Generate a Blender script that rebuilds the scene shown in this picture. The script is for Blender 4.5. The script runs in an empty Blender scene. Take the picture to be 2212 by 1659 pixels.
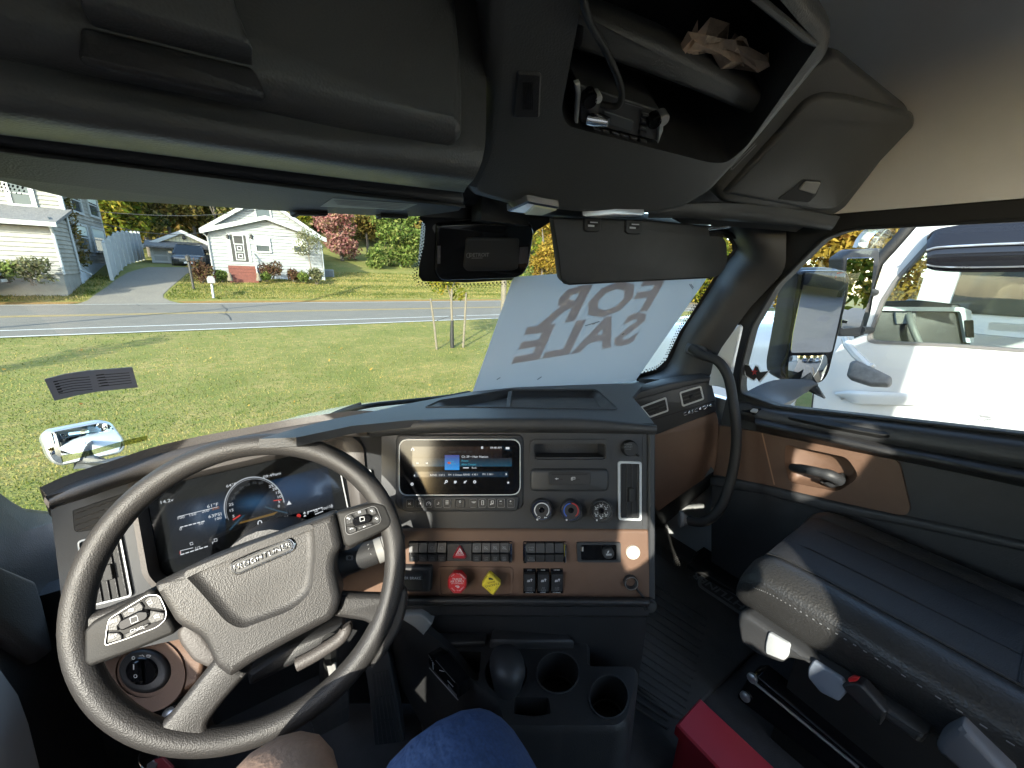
import bpy, bmesh, math, random
from math import sin, cos, pi, radians, sqrt, atan2
from mathutils import Vector, Matrix
from mathutils.geometry import tessellate_polygon
random.seed(7)
scene = bpy.context.scene
COL = scene.collection

# ------------------------------------------------------------------ camera
YAW, PIT, ROL = radians(35), radians(16), radians(2.2)
EYE = Vector((0, 0, 2.5))
FW = Vector((sin(YAW)*cos(PIT), cos(YAW)*cos(PIT), -sin(PIT)))
_r0 = Vector((cos(YAW), -sin(YAW), 0)); _u0 = _r0.cross(FW)
RT = _r0*cos(ROL) + _u0*sin(ROL); UP = -_r0*sin(ROL) + _u0*cos(ROL)
FPX, PCX, PCY = 831.0, 1106.0, 829.5
cd = bpy.data.cameras.new('camera'); cam = bpy.data.objects.new('camera', cd); COL.objects.link(cam)
cd.sensor_width = 36; cd.lens = 36*FPX/2212; cd.clip_start = 0.01; cd.clip_end = 600
cam.matrix_world = Matrix(((RT.x, UP.x, -FW.x, EYE.x), (RT.y, UP.y, -FW.y, EYE.y), (RT.z, UP.z, -FW.z, EYE.z), (0, 0, 0, 1)))
scene.camera = cam

# ------------------------------------------------------------------ light
SAZ, SEL = radians(47), radians(24)          # travel direction of the sunlight
SUN = Vector((sin(SAZ)*cos(SEL), cos(SAZ)*cos(SEL), -sin(SEL)))
world = bpy.data.worlds.new('World'); scene.world = world; world.use_nodes = True
wn = world.node_tree.nodes; wl = world.node_tree.links
sky = wn.new('ShaderNodeTexSky'); sky.sky_type = 'NISHITA'; sky.sun_disc = False
sky.sun_elevation = SEL; sky.sun_rotation = SAZ + pi; sky.dust_density = 1.0
wn['Background'].inputs['Strength'].default_value = 0.15
wl.new(sky.outputs[0], wn['Background'].inputs['Color'])
sd = bpy.data.lights.new('sun', 'SUN'); sd.energy = 2.2; sd.angle = radians(0.53); sd.color = (1, 0.93, 0.82)
so = bpy.data.objects.new('sun', sd); COL.objects.link(so)
so.rotation_euler = SUN.to_track_quat('-Z', 'Y').to_euler(); so.location = (-20, -20, 30)
scene.view_settings.view_transform = 'Standard'; scene.view_settings.look = 'None'
scene.view_settings.exposure = 2.65; scene.view_settings.gamma = 1.0
try: scene.view_settings.use_curve_mapping = False
except Exception: pass
scene.render.engine = 'CYCLES'
cy = scene.cycles
cy.max_bounces = 9; cy.diffuse_bounces = 5; cy.glossy_bounces = 4; cy.transmission_bounces = 6; cy.transparent_max_bounces = 24
cy.caustics_reflective = False; cy.caustics_refractive = False; cy.sample_clamp_indirect = 6
cy.use_denoising = True
try: cy.denoiser = 'OPENIMAGEDENOISE'
except Exception: pass

# ------------------------------------------------------------------ photograph geometry -> world
K = 0.8641
def crop(x0, y0, s): return lambda x, y: ((x0 + x/s)*K, (y0 + y/s)*K)
cA = crop(0, 400, 2.572); cB = crop(760, 440, 3.456); cD = crop(1160, 500, 2.765); cE = crop(1760, 500, 2.765)
cF = crop(1260, 0, 2.011); cG = crop(0, 0, 1.7556); cH = crop(0, 1020, 3.606); cI = crop(340, 1100, 3.072)
cJ = crop(960, 1040, 3.253); cK = crop(960, 1480, 3.16); cL = crop(1560, 900, 2.765); cM = crop(1560, 1320, 2.212)
cN = crop(0, 1440, 2.212); cP = crop(780, 1560, 4.609)
def pp(c, pts): return [c(*p) for p in pts]
def ray(x, y): return FW + RT*((x-PCX)/FPX) - UP*((y-PCY)/FPX)
def oX(x, y, v): d = ray(x, y); return EYE + d*((v-EYE.x)/d.x)
def oY(x, y, v): d = ray(x, y); return EYE + d*((v-EYE.y)/d.y)
def oZ(x, y, v): d = ray(x, y); return EYE + d*((v-EYE.z)/d.z)
def oD(x, y, v): return EYE + ray(x, y)*v
class Frame:
    """a real plane in the cab; at() gives its points"""
    def __init__(s, o, n):
        s.o = Vector(o); s.n = Vector(n).normalized()
        if s.n.dot(EYE - s.o) < 0: s.n = -s.n
    def at(s, x, y, h=0.0):
        d = ray(x, y); return EYE + d*((s.o-EYE).dot(s.n)/d.dot(s.n)) + s.n*h
    def pts(s, px, h=0.0): return [s.at(x, y, h) for x, y in px]
    def off(s, h): return Frame(s.o + s.n*h, s.n)
def F3(a, b, c): return Frame(a, (b-a).cross(c-a))

# ------------------------------------------------------------------ 2D helpers
def rquad(q, r, n=4):
    """rounded polygon through corners q (any polygon), radius r"""
    out = []; N = len(q)
    for i in range(N):
        p = Vector(q[i]); a = Vector(q[i-1]) - p; b = Vector(q[(i+1) % N]) - p
        rr = min(r if not isinstance(r, (list, tuple)) else r[i], a.length*.45, b.length*.45)
        if rr < 1e-6: out.append(tuple(p)); continue
        A = p + a.normalized()*rr; B = p + b.normalized()*rr
        for k in range(n+1):
            t = k/n; out.append(tuple(A*(1-t)**2 + p*2*t*(1-t) + B*t*t))
    return out
def rect(x0, y0, x1, y1, r=0, n=4): return rquad([(x0, y0), (x1, y0), (x1, y1), (x0, y1)], r, n) if r else [(x0, y0), (x1, y0), (x1, y1), (x0, y1)]
def ell(x, y, rx, ry=None, n=28, a0=0):
    ry = rx if ry is None else ry
    return [(x + rx*cos(a0 + 2*pi*k/n), y + ry*sin(a0 + 2*pi*k/n)) for k in range(n)]
def dense(P, step=5):
    out = []
    for i in range(len(P)):
        a, b = Vector(P[i]), Vector(P[(i+1) % len(P)]); n = max(1, int((b-a).length/step))
        out += [tuple(a.lerp(b, k/n)) for k in range(n)]
    return out
def arc(x, y, r, a0, a1, n=16, ry=None):
    ry = ry or r
    return [(x + r*cos(radians(a0+(a1-a0)*k/n)), y - ry*sin(radians(a0+(a1-a0)*k/n))) for k in range(n+1)]
def cr(P, n):
    """Catmull-Rom through P (Vectors or tuples), n steps per span"""
    P = [Vector(p) for p in P]; out = []
    for i in range(len(P)-1):
        p0 = P[i-1] if i else P[0]*2 - P[1]; p1 = P[i]; p2 = P[i+1]; p3 = P[i+2] if i+2 < len(P) else P[-1]*2 - P[-2]
        for k in range(n):
            t = k/n; out.append(0.5*((2*p1) + (p2-p0)*t + (2*p0-5*p1+4*p2-p3)*t*t + (3*p1-p0-3*p2+p3)*t**3))
    out.append(P[-1].copy()); return out

# ------------------------------------------------------------------ mesh builder
class MB:
    def __init__(s): s.v = []; s.f = []
    def add(s, v, f):
        b = len(s.v); s.v += [Vector(p) for p in v]; s.f += [tuple(i+b for i in q) for q in f]; return s
    def ringstack(s, rings, cap0=True, cap1=True):
        n = len(rings[0]); b = len(s.v)
        for r in rings: s.v += [Vector(p) for p in r]
        for k in range(len(rings)-1):
            for i in range(n):
                j = (i+1) % n; s.f.append((b+k*n+i, b+k*n+j, b+(k+1)*n+j, b+(k+1)*n+i))
        for c, base in ((cap0, b), (cap1, b+(len(rings)-1)*n)):
            if c:
                t = tessellate_polygon([[s.v[base+i] for i in range(n)]])
                s.f += [tuple(base+i for i in q) for q in t]
        return s
    def pad(s, fr, px, h1, h0=0.0, ch=0.0, back=True):
        """prism on frame fr over outline px from h0 to h1 with chamfered top edge ch (metres)"""
        P = [fr.at(x, y, 0) for x, y in px]; n = fr.n
        if ch <= 0: return s.ringstack([[p+n*h0 for p in P], [p+n*h1 for p in P]], back, True)
        N = len(P); ins = []
        area = sum((P[i].cross(P[(i+1) % N])).dot(n) for i in range(N)); sg = 1 if area > 0 else -1
        for i in range(N):
            a = (P[i]-P[i-1]); b = (P[(i+1) % N]-P[i])
            a = a.normalized() if a.length > 1e-9 else b.normalized(); b = b.normalized() if b.length > 1e-9 else a
            m = (n.cross(a)+n.cross(b)); m = m.normalized() if m.length > 1e-6 else n.cross(a)
            k = max(.4, m.dot(n.cross(a))); ins.append(P[i] + m*(sg*ch/k))
        if ch > .0035:
            mid = [P[i]*.3+ins[i]*.7 for i in range(N)]; mid0 = [P[i]*.7+ins[i]*.3 for i in range(N)]
            return s.ringstack([[p+n*h0 for p in P], [p+n*(h1-ch*(1 if h1 > h0 else -1)) for p in P], [p+n*(h1-ch*.45*(1 if h1 > h0 else -1)) for p in mid0],
                                [p+n*(h1-ch*.1*(1 if h1 > h0 else -1)) for p in mid], [p+n*h1 for p in ins]], back, True)
        return s.ringstack([[p+n*h0 for p in P], [p+n*(h1-ch*(1 if h1 > h0 else -1)) for p in P], [p+n*h1 for p in ins]], back, True)
    def plate(s, fr, outer, holes, h1, h0):
        """flat plate with holes, with walls"""
        loops = [outer]+list(holes); fl = [(x, y) for l in loops for x, y in l]
        top = [fr.at(x, y, h1) for x, y in fl]; bot = [fr.at(x, y, h0) for x, y in fl]
        t = tessellate_polygon([[fr.at(x, y, h1) for x, y in l] for l in loops])
        b = len(s.v); s.v += top; s.v += bot; m = len(top)
        s.f += [tuple(b+i for i in q) for q in t]; s.f += [tuple(b+m+i for i in reversed(q)) for q in t]
        k = 0
        for l in loops:
            n = len(l)
            for i in range(n):
                j = (i+1) % n; s.f.append((b+k+i, b+k+j, b+m+k+j, b+m+k+i))
            k += n
        return s
    def ring(s, fr, outer, inner, h1, h0=0.0):
        """frame between two outlines with the same number of points"""
        n = len(outer); O1 = fr.pts(outer, h1); I1 = fr.pts(inner, h1); O0 = fr.pts(outer, h0); I0 = fr.pts(inner, h0)
        b = len(s.v); s.v += O1+I1+O0+I0
        for i in range(n):
            j = (i+1) % n
            s.f += [(b+i, b+j, b+n+j, b+n+i), (b+i, b+2*n+i, b+2*n+j, b+j), (b+n+i, b+n+j, b+3*n+j, b+3*n+i), (b+2*n+i, b+3*n+i, b+3*n+j, b+2*n+j)]
        return s
    def well(s, fr, px, depth, taper=0.0):
        """open box sunk below the frame (walls and floor)"""
        P = fr.pts(px, 0); c = sum(P, Vector())/len(P)
        Q = [p + (c-p)*taper - fr.n*depth for p in P]
        return s.ringstack([P, Q], False, True)
    def tube(s, path, r, n=10, closed=False):
        path = [Vector(p) for p in path]; rings = []; N = len(path); up = None
        for i, p in enumerate(path):
            if closed: t = path[(i+1) % N]-path[i-1]
            else: t = path[min(i+1, N-1)]-path[max(i-1, 0)]
            t.normalize()
            if up is None:
                up = t.orthogonal().normalized()
            else:
                up = (up - t*up.dot(t)); up = up.normalized() if up.length > 1e-6 else t.orthogonal().normalized()
            w = t.cross(up); rr = r[i] if isinstance(r, (list, tuple)) else r
            rings.append([p + (up*cos(2*pi*k/n) + w*sin(2*pi*k/n))*rr for k in range(n)])
        if closed: rings.append(rings[0]); return s.ringstack(rings, False, False)
        return s.ringstack(rings)
    def box(s, c, sx, sy, sz, ax=None):
        c = Vector(c); X, Y, Z = ax or (Vector((1, 0, 0)), Vector((0, 1, 0)), Vector((0, 0, 1)))
        v = [c + X*(sx/2*i) + Y*(sy/2*j) + Z*(sz/2*k) for k in (-1, 1) for i, j in ((-1, -1), (1, -1), (1, 1), (-1, 1))]
        return s.add(v, [(0, 1, 2, 3), (4, 5, 6, 7), (0, 1, 5, 4), (1, 2, 6, 5), (2, 3, 7, 6), (3, 0, 4, 7)])
    def box2(s, a, b):
        a = Vector(a); b = Vector(b); return s.box((a+b)/2, abs(b.x-a.x), abs(b.y-a.y), abs(b.z-a.z))
    def lathe(s, c, ax, prof, n=24):
        """prof: list of (radius, height along ax)"""
        c = Vector(c); ax = Vector(ax).normalized(); u = ax.orthogonal().normalized(); w = ax.cross(u)
        return s.ringstack([[c + ax*h + (u*cos(2*pi*k/n) + w*sin(2*pi*k/n))*max(r, 1e-4) for k in range(n)] for r, h in prof])
    def grid(s, rows, wrap=False):
        b = len(s.v); n = len(rows[0])
        for r in rows: s.v += [Vector(p) for p in r]
        for k in range(len(rows)-1):
            for i in range(n if wrap else n-1):
                j = (i+1) % n; s.f.append((b+k*n+i, b+k*n+j, b+(k+1)*n+j, b+(k+1)*n+i))
        return s
    def shell(s, rows, t, nu=1, nv=1, away=None):
        """smooth loft through rows of 3D points, given thickness t away from the cabin"""
        R = [cr(r, nu) if nu > 1 else [Vector(p) for p in r] for r in rows]
        if nv > 1:
            cols = [cr([r[i] for r in R], nv) for i in range(len(R[0]))]; R = [[c[k] for c in cols] for k in range(len(cols[0]))]
        m, n = len(R), len(R[0]); B = []
        for k in range(m):
            row = []
            for i in range(n):
                du = R[k][min(i+1, n-1)]-R[k][max(i-1, 0)]; dv = R[min(k+1, m-1)][i]-R[max(k-1, 0)][i]
                nn = du.cross(dv); nn = nn.normalized() if nn.length > 1e-9 else (R[k][i]-EYE).normalized()
                ref = (R[k][i]-EYE) if away is None else away
                if nn.dot(ref) < 0: nn = -nn
                row.append(R[k][i] + nn*t)
            B.append(row)
        b = len(s.v); s.grid(R); b2 = len(s.v); s.grid(B)
        edge = [(0, i) for i in range(n)] + [(k, n-1) for k in range(1, m)] + [(m-1, i) for i in range(n-2, -1, -1)] + [(k, 0) for k in range(m-2, 0, -1)]
        for q in range(len(edge)):
            a = edge[q]; c = edge[(q+1) % len(edge)]; ia = a[0]*n+a[1]; ic = c[0]*n+c[1]
            s.f.append((b+ia, b+ic, b2+ic, b2+ia))
        return s
    def strokes(s, fr, lines, w, h=.0006, closed=False):
        """flat printed strokes (px polylines) of px width w on a frame"""
        for L in lines:
            pts = [Vector(p) for p in L]; N = len(pts)
            lo, hi = [], []
            for i in range(N):
                d = pts[min(i+1, N-1)]-pts[max(i-1, 0)]
                if d.length < 1e-9: d = Vector((1, 0))
                d.normalize(); nn = Vector((-d.y, d.x))*(w/2)
                lo.append(fr.at(*(pts[i]-nn), h)); hi.append(fr.at(*(pts[i]+nn), h))
            s.grid([lo, hi])
        return s
    def flat(s, fr, px, h=.0006):
        P = fr.pts(px, h); b = len(s.v); s.v += P; s.f += [tuple(b+i for i in q) for q in tessellate_polygon([P])]; return s
    def build(s, name, mat, parent=None, smooth=35, kind=None, recalc=True):
        o = mkobj(name, s.v, s.f, mat, parent, smooth, recalc)
        if kind: o['kind'] = kind
        return o

BASE = {}
def mkobj(name, v, f, mat, parent=None, smooth=35, recalc=True):
    L = BASE.get(parent.name, Vector()) if parent else Vector()
    me = bpy.data.meshes.new(name); me.from_pydata([tuple(p-L) for p in v], [], f)
    if recalc:
        bm = bmesh.new(); bm.from_mesh(me); bmesh.ops.recalc_face_normals(bm, faces=bm.faces); bm.to_mesh(me); bm.free()
    if smooth:
        me.shade_smooth()
        if smooth < 180: me.set_sharp_from_angle(angle=radians(smooth))
    if mat: me.materials.append(mat)
    o = bpy.data.objects.new(name, me); COL.objects.link(o)
    if parent: o.parent = parent; BASE[o.name] = L
    return o
def thing(name, label, cat, loc=(0, 0, 0), group=None):
    o = bpy.data.objects.new(name, None); COL.objects.link(o); o.location = loc; o.empty_display_size = .1
    o['label'] = label; o['category'] = cat
    if group: o['group'] = group
    BASE[o.name] = Vector(loc); return o
def tag(o, label, cat, group=None):
    o['label'] = label; o['category'] = cat
    if group: o['group'] = group
    return o
def dup(root, loc, label=None):
    r = root.copy(); COL.objects.link(r); r.location = loc; BASE[r.name] = Vector(loc)
    if label: r['label'] = label
    for c in list(root.children):
        a = c.copy(); COL.objects.link(a); a.parent = r
        for g in list(c.children):
            b = g.copy(); COL.objects.link(b); b.parent = a
    return r
def text(name, s, fr, x, y, hpx, mat, parent, d=(1, 0), h=.0008, ext=0.0, mirror=False, align='CENTER', bold=0.0, sx=1.0, shear=0.0, track=1.0, upd=None):
    """lettering lying on a frame: centre px (x,y), letter height hpx, reading direction d (px)"""
    cu = bpy.data.curves.new(name, 'FONT'); cu.body = s; cu.size = 1; cu.align_x = align; cu.align_y = 'CENTER'
    cu.resolution_u = 2; cu.extrude = 0; cu.offset = bold; cu.shear = shear; cu.space_character = track
    t = bpy.data.objects.new(name, cu); COL.objects.link(t)
    dg = bpy.context.evaluated_depsgraph_get(); me = bpy.data.meshes.new_from_object(t.evaluated_get(dg)); me.name = name
    bpy.data.objects.remove(t); bpy.data.curves.remove(cu)
    o0 = fr.at(x, y, h); dd = Vector(d).normalized()
    ex = fr.at(x+dd.x*4, y+dd.y*4, h)-o0; ex.normalize(); ey = fr.n.cross(ex).normalized()
    hm = (fr.at(x+dd.y*hpx, y-dd.x*hpx, h)-o0).length/.72
    if upd: ey = (fr.at(x+upd[0]*4, y+upd[1]*4, h)-o0).normalized()
    if mirror: ex = -ex
    L = BASE.get(parent.name, Vector()) if parent else Vector()
    for vv in me.vertices: vv.co = o0 + ex*(vv.co.x*hm*sx) + ey*(vv.co.y*hm) + fr.n*(ext if vv.co.z > 1e-5 else 0) - L
    if ext:
        bm = bmesh.new(); bm.from_mesh(me); r = bmesh.ops.extrude_face_region(bm, geom=bm.faces[:])
        for e in r['geom']:
            if isinstance(e, bmesh.types.BMVert): e.co += fr.n*ext
        bmesh.ops.recalc_face_normals(bm, faces=bm.faces); bm.to_mesh(me); bm.free()
    me.materials.clear(); me.materials.append(mat)
    o = bpy.data.objects.new(name, me); COL.objects.link(o)
    if parent: o.parent = parent; BASE[o.name] = L
    return o

# ------------------------------------------------------------------ materials
def _new(name):
    m = bpy.data.materials.new(name); m.use_nodes = True; nt = m.node_tree
    return m, nt, nt.nodes, nt.links, nt.nodes['Principled BSDF']
def mat(name, col, rough=.5, metal=0., spec=.5, grain=None, var=None, coat=0., emis=None, sheen=0., dust=0., rvar=0., stretch=None):
    """grain=(scale,strength,kind) fine relief; var=(scale,amount) colour variation; rvar roughness variation"""
    m, nt, N, Lk, P = _new(name)
    c = (*col, 1); P.inputs['Base Color'].default_value = c; P.inputs['Roughness'].default_value = rough
    P.inputs['Metallic'].default_value = metal; P.inputs['Specular IOR Level'].default_value = spec
    P.inputs['Coat Weight'].default_value = coat
    if sheen: P.inputs['Sheen Weight'].default_value = sheen
    if emis: P.inputs['Emission Color'].default_value = (*emis[0], 1); P.inputs['Emission Strength'].default_value = emis[1]
    tc = N.new('ShaderNodeTexCoord'); vec = tc.outputs['Object']
    if stretch:
        mp = N.new('ShaderNodeMapping'); mp.inputs['Scale'].default_value = stretch; Lk.new(vec, mp.inputs[0]); vec = mp.outputs[0]
    if var:
        nz = N.new('ShaderNodeTexNoise'); nz.inputs['Scale'].default_value = var[0]; nz.inputs['Detail'].default_value = 6; nz.inputs['Roughness'].default_value = .65
        Lk.new(vec, nz.inputs['Vector'])
        mx = N.new('ShaderNodeMix'); mx.data_type = 'RGBA'
        mx.inputs[6].default_value = (*[x*(1-var[1]) for x in col], 1)
        mx.inputs[7].default_value = (*([min(1, x*(1+var[1])) for x in col] if len(var) < 3 else var[2]), 1)
        rp = N.new('ShaderNodeMapRange'); rp.inputs[1].default_value = .3; rp.inputs[2].default_value = .7
        Lk.new(nz.outputs[0], rp.inputs[0]); Lk.new(rp.outputs[0], mx.inputs[0]); Lk.new(mx.outputs[2], P.inputs['Base Color'])
    if rvar:
        nz = N.new('ShaderNodeTexNoise'); nz.inputs['Scale'].default_value = 9; nz.inputs['Detail'].default_value = 5; Lk.new(tc.outputs['Object'], nz.inputs['Vector'])
        rp = N.new('ShaderNodeMapRange'); rp.inputs[1].default_value = .3; rp.inputs[2].default_value = .7; rp.inputs[3].default_value = max(.02, rough-rvar); rp.inputs[4].default_value = min(1, rough+rvar)
        Lk.new(nz.outputs[0], rp.inputs[0]); Lk.new(rp.outputs[0], P.inputs['Roughness'])
    if grain:
        kind = grain[2] if len(grain) > 2 else 'noise'
        if kind == 'voro':
            nz = N.new('ShaderNodeTexVoronoi'); nz.feature = 'SMOOTH_F1'; nz.inputs['Scale'].default_value = grain[0]; nz.inputs['Smoothness'].default_value = .35
        else:
            nz = N.new('ShaderNodeTexNoise'); nz.inputs['Scale'].default_value = grain[0]; nz.inputs['Detail'].default_value = 3
        Lk.new(vec, nz.inputs['Vector'])
        bp = N.new('ShaderNodeBump'); bp.inputs['Strength'].default_value = grain[1]; bp.inputs['Distance'].default_value = .35/grain[0]
        Lk.new(nz.outputs[0], bp.inputs['Height']); Lk.new(bp.outputs[0], P.inputs['Normal'])
    return m
def glassmat(name, tint=(.93, .96, .95), refl=1.0, rough=0.0, ior=1.45):
    """thin pane: clear transmission plus surface reflection"""
    m, nt, N, Lk, P = _new(name); N.remove(P); out = N['Material Output']
    t = N.new('ShaderNodeBsdfTransparent'); t.inputs[0].default_value = (*tint, 1)
    g = N.new('ShaderNodeBsdfGlossy'); g.inputs['Roughness'].default_value = rough; g.inputs[0].default_value = (refl, refl, refl, 1)
    lw = N.new('ShaderNodeLayerWeight'); lw.inputs[0].default_value = .5
    pw = N.new('ShaderNodeMath'); pw.operation = 'POWER'; pw.inputs[1].default_value = 5; Lk.new(lw.outputs['Facing'], pw.inputs[0])
    ma = N.new('ShaderNodeMath'); ma.operation = 'MULTIPLY_ADD'; ma.inputs[1].default_value = .9; ma.inputs[2].default_value = .022; Lk.new(pw.outputs[0], ma.inputs[0])
    mx = N.new('ShaderNodeMixShader'); Lk.new(ma.outputs[0], mx.inputs[0]); Lk.new(t.outputs[0], mx.inputs[1]); Lk.new(g.outputs[0], mx.inputs[2]); Lk.new(mx.outputs[0], out.inputs[0])
    return m
def emat(name, col, e, base=(.01, .01, .01), rough=.12):
    return mat(name, base, rough, emis=(col, e*.15))
GR = (420, .35, 'voro')
m_dash = mat('charcoal_plastic', (.036, .037, .039), .52, grain=GR, var=(14, .12))
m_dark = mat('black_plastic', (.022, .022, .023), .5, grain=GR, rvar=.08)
m_panel = mat('graphite_panel_plastic', (.026, .0275, .030), .48, grain=(700, .15, 'voro'), rvar=.06)
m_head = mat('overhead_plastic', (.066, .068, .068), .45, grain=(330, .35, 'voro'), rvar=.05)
m_wheel = mat('steering_wheel_vinyl', (.026, .0245, .0238), .5, spec=.4, grain=(540, .6, 'voro'), rvar=.07)
m_taupe = mat('taupe_soft_plastic', (.062, .056, .053), .55, grain=(420, .4, 'voro'))
m_tan = mat('tan_brown_vinyl', (.128, .074, .048), .55, grain=(500, .3, 'voro'), var=(20, .06))
m_gloss = mat('gloss_black', (.006, .006, .007), .12, spec=.28, rvar=.04)
m_hole = mat('recess_black', (.006, .006, .006), .6)
m_chrome = mat('chrome', (.82, .83, .84), .09, metal=1)
m_silver = mat('satin_silver', (.55, .56, .57), .32, metal=.85, rvar=.05)
m_satin = mat('satin_white_trim', (.48, .50, .51), .38, metal=.2)
m_grey = mat('light_grey_plastic', (.22, .22, .215), .5, grain=(400, .2, 'voro'))
m_liner = mat('beige_headliner_cloth', (.66, .655, .64), .95, grain=(900, .5), var=(5, .05))
m_rubber = mat('black_rubber', (.011, .011, .011), .62, rvar=.08)
m_mat = mat('ribbed_rubber_mat', (.055, .053, .05), .7, grain=(160, .5, 'voro'), var=(12, .2))
m_carpet = mat('charcoal_floor', (.06, .058, .06), .9, grain=(300, .6), var=(9, .25))
m_leather = mat('black_leather', (.024, .0238, .0235), .42, grain=(220, .5, 'voro'), rvar=.08)
m_perf = mat('seat_insert_cloth', (.021, .021, .022), .6, grain=(420, .9, 'voro'))
m_print = mat('white_print', (.5, .51, .52), .6)
m_dimprint = mat('grey_print', (.17, .175, .18), .6)
m_red = mat('red_plastic', (.42, .018, .022), .35)
m_darkred = mat('dark_red_plastic', (.28, .012, .02), .3)
m_yellow = mat('yellow_plastic', (.62, .47, .03), .45)
m_blueprint = mat('blue_print', (.03, .09, .4), .5)
m_redprint = mat('red_print', (.4, .03, .03), .5)
m_blackprint = mat('black_print', (.01, .01, .01), .6)
m_white = mat('white_truck_paint', (.50, .515, .515), .22, coat=.6, rvar=.05)
m_redbox = mat('red_toolbox_paint', (.46, .022, .045), .42, grain=(500, .15))
m_paper = mat('kraft_paper', (.58, .44, .31), .8, grain=(60, .8), var=(30, .2))
m_glass = glassmat('window_glass')
m_wind = glassmat('windshield_glass', (.92, .96, .93))
m_mirror = mat('mirror_glass', (.86, .88, .9), .0, metal=1)
m_skin = mat('skin', (.42, .27, .19), .5, grain=(160, .5), var=(40, .12))
m_denim = mat('blue_cloth', (.022, .05, .135), .9, grain=(30, .8), var=(300, .25))

# ================================================================== CAB SHELL
def inset(P, n, d):
    N = len(P); sg = 1 if sum((P[i].cross(P[(i+1) % N])).dot(n) for i in range(N)) > 0 else -1; out = []
    for i in range(N):
        a = (P[i]-P[i-1]); b = (P[(i+1) % N]-P[i]); a = a.normalized() if a.length > 1e-9 else b.normalized(); b = b.normalized() if b.length > 1e-9 else a
        m = (n.cross(a)+n.cross(b)); m = m.normalized() if m.length > 1e-6 else n.cross(a)
        out.append(P[i] + m*(sg*d/max(.4, m.dot(n.cross(a)))))
    return out
def round_plate(mb, fr, outer, holes, h, r, back):
    """plate with holes whose outer edge rolls over with radius r down to 'back'"""
    P = fr.pts(outer); n = fr.n; N = len(P)
    rings = [[p+n*h for p in inset(P, n, r)]]
    for k in range(1, 6):
        t = k/5*pi/2; rings.append([p+n*(h-r+r*cos(t)) for p in inset(P, n, r*(1-sin(t)))])
    rings.append([p+n*back for p in P]); mb.ringstack(rings, False, False)
    loops = [rings[0]] + [fr.pts(x, h) for x in holes]; b = len(mb.v)
    for l in loops: mb.v += l
    mb.f += [tuple(b+i for i in q) for q in tessellate_polygon(loops)]
    return mb
def poly_wall(mb, P, t):
    """planar wall polygon(s) [outer, hole...] extruded by vector t"""
    loops = [[Vector(p) for p in l] for l in P]; b = len(mb.v); m = sum(len(l) for l in loops)
    for l in loops: mb.v += l
    for l in loops: mb.v += [p+Vector(t) for p in l]
    for q in tessellate_polygon(loops): mb.f += [tuple(b+i for i in q), tuple(b+m+i for i in reversed(q))]
    k = 0
    for l in loops:
        n = len(l)
        for i in range(n):
            j = (i+1) % n; mb.f.append((b+k+i, b+k+j, b+m+k+j, b+m+k+i))
        k += n
    return mb

FC = Frame(EYE+FW*.82, -FW)                                   # centre stack
XD, XL, YB, ZF = 1.45, -.5, -.9, 1.37                         # passenger door, driver door, rear wall, cab floor
FD = Frame((XD, 0, 2), (-1, 0, 0))

cab = thing('truck_cab', 'dark truck cab interior with beige headliner seen from the driver seat', 'truck cab', (.47, 0, ZF))
# roof and side coves (beige cloth)
prof = [(XD-.01, 2.70), (1.425, 2.86), (1.36, 3.02), (1.2, 3.13), (.9, 3.18), (.47, 3.19), (.05, 3.18), (-.25, 3.13), (-.41, 3.02), (-.475, 2.9), (XL+.01, 2.82)]
rows = [[Vector((x, y, z)) for y in (-.9, -.4, .1, .6, 1.0)] for x, z in prof]
MB().shell(rows, .03, 2, 3, away=None).build('headliner', m_liner, cab, 60)
# rear wall of the day cab: two inferred windows, a third added for light
YS = YB
RWA = [(-.42, YS, 2.34), (-.24, YS, 2.34), (-.175, YS, 2.42), (-.16, YS, 2.5), (-.16, YS, 2.6), (-.19, YS, 2.66), (-.40, YS, 2.66)]
RWB = [(-.005, YS, 2.70), (.04, YS, 2.64), (.13, YS, 2.66), (.19, YS, 2.72), (.215, YS, 2.80), (.17, YS, 2.92), (.04, YS, 2.92), (-.01, YS, 2.85)]
RW_FILL = [(.50, YS, 1.75), (1.36, YS, 1.75), (1.39, YS, 1.78), (1.39, YS, 2.97), (1.36, YS, 3.0), (.54, YS, 3.0), (.50, YS, 2.96)]  # large unseen window, added mainly to brighten the cab
m_sleep = mat('pale_cab_panel', (.72, .70, .66), .85, grain=(500, .3))
W = MB(); poly_wall(W, [[(XL-.04, YB, 1.2), (XD+.04, YB, 1.2), (XD+.04, YB, 3.22), (XL-.04, YB, 3.22)], RWA, RWB, RW_FILL], (0, -.05, 0)); W.build('rear_wall', m_sleep, cab, 0)
for RW in (RWA, RWB, RW_FILL): W = MB(); W.add([Vector(p)+Vector((0, -.03, 0)) for p in RW], [tuple(range(len(RW)))]); W.build('unseen_rear_window', m_glass, cab, 0)
W = MB(); W.box2((XD-.03, YB+.01, 1.3), (XD-.012, -.42, 2.75)); W.build('pillar_panel', m_sleep, cab, 0)
# floor pan and firewall
W = MB(); W.box2((XL-.04, YB, ZF-.06), (XD+.04, 1.25, ZF)); W.build('floor_pan', m_carpet, cab, 0)
W = MB(); W.box2((XL-.04, 1.2, 1.1), (XD+.04, 1.24, 1.86)); W.build('firewall', m_rubber, cab, 0)
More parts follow.
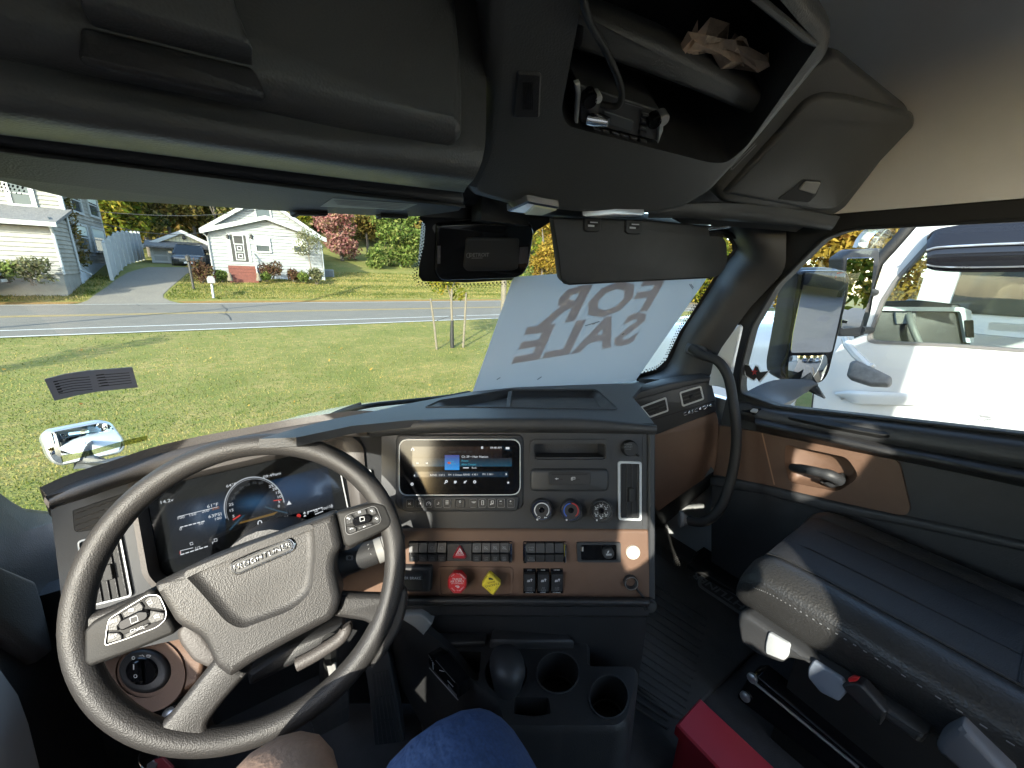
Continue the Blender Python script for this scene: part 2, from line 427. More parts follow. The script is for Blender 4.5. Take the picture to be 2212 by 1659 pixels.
# roof skin and front cap above the windshield
W = MB(); W.box2((XL-.06, YS+.045, 3.23), (XD+.06, .95, 3.26)); W.build('roof_skin', m_white, cab, 0)
def ywin(x, z): return 1.12-.17*((x-.47)/.97)**2 - .36*(z-2.1)
W = MB(); W.shell([[Vector((x, ywin(x, 2.72)-.005, 2.72)) for x in (XL-.03, -.2, .47, 1.1, XD+.03)], [Vector((x, ywin(x, 2.95)-.03, 3.0)) for x in (XL-.03, -.2, .47, 1.1, XD+.03)],
    [Vector((x, .62, 3.24)) for x in (XL-.03, -.2, .47, 1.1, XD+.03)]], .03, 4, 3); W.build('front_cap', m_white, cab, 60)
# windshield
W = MB(); W.shell([[Vector((x, ywin(x, z), z)) for x in (XL-.02, -.25, .0, .47, .94, 1.19, XD+.02)] for z in (2.0, 2.35, 2.75)], .005, 4, 2); W.build('windshield', m_wind, cab, 60)
class WS:
    """windshield surface sampled by pixel"""
    n = Vector((0, -1, -.36)).normalized()
    def at(s, x, y, h=0):
        d = ray(x, y); t = 1.0
        for _ in range(30):
            p = EYE+d*t; g = p.y-ywin(p.x, p.z); t -= g/max(.25, d.y+.36*d.z+.34*(p.x-.47)/.94*d.x)*.8
        return EYE+d*t + s.n*h
    def pts(s, px, h=0): return [s.at(x, y, h) for x, y in px]
FWS = WS()
# left wall: driver door (mostly out of view), with its window opening
dd_ = thing('driver_door', 'dark driver door trim at the bottom left edge beside the steering wheel', 'door', (XL, 0, 1.9))
DW = [(XL, -.095, 1.98), (XL, .68, 2.0), (XL, .65, 2.12), (XL, .53, 2.55), (XL, .47, 2.59), (XL, .1, 2.58), (XL, -.03, 2.555), (XL, -.095, 2.50)]
QW = [(XL, -.88, 2.575), (XL, -.62, 2.575), (XL, -.585, 2.61), (XL, -.59, 2.67), (XL, -.64, 2.72), (XL, -.88, 2.82)]
W = MB(); poly_wall(W, [[(XL, YS, 1.2), (XL, 1.02, 1.2), (XL, 1.02, 2.0), (XL, .82, 2.95), (XL, YS, 2.95)], DW, QW], (-.05, 0, 0))
W.build('door_panel', m_dark, dd_, 0)
W = MB(); W.add([Vector(p)+Vector((-.025, 0, 0)) for p in DW], [tuple(range(len(DW)))]); W.build('door_glass', m_glass, dd_, 0)
W = MB(); W.add([Vector(p)+Vector((-.025, 0, 0)) for p in QW], [tuple(range(len(QW)))]); W.build('quarter_glass', m_glass, cab, 0)
W = MB(); W.tube(cr([(XL+.03, -.3, 1.9), (XL+.045, .1, 1.9), (XL+.045, .45, 1.9), (XL+.02, .6, 1.92)], 5), .035, 10); W.build('armrest', m_dash, dd_, 60)
# left pillar foot and lower left trim that the photograph shows at its edge
FLP = Frame((XL+.035, 0, 0), (1, -.15, .05))
W = MB(); W.pad(FLP, [(-260, 900), (0, 1083), (30, 1100), (100, 1108), (128, 1140), (150, 1400), (190, 1560), (230, 1720), (-260, 1760)], .02, -.03, .012); W.build('pillar_trim', m_dark, cab, 40)
W = MB(); W.pad(FLP, pp(cN, [(-300, -60), (20, 60), (60, 170), (100, 330), (130, 470), (60, 520), (-300, 300)]), .045, -.0, .014); W.build('door_pull_trim', m_taupe, dd_, 40)
W = MB(); W.pad(FLP, pp(cN, [(-200, 420), (0, 690), (60, 850), (125, 1100), (-200, 1300)]), .012, .021, .004); W.build('painted_jamb', m_white, dd_, 0)

# ---------------- header, frit and pillars
# right A-pillar trim
xp = 1.43
pill_front = pp(cD, [(1700, 170), (1800, 215), (1855, 290), (1862, 340), (1780, 450), (1640, 680), (1500, 900), (1405, 1110), (1330, 1180), (1190, 1222)])
pill_back = pp(cD, [(2230, 110), (2225, 300), (2215, 470), (2120, 590), (1990, 730), (1900, 850), (1800, 1010), (1740, 1130), (1700, 1215), (1690, 1260)])
W = MB()
rf = [FWS.at(x, y, .012) for x, y in pill_front]
rb = [oX(x, y, 1.435) for x, y in pill_back]
mid = [(a*.62+b*.38) - (a*.5+b*.5-EYE).normalized()*.045 for a, b in zip(rf, rb)]
W.shell([rf, mid, rb], .03, 3, 4); W.build('pillar_trim', m_dash, cab, 60)
# header trim above the windshield, full width behind the visors
W = MB(); hx = (XL-.0, -.2, .1, .47, .9, 1.2, XD)
W.shell([[Vector((x, ywin(x, 2.63)-.012, 2.655)) for x in hx], [Vector((x, ywin(x, 2.63)-.05, 2.66)) for x in hx], [Vector((x, .86, 2.70)) for x in hx]], .02, 4, 3); W.build('header_trim', m_dash, cab, 60)
# frit band with its dot fringe on the glass
m_frit = mat('black_ceramic_frit', (.006, .006, .006), .35)
W = MB()
fritL = pp(cB, [(985, 350), (1045, 420), (1030, 600), (990, 760), (985, 860), (1020, 905), (1400, 915), (1790, 895), (1890, 700), (1985, 480), (2140, 380), (2200, 360), (2200, 250), (1400, 250), (1350, 180)])
W.flat(FWS, fritL, .004); W.build('frit_patch', m_frit, cab, 0, recalc=False); W = MB()
fr_edge = [FWS.at(x, y, .004) for x, y in pp(cD, [(1690, 190), (1790, 228), (1843, 300), (1850, 345), (1765, 455), (1625, 690), (1485, 905), (1390, 1105), (1320, 1168), (1180, 1205)])]
fr_in = [FWS.at(x, y, .004) for x, y in pp(cD, [(1700, 170), (1850, 180), (1950, 290), (1950, 360), (1860, 480), (1720, 720), (1590, 950), (1480, 1150), (1380, 1230), (1190, 1250)])]
W.grid([fr_edge, fr_in])
W.build('frit_band', m_frit, cab, 0, recalc=False)
W = MB()
def dots(path, step, rows, inward, rp):
    pts = cr(path, 12); acc = 0; k = 0
    for a, b in zip(pts, pts[1:]):
        L = (b-a).length; acc += L
        if acc < step: continue
        acc = 0; k += 1; d = (b-a).normalized(); nrm = Vector((-d.y, d.x))*inward
        for r in range(rows):
            q = a + nrm*(step*.75*(r+.5)) + d*(step*.5*(r % 2))
            W.flat(FWS, ell(q.x, q.y, rp*(1-.22*r), None, 6), .004)
dots(pp(cB, [(1300, 230), (700, 268), (985, 335), (1050, 430), (1035, 600), (990, 760), (978, 870), (1030, 912), (1400, 922), (1790, 902)])[2:], 5.5, 3, 1, 2.0)
dots(pp(cB, [(1895, 700), (1995, 480), (2145, 385)]), 5.0, 3, -1, 1.9)
dots([(770, 441), (800, 452), (900, 457), (985, 462)], 5.0, 2, 1, 1.9)
dots(pp(cD, [(1700, 195), (1790, 228), (1843, 300), (1850, 345), (1765, 455), (1625, 690), (1485, 905), (1390, 1105), (1320, 1168), (1180, 1205)]), 5.0, 2, 1, 1.8)
dots(pp(cA, [(-80, 150), (10, 140), (70, 150), (160, 165)]), 9.0, 3, 1, 3.2)
o = W.build('frit_dots', m_frit, cab, 0, kind='stuff', recalc=False)

# ================================================================== OVERHEAD
ov = thing('overhead_cabinet', 'large dark overhead storage cabinet with scooped pull above the left windshield', 'cabinet', (0, .6, 2.85))
def rowY(px, ys): return [oY(x, y, v) for (x, y), v in zip(px, ys)]
W = MB()
W.shell([
  rowY([(-60, -140), (300, -140), (700, -140), (1052, -140)], [.60, .60, .60, .60]),
  rowY([(-60, 90), (300, 165), (700, 240), (1050, 240)], [.565]*4),
  rowY([(-60, 170), (300, 235), (700, 305), (1045, 330)], [.555]*4),
  rowY([(-60, 230), (300, 287), (700, 345), (1028, 380)], [.565]*4),
  rowY([(-60, 262), (300, 312), (700, 365), (1010, 402)], [.60]*4),
  rowY([(-60, 278), (300, 324), (700, 376), (1003, 413)], [.655]*4),
  rowY([(-60, 286), (300, 330), (700, 381), (1003, 416)], [.74]*4)], .02, 6, 4); W.build('cabinet_body', m_head, ov, 70)
# raised door panel with chamfered lower and right edge
FOV = F3(oY(0, 90, .552), oY(980, 290, .552), oY(600, -200, .58))
W = MB(); W.pad(FOV, rquad(pp(cG, [(-400, -500), (1850, -500), (1985, 0), (2018, 350), (2018, 600), (1990, 634), (1500, 545), (900, 405), (0, 228), (-400, 150)]), [0, 0, 0, 40, 12, 12, 40, 40, 40, 0], 4), .026, -.02, .022); W.build('cabinet_door', m_head, ov, 50)
FOVd = FOV.off(.026)
W = MB(); W.pad(FOVd, rquad(pp(cG, [(330, -260), (960, -200), (1035, 105), (1112, 288), (1000, 262), (395, 112)]), [0, 0, 22, 8, 30, 14], 4), .03, -.004, .006)
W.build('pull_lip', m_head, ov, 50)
W = MB(); W.pad(FOVd, rquad(pp(cG, [(360, 118), (1000, 275), (1110, 300), (1168, 420), (1150, 440), (1060, 425), (400, 285), (345, 265)]), 14, 4), .0035, -.004, .003); W.build('pull_recess', m_dark, ov, 50)

# driver sun visor folded against the header
vis = thing('sun_visor', 'folded grey sun visor with a pale warning label under the left overhead cabinet', 'sun visor', oY(500, 400, .84))
FV1 = F3(oY(0, 288, .72), oY(1003, 424, .765), oY(600, 447, .875))
W = MB(); W.pad(FV1, rquad([(-120, 270), (0, 288), (300, 330), (700, 385), (1003, 424), (996, 445), (900, 458), (820, 456), (640, 447), (330, 425), (150, 415), (60, 392), (0, 376), (-120, 352)], 8, 3), .012, -.012, .008); W.build('visor_pad', m_dash, vis, 50)
W = MB(); W.tube([FV1.at(x, y, .016) for x, y in cr([(-120, 272), (0, 292), (300, 334), (700, 389), (1000, 428)], 6)], .0035, 6); W.build('piping', m_rubber, vis, 60)
m_label = mat('visor_label', (.33, .35, .3), .5)
W = MB(); W.flat(FV1, pp(cB, [(235, 128), (970, 187), (845, 240), (128, 203)]), .0126)
lab = W.build('warning_label', m_label, vis, 0)
W = MB(); W.strokes(FV1, [pp(cB, [(245+10*k, 145+12*k-0), (900-25*k, 198+12*k-8)]) for k in range(4)], 1.0, .0131); W.build('label_lines', m_dimprint, lab, 0)
for q in ([(1855, 302), (1900, 283), (2100, 292), (2090, 303), (1915, 297), (1880, 312)], ):
    W = MB(); W.pad(FV1, pp(cA, q), .018, .008, .002); W.build('clip_bezel', m_rubber, vis, 0)
W = MB(); W.pad(FV1, pp(cB, [(610, 298), (650, 272), (890, 285), (880, 297), (665, 288), (640, 303)]), .018, .008, .002); W.build('clip_bezel', m_rubber, vis, 0)

# centre overhead console with open cubby
oc = thing('overhead_console', 'dark overhead console with an open cubby above the windshield centre', 'console', oY(1400, 300, .62))
FO = F3(oY(1100, 445, .735), oX(1560, 440, 1.0), oY(1250, 0, .45))
cub = rquad([(1262, -150), (1250, 40), (1212, 240), (1224, 272), (1534, 352), (1570, 352), (1612, 318), (1798, 96), (1790, 60), (1720, -150)], [0, 10, 30, 22, 20, 14, 20, 14, 10, 0], 4)
outl = rquad([(1056, -150), (1050, 240), (1036, 330), (1003, 408), (1022, 430), (1108, 452), (1250, 466), (1400, 469), (1480, 452), (1540, 415), (1620, 330), (1800, 118), (1806, 62), (1770, 20), (1640, -150)], [0, 30, 30, 10, 10, 20, 20, 20, 20, 20, 20, 20, 16, 16, 0], 4)
cub[0] = (1262, -140); cub[-1] = (1600, -140)
W = MB(); round_plate(W, FO, outl, [rquad([(1262, -140), (1250, 40), (1212, 240), (1224, 272), (1534, 352), (1570, 352), (1612, 318), (1770, 92), (1600, -120)], [0, 10, 30, 22, 20, 14, 20, 14, 0], 4)], 0, .022, -.13); W.build('console_body', m_head, oc, 45)
W = MB(); W.well(FO, rquad([(1262, -140), (1250, 40), (1212, 240), (1224, 272), (1534, 352), (1570, 352), (1612, 318), (1770, 92), (1600, -120)], [0, 10, 30, 22, 20, 14, 20, 14, 0], 4), .2, .04); W.build('cubby_liner', m_dark, oc, 40)
FOi = FO.off(-.05)
W = MB(); W.pad(FOi, rquad(pp(cF, [(360, 30), (800, 205), (1335, 478), (1350, 510), (1255, 578), (900, 430), (540, 300), (340, 238)]), 10, 3), .012, -.04, .012); W.build('shelf_lip', m_head, oc, 50)
W = MB(); W.pad(FO, pp(cF, [(1225, -10), (1300, -20), (1585, 215), (1560, 235), (1500, 212)]), .004, -.004, .003); W.build('trim_edge', m_head, oc, 40)
# speaker grille on the console face
W = MB(); gp = rquad(pp(cF, [(62, 352), (187, 360), (178, 590), (42, 590)]), 9, 4); W.pad(FO, gp, .004, -.004, .003); sg = W.build('speaker_grille', m_dark, oc, 40)
W = MB()
for k in range(14):
    for j in range(5):
        x = 92+j*11; y = 405+k*10; W.pad(FO, pp(cF, [(x, y), (x+6, y), (x+6, y+5), (x, y+5)]), .0055, .004)
W.build('grille_mesh', m_hole, sg, 0, kind='stuff')
W = MB(); W.strokes(FO, [pp(cF, [(1140, 850), (1145, 835), (1262, 720), (1268, 728), (1150, 848), (1140, 850)])], 1.6, .0008); W.build('badge_outline', m_dimprint, oc, 0)
# map lamps on the console underside
FOu = F3(FO.at(1105, 452, .002), FO.at(1390, 466, .002), FO.at(1250, 430, .014))
m_lens = mat('lamp_lens', (.62, .62, .42), .25, coat=.4)
W = MB(); W.pad(FOu, pp(cB, [(1755, 285), (1930, 205), (2200, 255), (2050, 318)]), .006, -.01, .003); lam = W.build('map_lamp', m_chrome, oc, 40)
W = MB(); W.pad(FOu, pp(cB, [(1905, 300), (1990, 225), (2180, 262), (2050, 308)]), .009, .004, .002); W.build('lens', m_lens, lam, 40)
W = MB(); W.pad(FOu, pp(cD, [(820, 95), (1040, 82), (1245, 88), (1180, 100), (920, 112)]), .006, -.01, .003); W.build('map_lamp', m_silver, oc, 40)

# CB radio in the cubby
FR = F3(FO.at(*cF(360, 410), -.02), FO.at(*cF(790, 555), -.02), FO.at(*cF(370, 610), -.012))
cb = thing('cb_radio', 'black two-way radio with chrome knobs inside the overhead cubby', 'radio', FR.at(*cF(560, 560)))
W = MB(); W.pad(FR, rquad(pp(cF, [(375, 425), (790, 560), (775, 712), (730, 700), (385, 615)]), 4), .0, -.1, .002); W.build('case', mat('radio_face', (.05, .052, .055), .35, rvar=.05), cb, 40)
W = MB(); W.pad(FR, pp(cF, [(352, 412), (378, 405), (382, 470), (368, 612), (354, 610), (362, 470)]), .006, -.004, .002); W.pad(FR, pp(cF, [(770, 640), (800, 560), (795, 650), (770, 715)]), .006, -.004, .002); W.build('mounting_bracket', m_satin, cb, 40)
m_lcd = mat('dark_lcd', (.09, .1, .11), .2)
W = MB(); W.pad(FR, rquad(pp(cF, [(500, 555), (650, 605), (640, 660), (490, 612)]), 3), .002, -.002, .001); W.build('display', m_lcd, cb, 40)
for (x, y, r, mm) in ((460, 470, 19, m_satin), (786, 578, 27, m_silver), (745, 590, 30, m_gloss), (420, 480, 36, m_gloss)):
    W = MB(); c = FR.at(*cF(x, y), 0); rr = (FR.at(*cF(x+r, y), 0)-c).length; W.lathe(c, FR.n, [(rr, -.002), (rr, .014), (rr*.85, .017), (0, .017)], 18); W.build('knob', mm, cb, 40)
for k in range(6):
    x = 445+k*47; y = 634+k*11.5; W = MB(); W.pad(FR, pp(cF, [(x, y), (x+36, y+9), (x+34, y+24), (x-2, y+15)]), .004, -.002, .001); W.build('button', m_dark, cb, 30)
for k in range(4):
    x = 690-k*4; y = 560+k*30; W = MB(); W.pad(FR, pp(cF, [(x, y), (x+36, y+9), (x+34, y+24), (x-2, y+15)]), .004, -.002, .001); W.build('button', m_dark, cb, 30)
W = MB(); W.strokes(FR, [pp(cF, [(605, 510), (690, 535)]), pp(cF, [(448, 640), (486, 650)]), pp(cF, [(550, 660), (580, 668)]), pp(cF, [(596, 672), (622, 678)]), pp(cF, [(695, 570), (715, 575)]), pp(cF, [(692, 600), (712, 606)]), pp(cF, [(688, 630), (708, 637)])], 1.6, .0046); W.build('legends', m_dimprint, cb, 0)
c0 = FR.at(*cF(430, 590), .002); c1 = FR.at(*cF(500, 560), .028)
W = MB(); W.tube([c0, c0*.6+c1*.4, c1], [.012, .011, .007], 14); W.build('microphone_plug', m_chrome, cb, 40)
W = MB(); W.tube(cr([FO.at(*cF(x, y), h) for x, y, h in [(360, -160, .02), (395, 0, .015), (440, 130, .0), (520, 280, -.01), (575, 400, -.005), (592, 480, .0), (565, 535, .0), (500, 560, -.015)]], 8), .0052, 10)
o = W.build('radio_cable', m_rubber, None, 60); tag(o, 'black coiled-down microphone cable hanging into the overhead cubby', 'cable')
# crumpled paper bag on the cubby shelf
random.seed(3); rows = []
topl = pp(cF, [(985, 303), (1080, 305), (1180, 332), (1222, 322), (1228, 348), (1300, 382), (1392, 430)]); botl = pp(cF, [(1010, 330), (1075, 352), (1140, 385), (1190, 410), (1260, 440), (1325, 470), (1385, 462)])
for t in range(5):
    rows.append([FO.at(a[0]*(1-t/4)+b[0]*t/4, a[1]*(1-t/4)+b[1]*t/4, -.055 + random.uniform(-.012, .012)) for a, b in zip(topl, botl)])
W = MB(); W.shell(rows, .02); o = W.build('paper_bag', m_paper, None, 20); tag(o, 'crumpled brown paper bag on the shelf of the overhead cubby', 'paper bag')
W = MB(); W.pad(FO.off(-.06), rquad(pp(cF, [(785, 715), (830, 690), (905, 705), (920, 750), (870, 770), (795, 745)]), 8), .02, -.01, .008); o = W.build('sunglasses_case', mat('blue_case', (.01, .06, .16), .4), None, 40); tag(o, 'small blue item tucked behind the radio in the overhead cubby', 'case')

# right overhead cabinet
rc = thing('overhead_cabinet', 'smaller dark overhead cabinet with a square latch above the passenger side', 'cabinet', oY(1760, 330, .62))
FRC = F3(oX(1570, 410, 1.05), oX(1790, 452, 1.37), oX(1960, 240, 1.335))
W = MB(); W.pad(FRC, rquad([(1600, 330), (1740, 150), (1815, 105), (1970, 232), (1978, 262), (1830, 452), (1795, 474), (1560, 440), (1545, 410)], 14, 4), 0, -.12, .016); W.build('cabinet_body', m_head, rc, 50)
W = MB(); W.pad(FRC, rquad(pp(cF, [(1096, 962), (1400, 625), (1500, 500), (1590, 458), (1720, 470), (2050, 560), (2052, 620), (1650, 1046), (1560, 1052)]), [6, 30, 30, 30, 20, 20, 20, 16, 20], 4), .016, -.01, .012); W.build('cabinet_door', m_head, rc, 50)
FRd = FRC.off(.016)
W = MB(); W.pad(FRd, rquad(pp(cF, [(1447, 948), (1500, 900), (1597, 908), (1570, 980), (1530, 1018), (1370, 1002)]), 5, 3), .0015, -.004, .001); la = W.build('latch', m_hole, rc, 30)
W = MB(); W.pad(FRd, rquad(pp(cF, [(1475, 950), (1513, 908), (1590, 915), (1560, 975)]), 4, 3), .005, -.001, .002); W.build('latch_paddle', m_grey, la, 30)
# header roll below the right cabinet
rowX = lambda px, xs: [oX(x, y, v) for (x, y), v in zip(px, xs)]
W = MB(); W.shell([rowX([(1400, 448), (1500, 440), (1600, 440), (1700, 450), (1815, 468)], [.85, .98, 1.12, 1.25, 1.40]), rowX([(1400, 462), (1500, 458), (1600, 462), (1700, 474), (1802, 490)], [.87, 1.0, 1.14, 1.27, 1.405]),
   rowX([(1400, 470), (1500, 471), (1600, 478), (1700, 486), (1795, 497)], [.92, 1.05, 1.19, 1.31, 1.42]), rowX([(1400, 471), (1500, 472), (1600, 479), (1700, 487), (1795, 498)], [1.02, 1.15, 1.28, 1.38, 1.435])], .015, 4, 3); W.build('header_roll', m_head, cab, 60)

# passenger sun visor, lowered
pv = thing('sun_visor', 'lowered dark passenger sun visor hanging over the for sale sign', 'sun visor', oY(1380, 540, .80))
FPV = F3(oY(1200, 480, .77), oX(1560, 510, 1.30), oY(1380, 610, .765))
vo = pp(cD, [(598, 120), (820, 122), (1240, 132), (1684, 180), (1690, 240), (1770, 242), (1808, 285), (1812, 440), (1760, 520), (1690, 540), (1200, 562), (780, 582), (705, 582), (655, 545), (630, 350)])
W = MB(); W.pad(FPV, rquad(vo, [4, 4, 4, 6, 2, 10, 10, 14, 14, 14, 4, 6, 10, 10, 20], 4), .007, -.007, .006); W.build('visor_pad', m_dash, pv, 50)
W = MB(); W.tube([FPV.at(x, y, .0085) for x, y in cr(pp(cD, [(602, 135), (640, 360), (662, 540), (705, 575), (780, 575), (1200, 555), (1680, 533)]), 5)], .0022, 6); W.build('seam', m_rubber, pv, 60)
for (x, y) in ((870, 168), (1155, 182)):
    W = MB(); ou = rquad(pp(cD, [(x-58, y-50), (x+60, y-46), (x+56, y+42), (x+40, y+54), (x-40, y+52), (x-60, y+36)]), 4, 3); W.pad(FPV, ou, .012, .004, .003); cl = W.build('clip', m_dark, pv, 40)
    W = MB(); W.pad(FPV, rquad(pp(cD, [(x-34, y-30), (x+34, y-28), (x+32, y+16), (x-34, y+14)]), 3, 3), .0128, .010, .0005); W.build('clip_slot', m_hole, cl, 0)
    W = MB(); W.pad(FPV, pp(cD, [(x-34, y-2), (x+8, y+2), (x+8, y+14), (x-34, y+12)]), .0138, .012, .0005); W.pad(FPV, pp(cD, [(x-20, y-22), (x+30, y-20), (x+30, y-12), (x-20, y-14)]), .0145, .012, .0005); W.build('clip_spring', m_silver, cl, 0)
W = MB(); W.tube(cr([oX(x, y, v) for (x, y), v in zip(pp(cD, [(1690, 250), (1690, 205), (1780, 190), (1850, 178), (1870, 150), (1890, 142)]), [1.27, 1.27, 1.29, 1.31, 1.31, 1.31])], 5), .004, 8); W.build('pivot_rod', m_chrome, pv, 60)
W = MB(); W.pad(F3(oX(*cD(1780, 148), 1.28), oX(*cD(1960, 148), 1.34), oX(*cD(1870, 130), 1.315)), rquad(pp(cD, [(1785, 146), (1955, 142), (1955, 156), (1785, 154)]), 2), .004, -.004); W.build('pivot_bracket', m_chrome, pv, 40)

# sensor box behind the glass
sb = thing('sensor_box', 'black glossy camera sensor housing hung at the top centre of the windshield', 'camera housing', oY(1035, 540, .95))
FSB = F3(oY(930, 480, .93), oY(1140, 490, .90), oY(1030, 605, .97))
W = MB(); W.pad(FSB, rquad(pp(cB, [(1090, 395), (1500, 370), (1950, 390), (1988, 450), (1975, 600), (1935, 780), (1890, 860), (1800, 890), (1120, 912), (1060, 880), (1040, 840), (1060, 600)]), [14, 6, 14, 10, 6, 16, 14, 10, 14, 10, 10, 20], 5), .0, -.06, .008); W.build('housing', m_grey, sb, 50)
m_tintgloss = mat('smoked_gloss_cover', (.008, .008, .009), .10, rvar=.05)
W = MB(); W.pad(FSB, rquad(pp(cB, [(1135, 400), (1500, 380), (1940, 398), (1978, 470), (1935, 760), (1880, 850), (1790, 880), (1190, 898), (1140, 860), (1118, 800), (1130, 560)]), 10, 5), .012, -.002, .008); W.build('cover', m_tintgloss, sb, 50)
W = MB(); W.pad(FSB, rquad(pp(cB, [(1385, 515), (1840, 520), (1830, 780), (1790, 798), (1395, 804), (1360, 770)]), [6, 6, 12, 8, 10, 10], 4), .018, .008, .004); W.build('cover_pad', m_dark, sb, 40)
text('maker_name', 'DETROIT', FSB, *cB(1490, 660), 8, m_dimprint, sb, (1, -.01), .0186, bold=.02)
W = MB(); W.strokes(FSB, [pp(cB, ell(1398, 663, 16, 20, 14)+[(1414, 663)]), pp(cB, [(1425, 686), (1520, 685)])], 1.4, .0186); W.build('maker_emblem', m_dimprint, sb, 0)
for q in ([(1140, 590), (1166, 585), (1164, 740), (1138, 742)], [(1845, 600), (1920, 596), (1915, 735), (1835, 745)]): W = MB(); W.pad(FSB, pp(cB, q), .0135, .011); W.build('cover_window', mat('violet_grey_glass', (.10, .10, .12), .1), sb, 0)
W = MB(); W.box(oY(*cB(1700, 320), .88), .14, .05, .05); W.build('mount', m_dark, sb, 40)

# ================================================================== DASHBOARD
dash = thing('dashboard', 'wraparound dark dashboard with tan brown panels, switches and two screens', 'dashboard', (.4, .7, 1.9))
# top pad with storage tray
FT = F3(oD(880, 903, .80), oD(1412, 917, .795), Vector((.95, 1.03, 2.105)))
top_out = [(560, 948), (640, 925), (720, 905), (800, 890), (880, 872), (1020, 846), (1120, 836), (1240, 828), (1400, 818), (1366, 858), (1390, 885), (1418, 921), (1300, 908), (1150, 903), (1000, 903), (880, 908), (760, 920), (640, 945)]
tray_o = rquad([(916, 881), (948, 866), (1040, 852), (1102, 841), (1284, 841), (1294, 844), (1335, 882), (1328, 886), (1150, 883), (1002, 880)], 6, 3)
W = MB(); W.plate(FT, top_out, [tray_o], 0, -.015); W.build('top_pad', m_dash, dash, 40)
W = MB(); W.well(FT, tray_o, .022, .10); tr = W.build('storage_tray', m_dark, dash, 40)
W = MB(); W.ring(FT, tray_o, [(x*.985+1130*.015, y*.97+862*.03) for x, y in tray_o], .003, -.003); W.build('tray_lip', m_dash, tr, 40)
W = MB(); W.pad(FT, pp(cD, [(305, 1318), (335, 1310), (322, 1425), (292, 1428)]), -.002, -.02, .002); W.build('tray_divider', m_dash, tr, 40)
# brow that overhangs the centre stack
W = MB(); W.shell([[oD(x, y, d) for x, y, d in r] for r in (
   [(790, 918, .80), (900, 905, .80), (1000, 901, .80), (1200, 901, .797), (1300, 905, .795), (1418, 918, .79)],
   [(790, 922, .785), (900, 910, .785), (1000, 906, .785), (1200, 906, .785), (1300, 910, .783), (1419, 922, .78)],
   [(795, 932, .782), (900, 924, .782), (1000, 921, .782), (1200, 921, .782), (1300, 924, .780), (1419, 930, .778)],
   [(800, 940, .79), (900, 933, .79), (1000, 930, .79), (1200, 930, .79), (1300, 932, .788), (1417, 936, .785)],
   [(800, 944, .815), (900, 938, .815), (1000, 935, .815), (1200, 935, .815), (1300, 936, .815), (1412, 938, .815)])], .02, 4, 3); W.build('brow', m_dash, dash, 60)
# left cowl roll over the instrument cluster
U_ = [(103, 1074), (168, 1044), (252, 1016), (335, 987), (431, 963), (547, 940), (640, 922), (760, 905), (820, 906)]
L_ = [(110, 1093), (190, 1068), (262, 1043), (335, 1024), (431, 1000), (560, 972), (680, 950), (780, 938), (822, 938)]
yu = [.815, .84, .87, .895, .91, .915, .91, .87, .82]
mid1 = [((a[0]*.5+b[0]*.5), (a[1]*.5+b[1]*.5)) for a, b in zip(U_, L_)]
W = MB(); W.shell([[oY(x, y, v+.16) - Vector((0, 0, .05)) for (x, y), v in zip(U_, yu)], [oY(x, y, v+.03) for (x, y), v in zip(U_, yu)], [oY(x, y+2, v+.0) for (x, y), v in zip(U_, yu)], [oY(x, y, v-.018) for (x, y), v in zip(mid1, yu)],
   [oY(x, y, v-.012) for (x, y), v in zip(L_, yu)], [oY(x, y+6, v+.04) for (x, y), v in zip(L_, yu)]], .015, 4, 3); W.build('cowl_roll', m_taupe, dash, 70)

# ---- centre stack
stack = rect(824, 922, 1409, 1146)
slot = rquad(pp(cJ, [(1228, 225), (1790, 225), (1797, 335), (1228, 338)]), 6, 3)
W = MB(); W.plate(FC, stack, [slot], 0, -.02); W.build('stack_panel', m_panel, dash, 30)
W = MB(); W.well(FC, slot, .05, .03); W.build('slot_liner', m_dark, dash, 30)
W = MB(); so_ = rquad(pp(cJ, [(1160, 190), (1780, 190), (1830, 230), (1830, 415), (1185, 415)]), [18, 18, 18, 6, 6], 4); 
W.ring(FC, rquad(pp(cJ, [(1185, 188), (1832, 188), (1832, 410), (1185, 410)]), 14, 4), rquad(pp(cJ, [(1215, 214), (1802, 214), (1802, 350), (1215, 350)]), 10, 4), .006, -.002); W.build('slot_surround', m_panel, dash, 40)
W = MB(); W.pad(FC, rquad(pp(cJ, [(1185, 425), (1826, 425), (1826, 612), (1185, 612)]), 12, 4), .006, -.002, .006); W.build('storage_flap', m_panel, dash, 50)
FCk = FC.off(.006)
W = MB(); W.pad(FCk, rquad(pp(cJ, [(1338, 455), (1680, 455), (1680, 557), (1338, 557)]), 4, 3), .0015, -.002, .001); us = W.build('usb_plate', m_dark, dash, 30)
W = MB(); W.pad(FCk, pp(cJ, [(1360, 468), (1655, 468), (1650, 478), (1362, 478)]), .0022, .001); W.pad(FCk, pp(cJ, [(1425, 508), (1450, 508), (1450, 516), (1425, 516)]), .0022, .001); W.pad(FCk, pp(cJ, [(1560, 508), (1588, 508), (1588, 516), (1560, 516)]), .0022, .001); W.build('usb_port', m_hole, us, 0)
W = MB(); W.strokes(FCk, [pp(cJ, [(1390, 508), (1418, 508)]), pp(cJ, [(1398, 508), (1405, 502)]), pp(cJ, [(1398, 508), (1405, 515)]), pp(cJ, [(1522, 498), (1522, 520), (1532, 520), (1532, 504), (1522, 504)]), pp(cJ, [(1532, 510), (1552, 510), (1552, 496), (1528, 496), (1528, 500)])], 1.3, .0024); W.build('usb_symbol', m_print, us, 0)
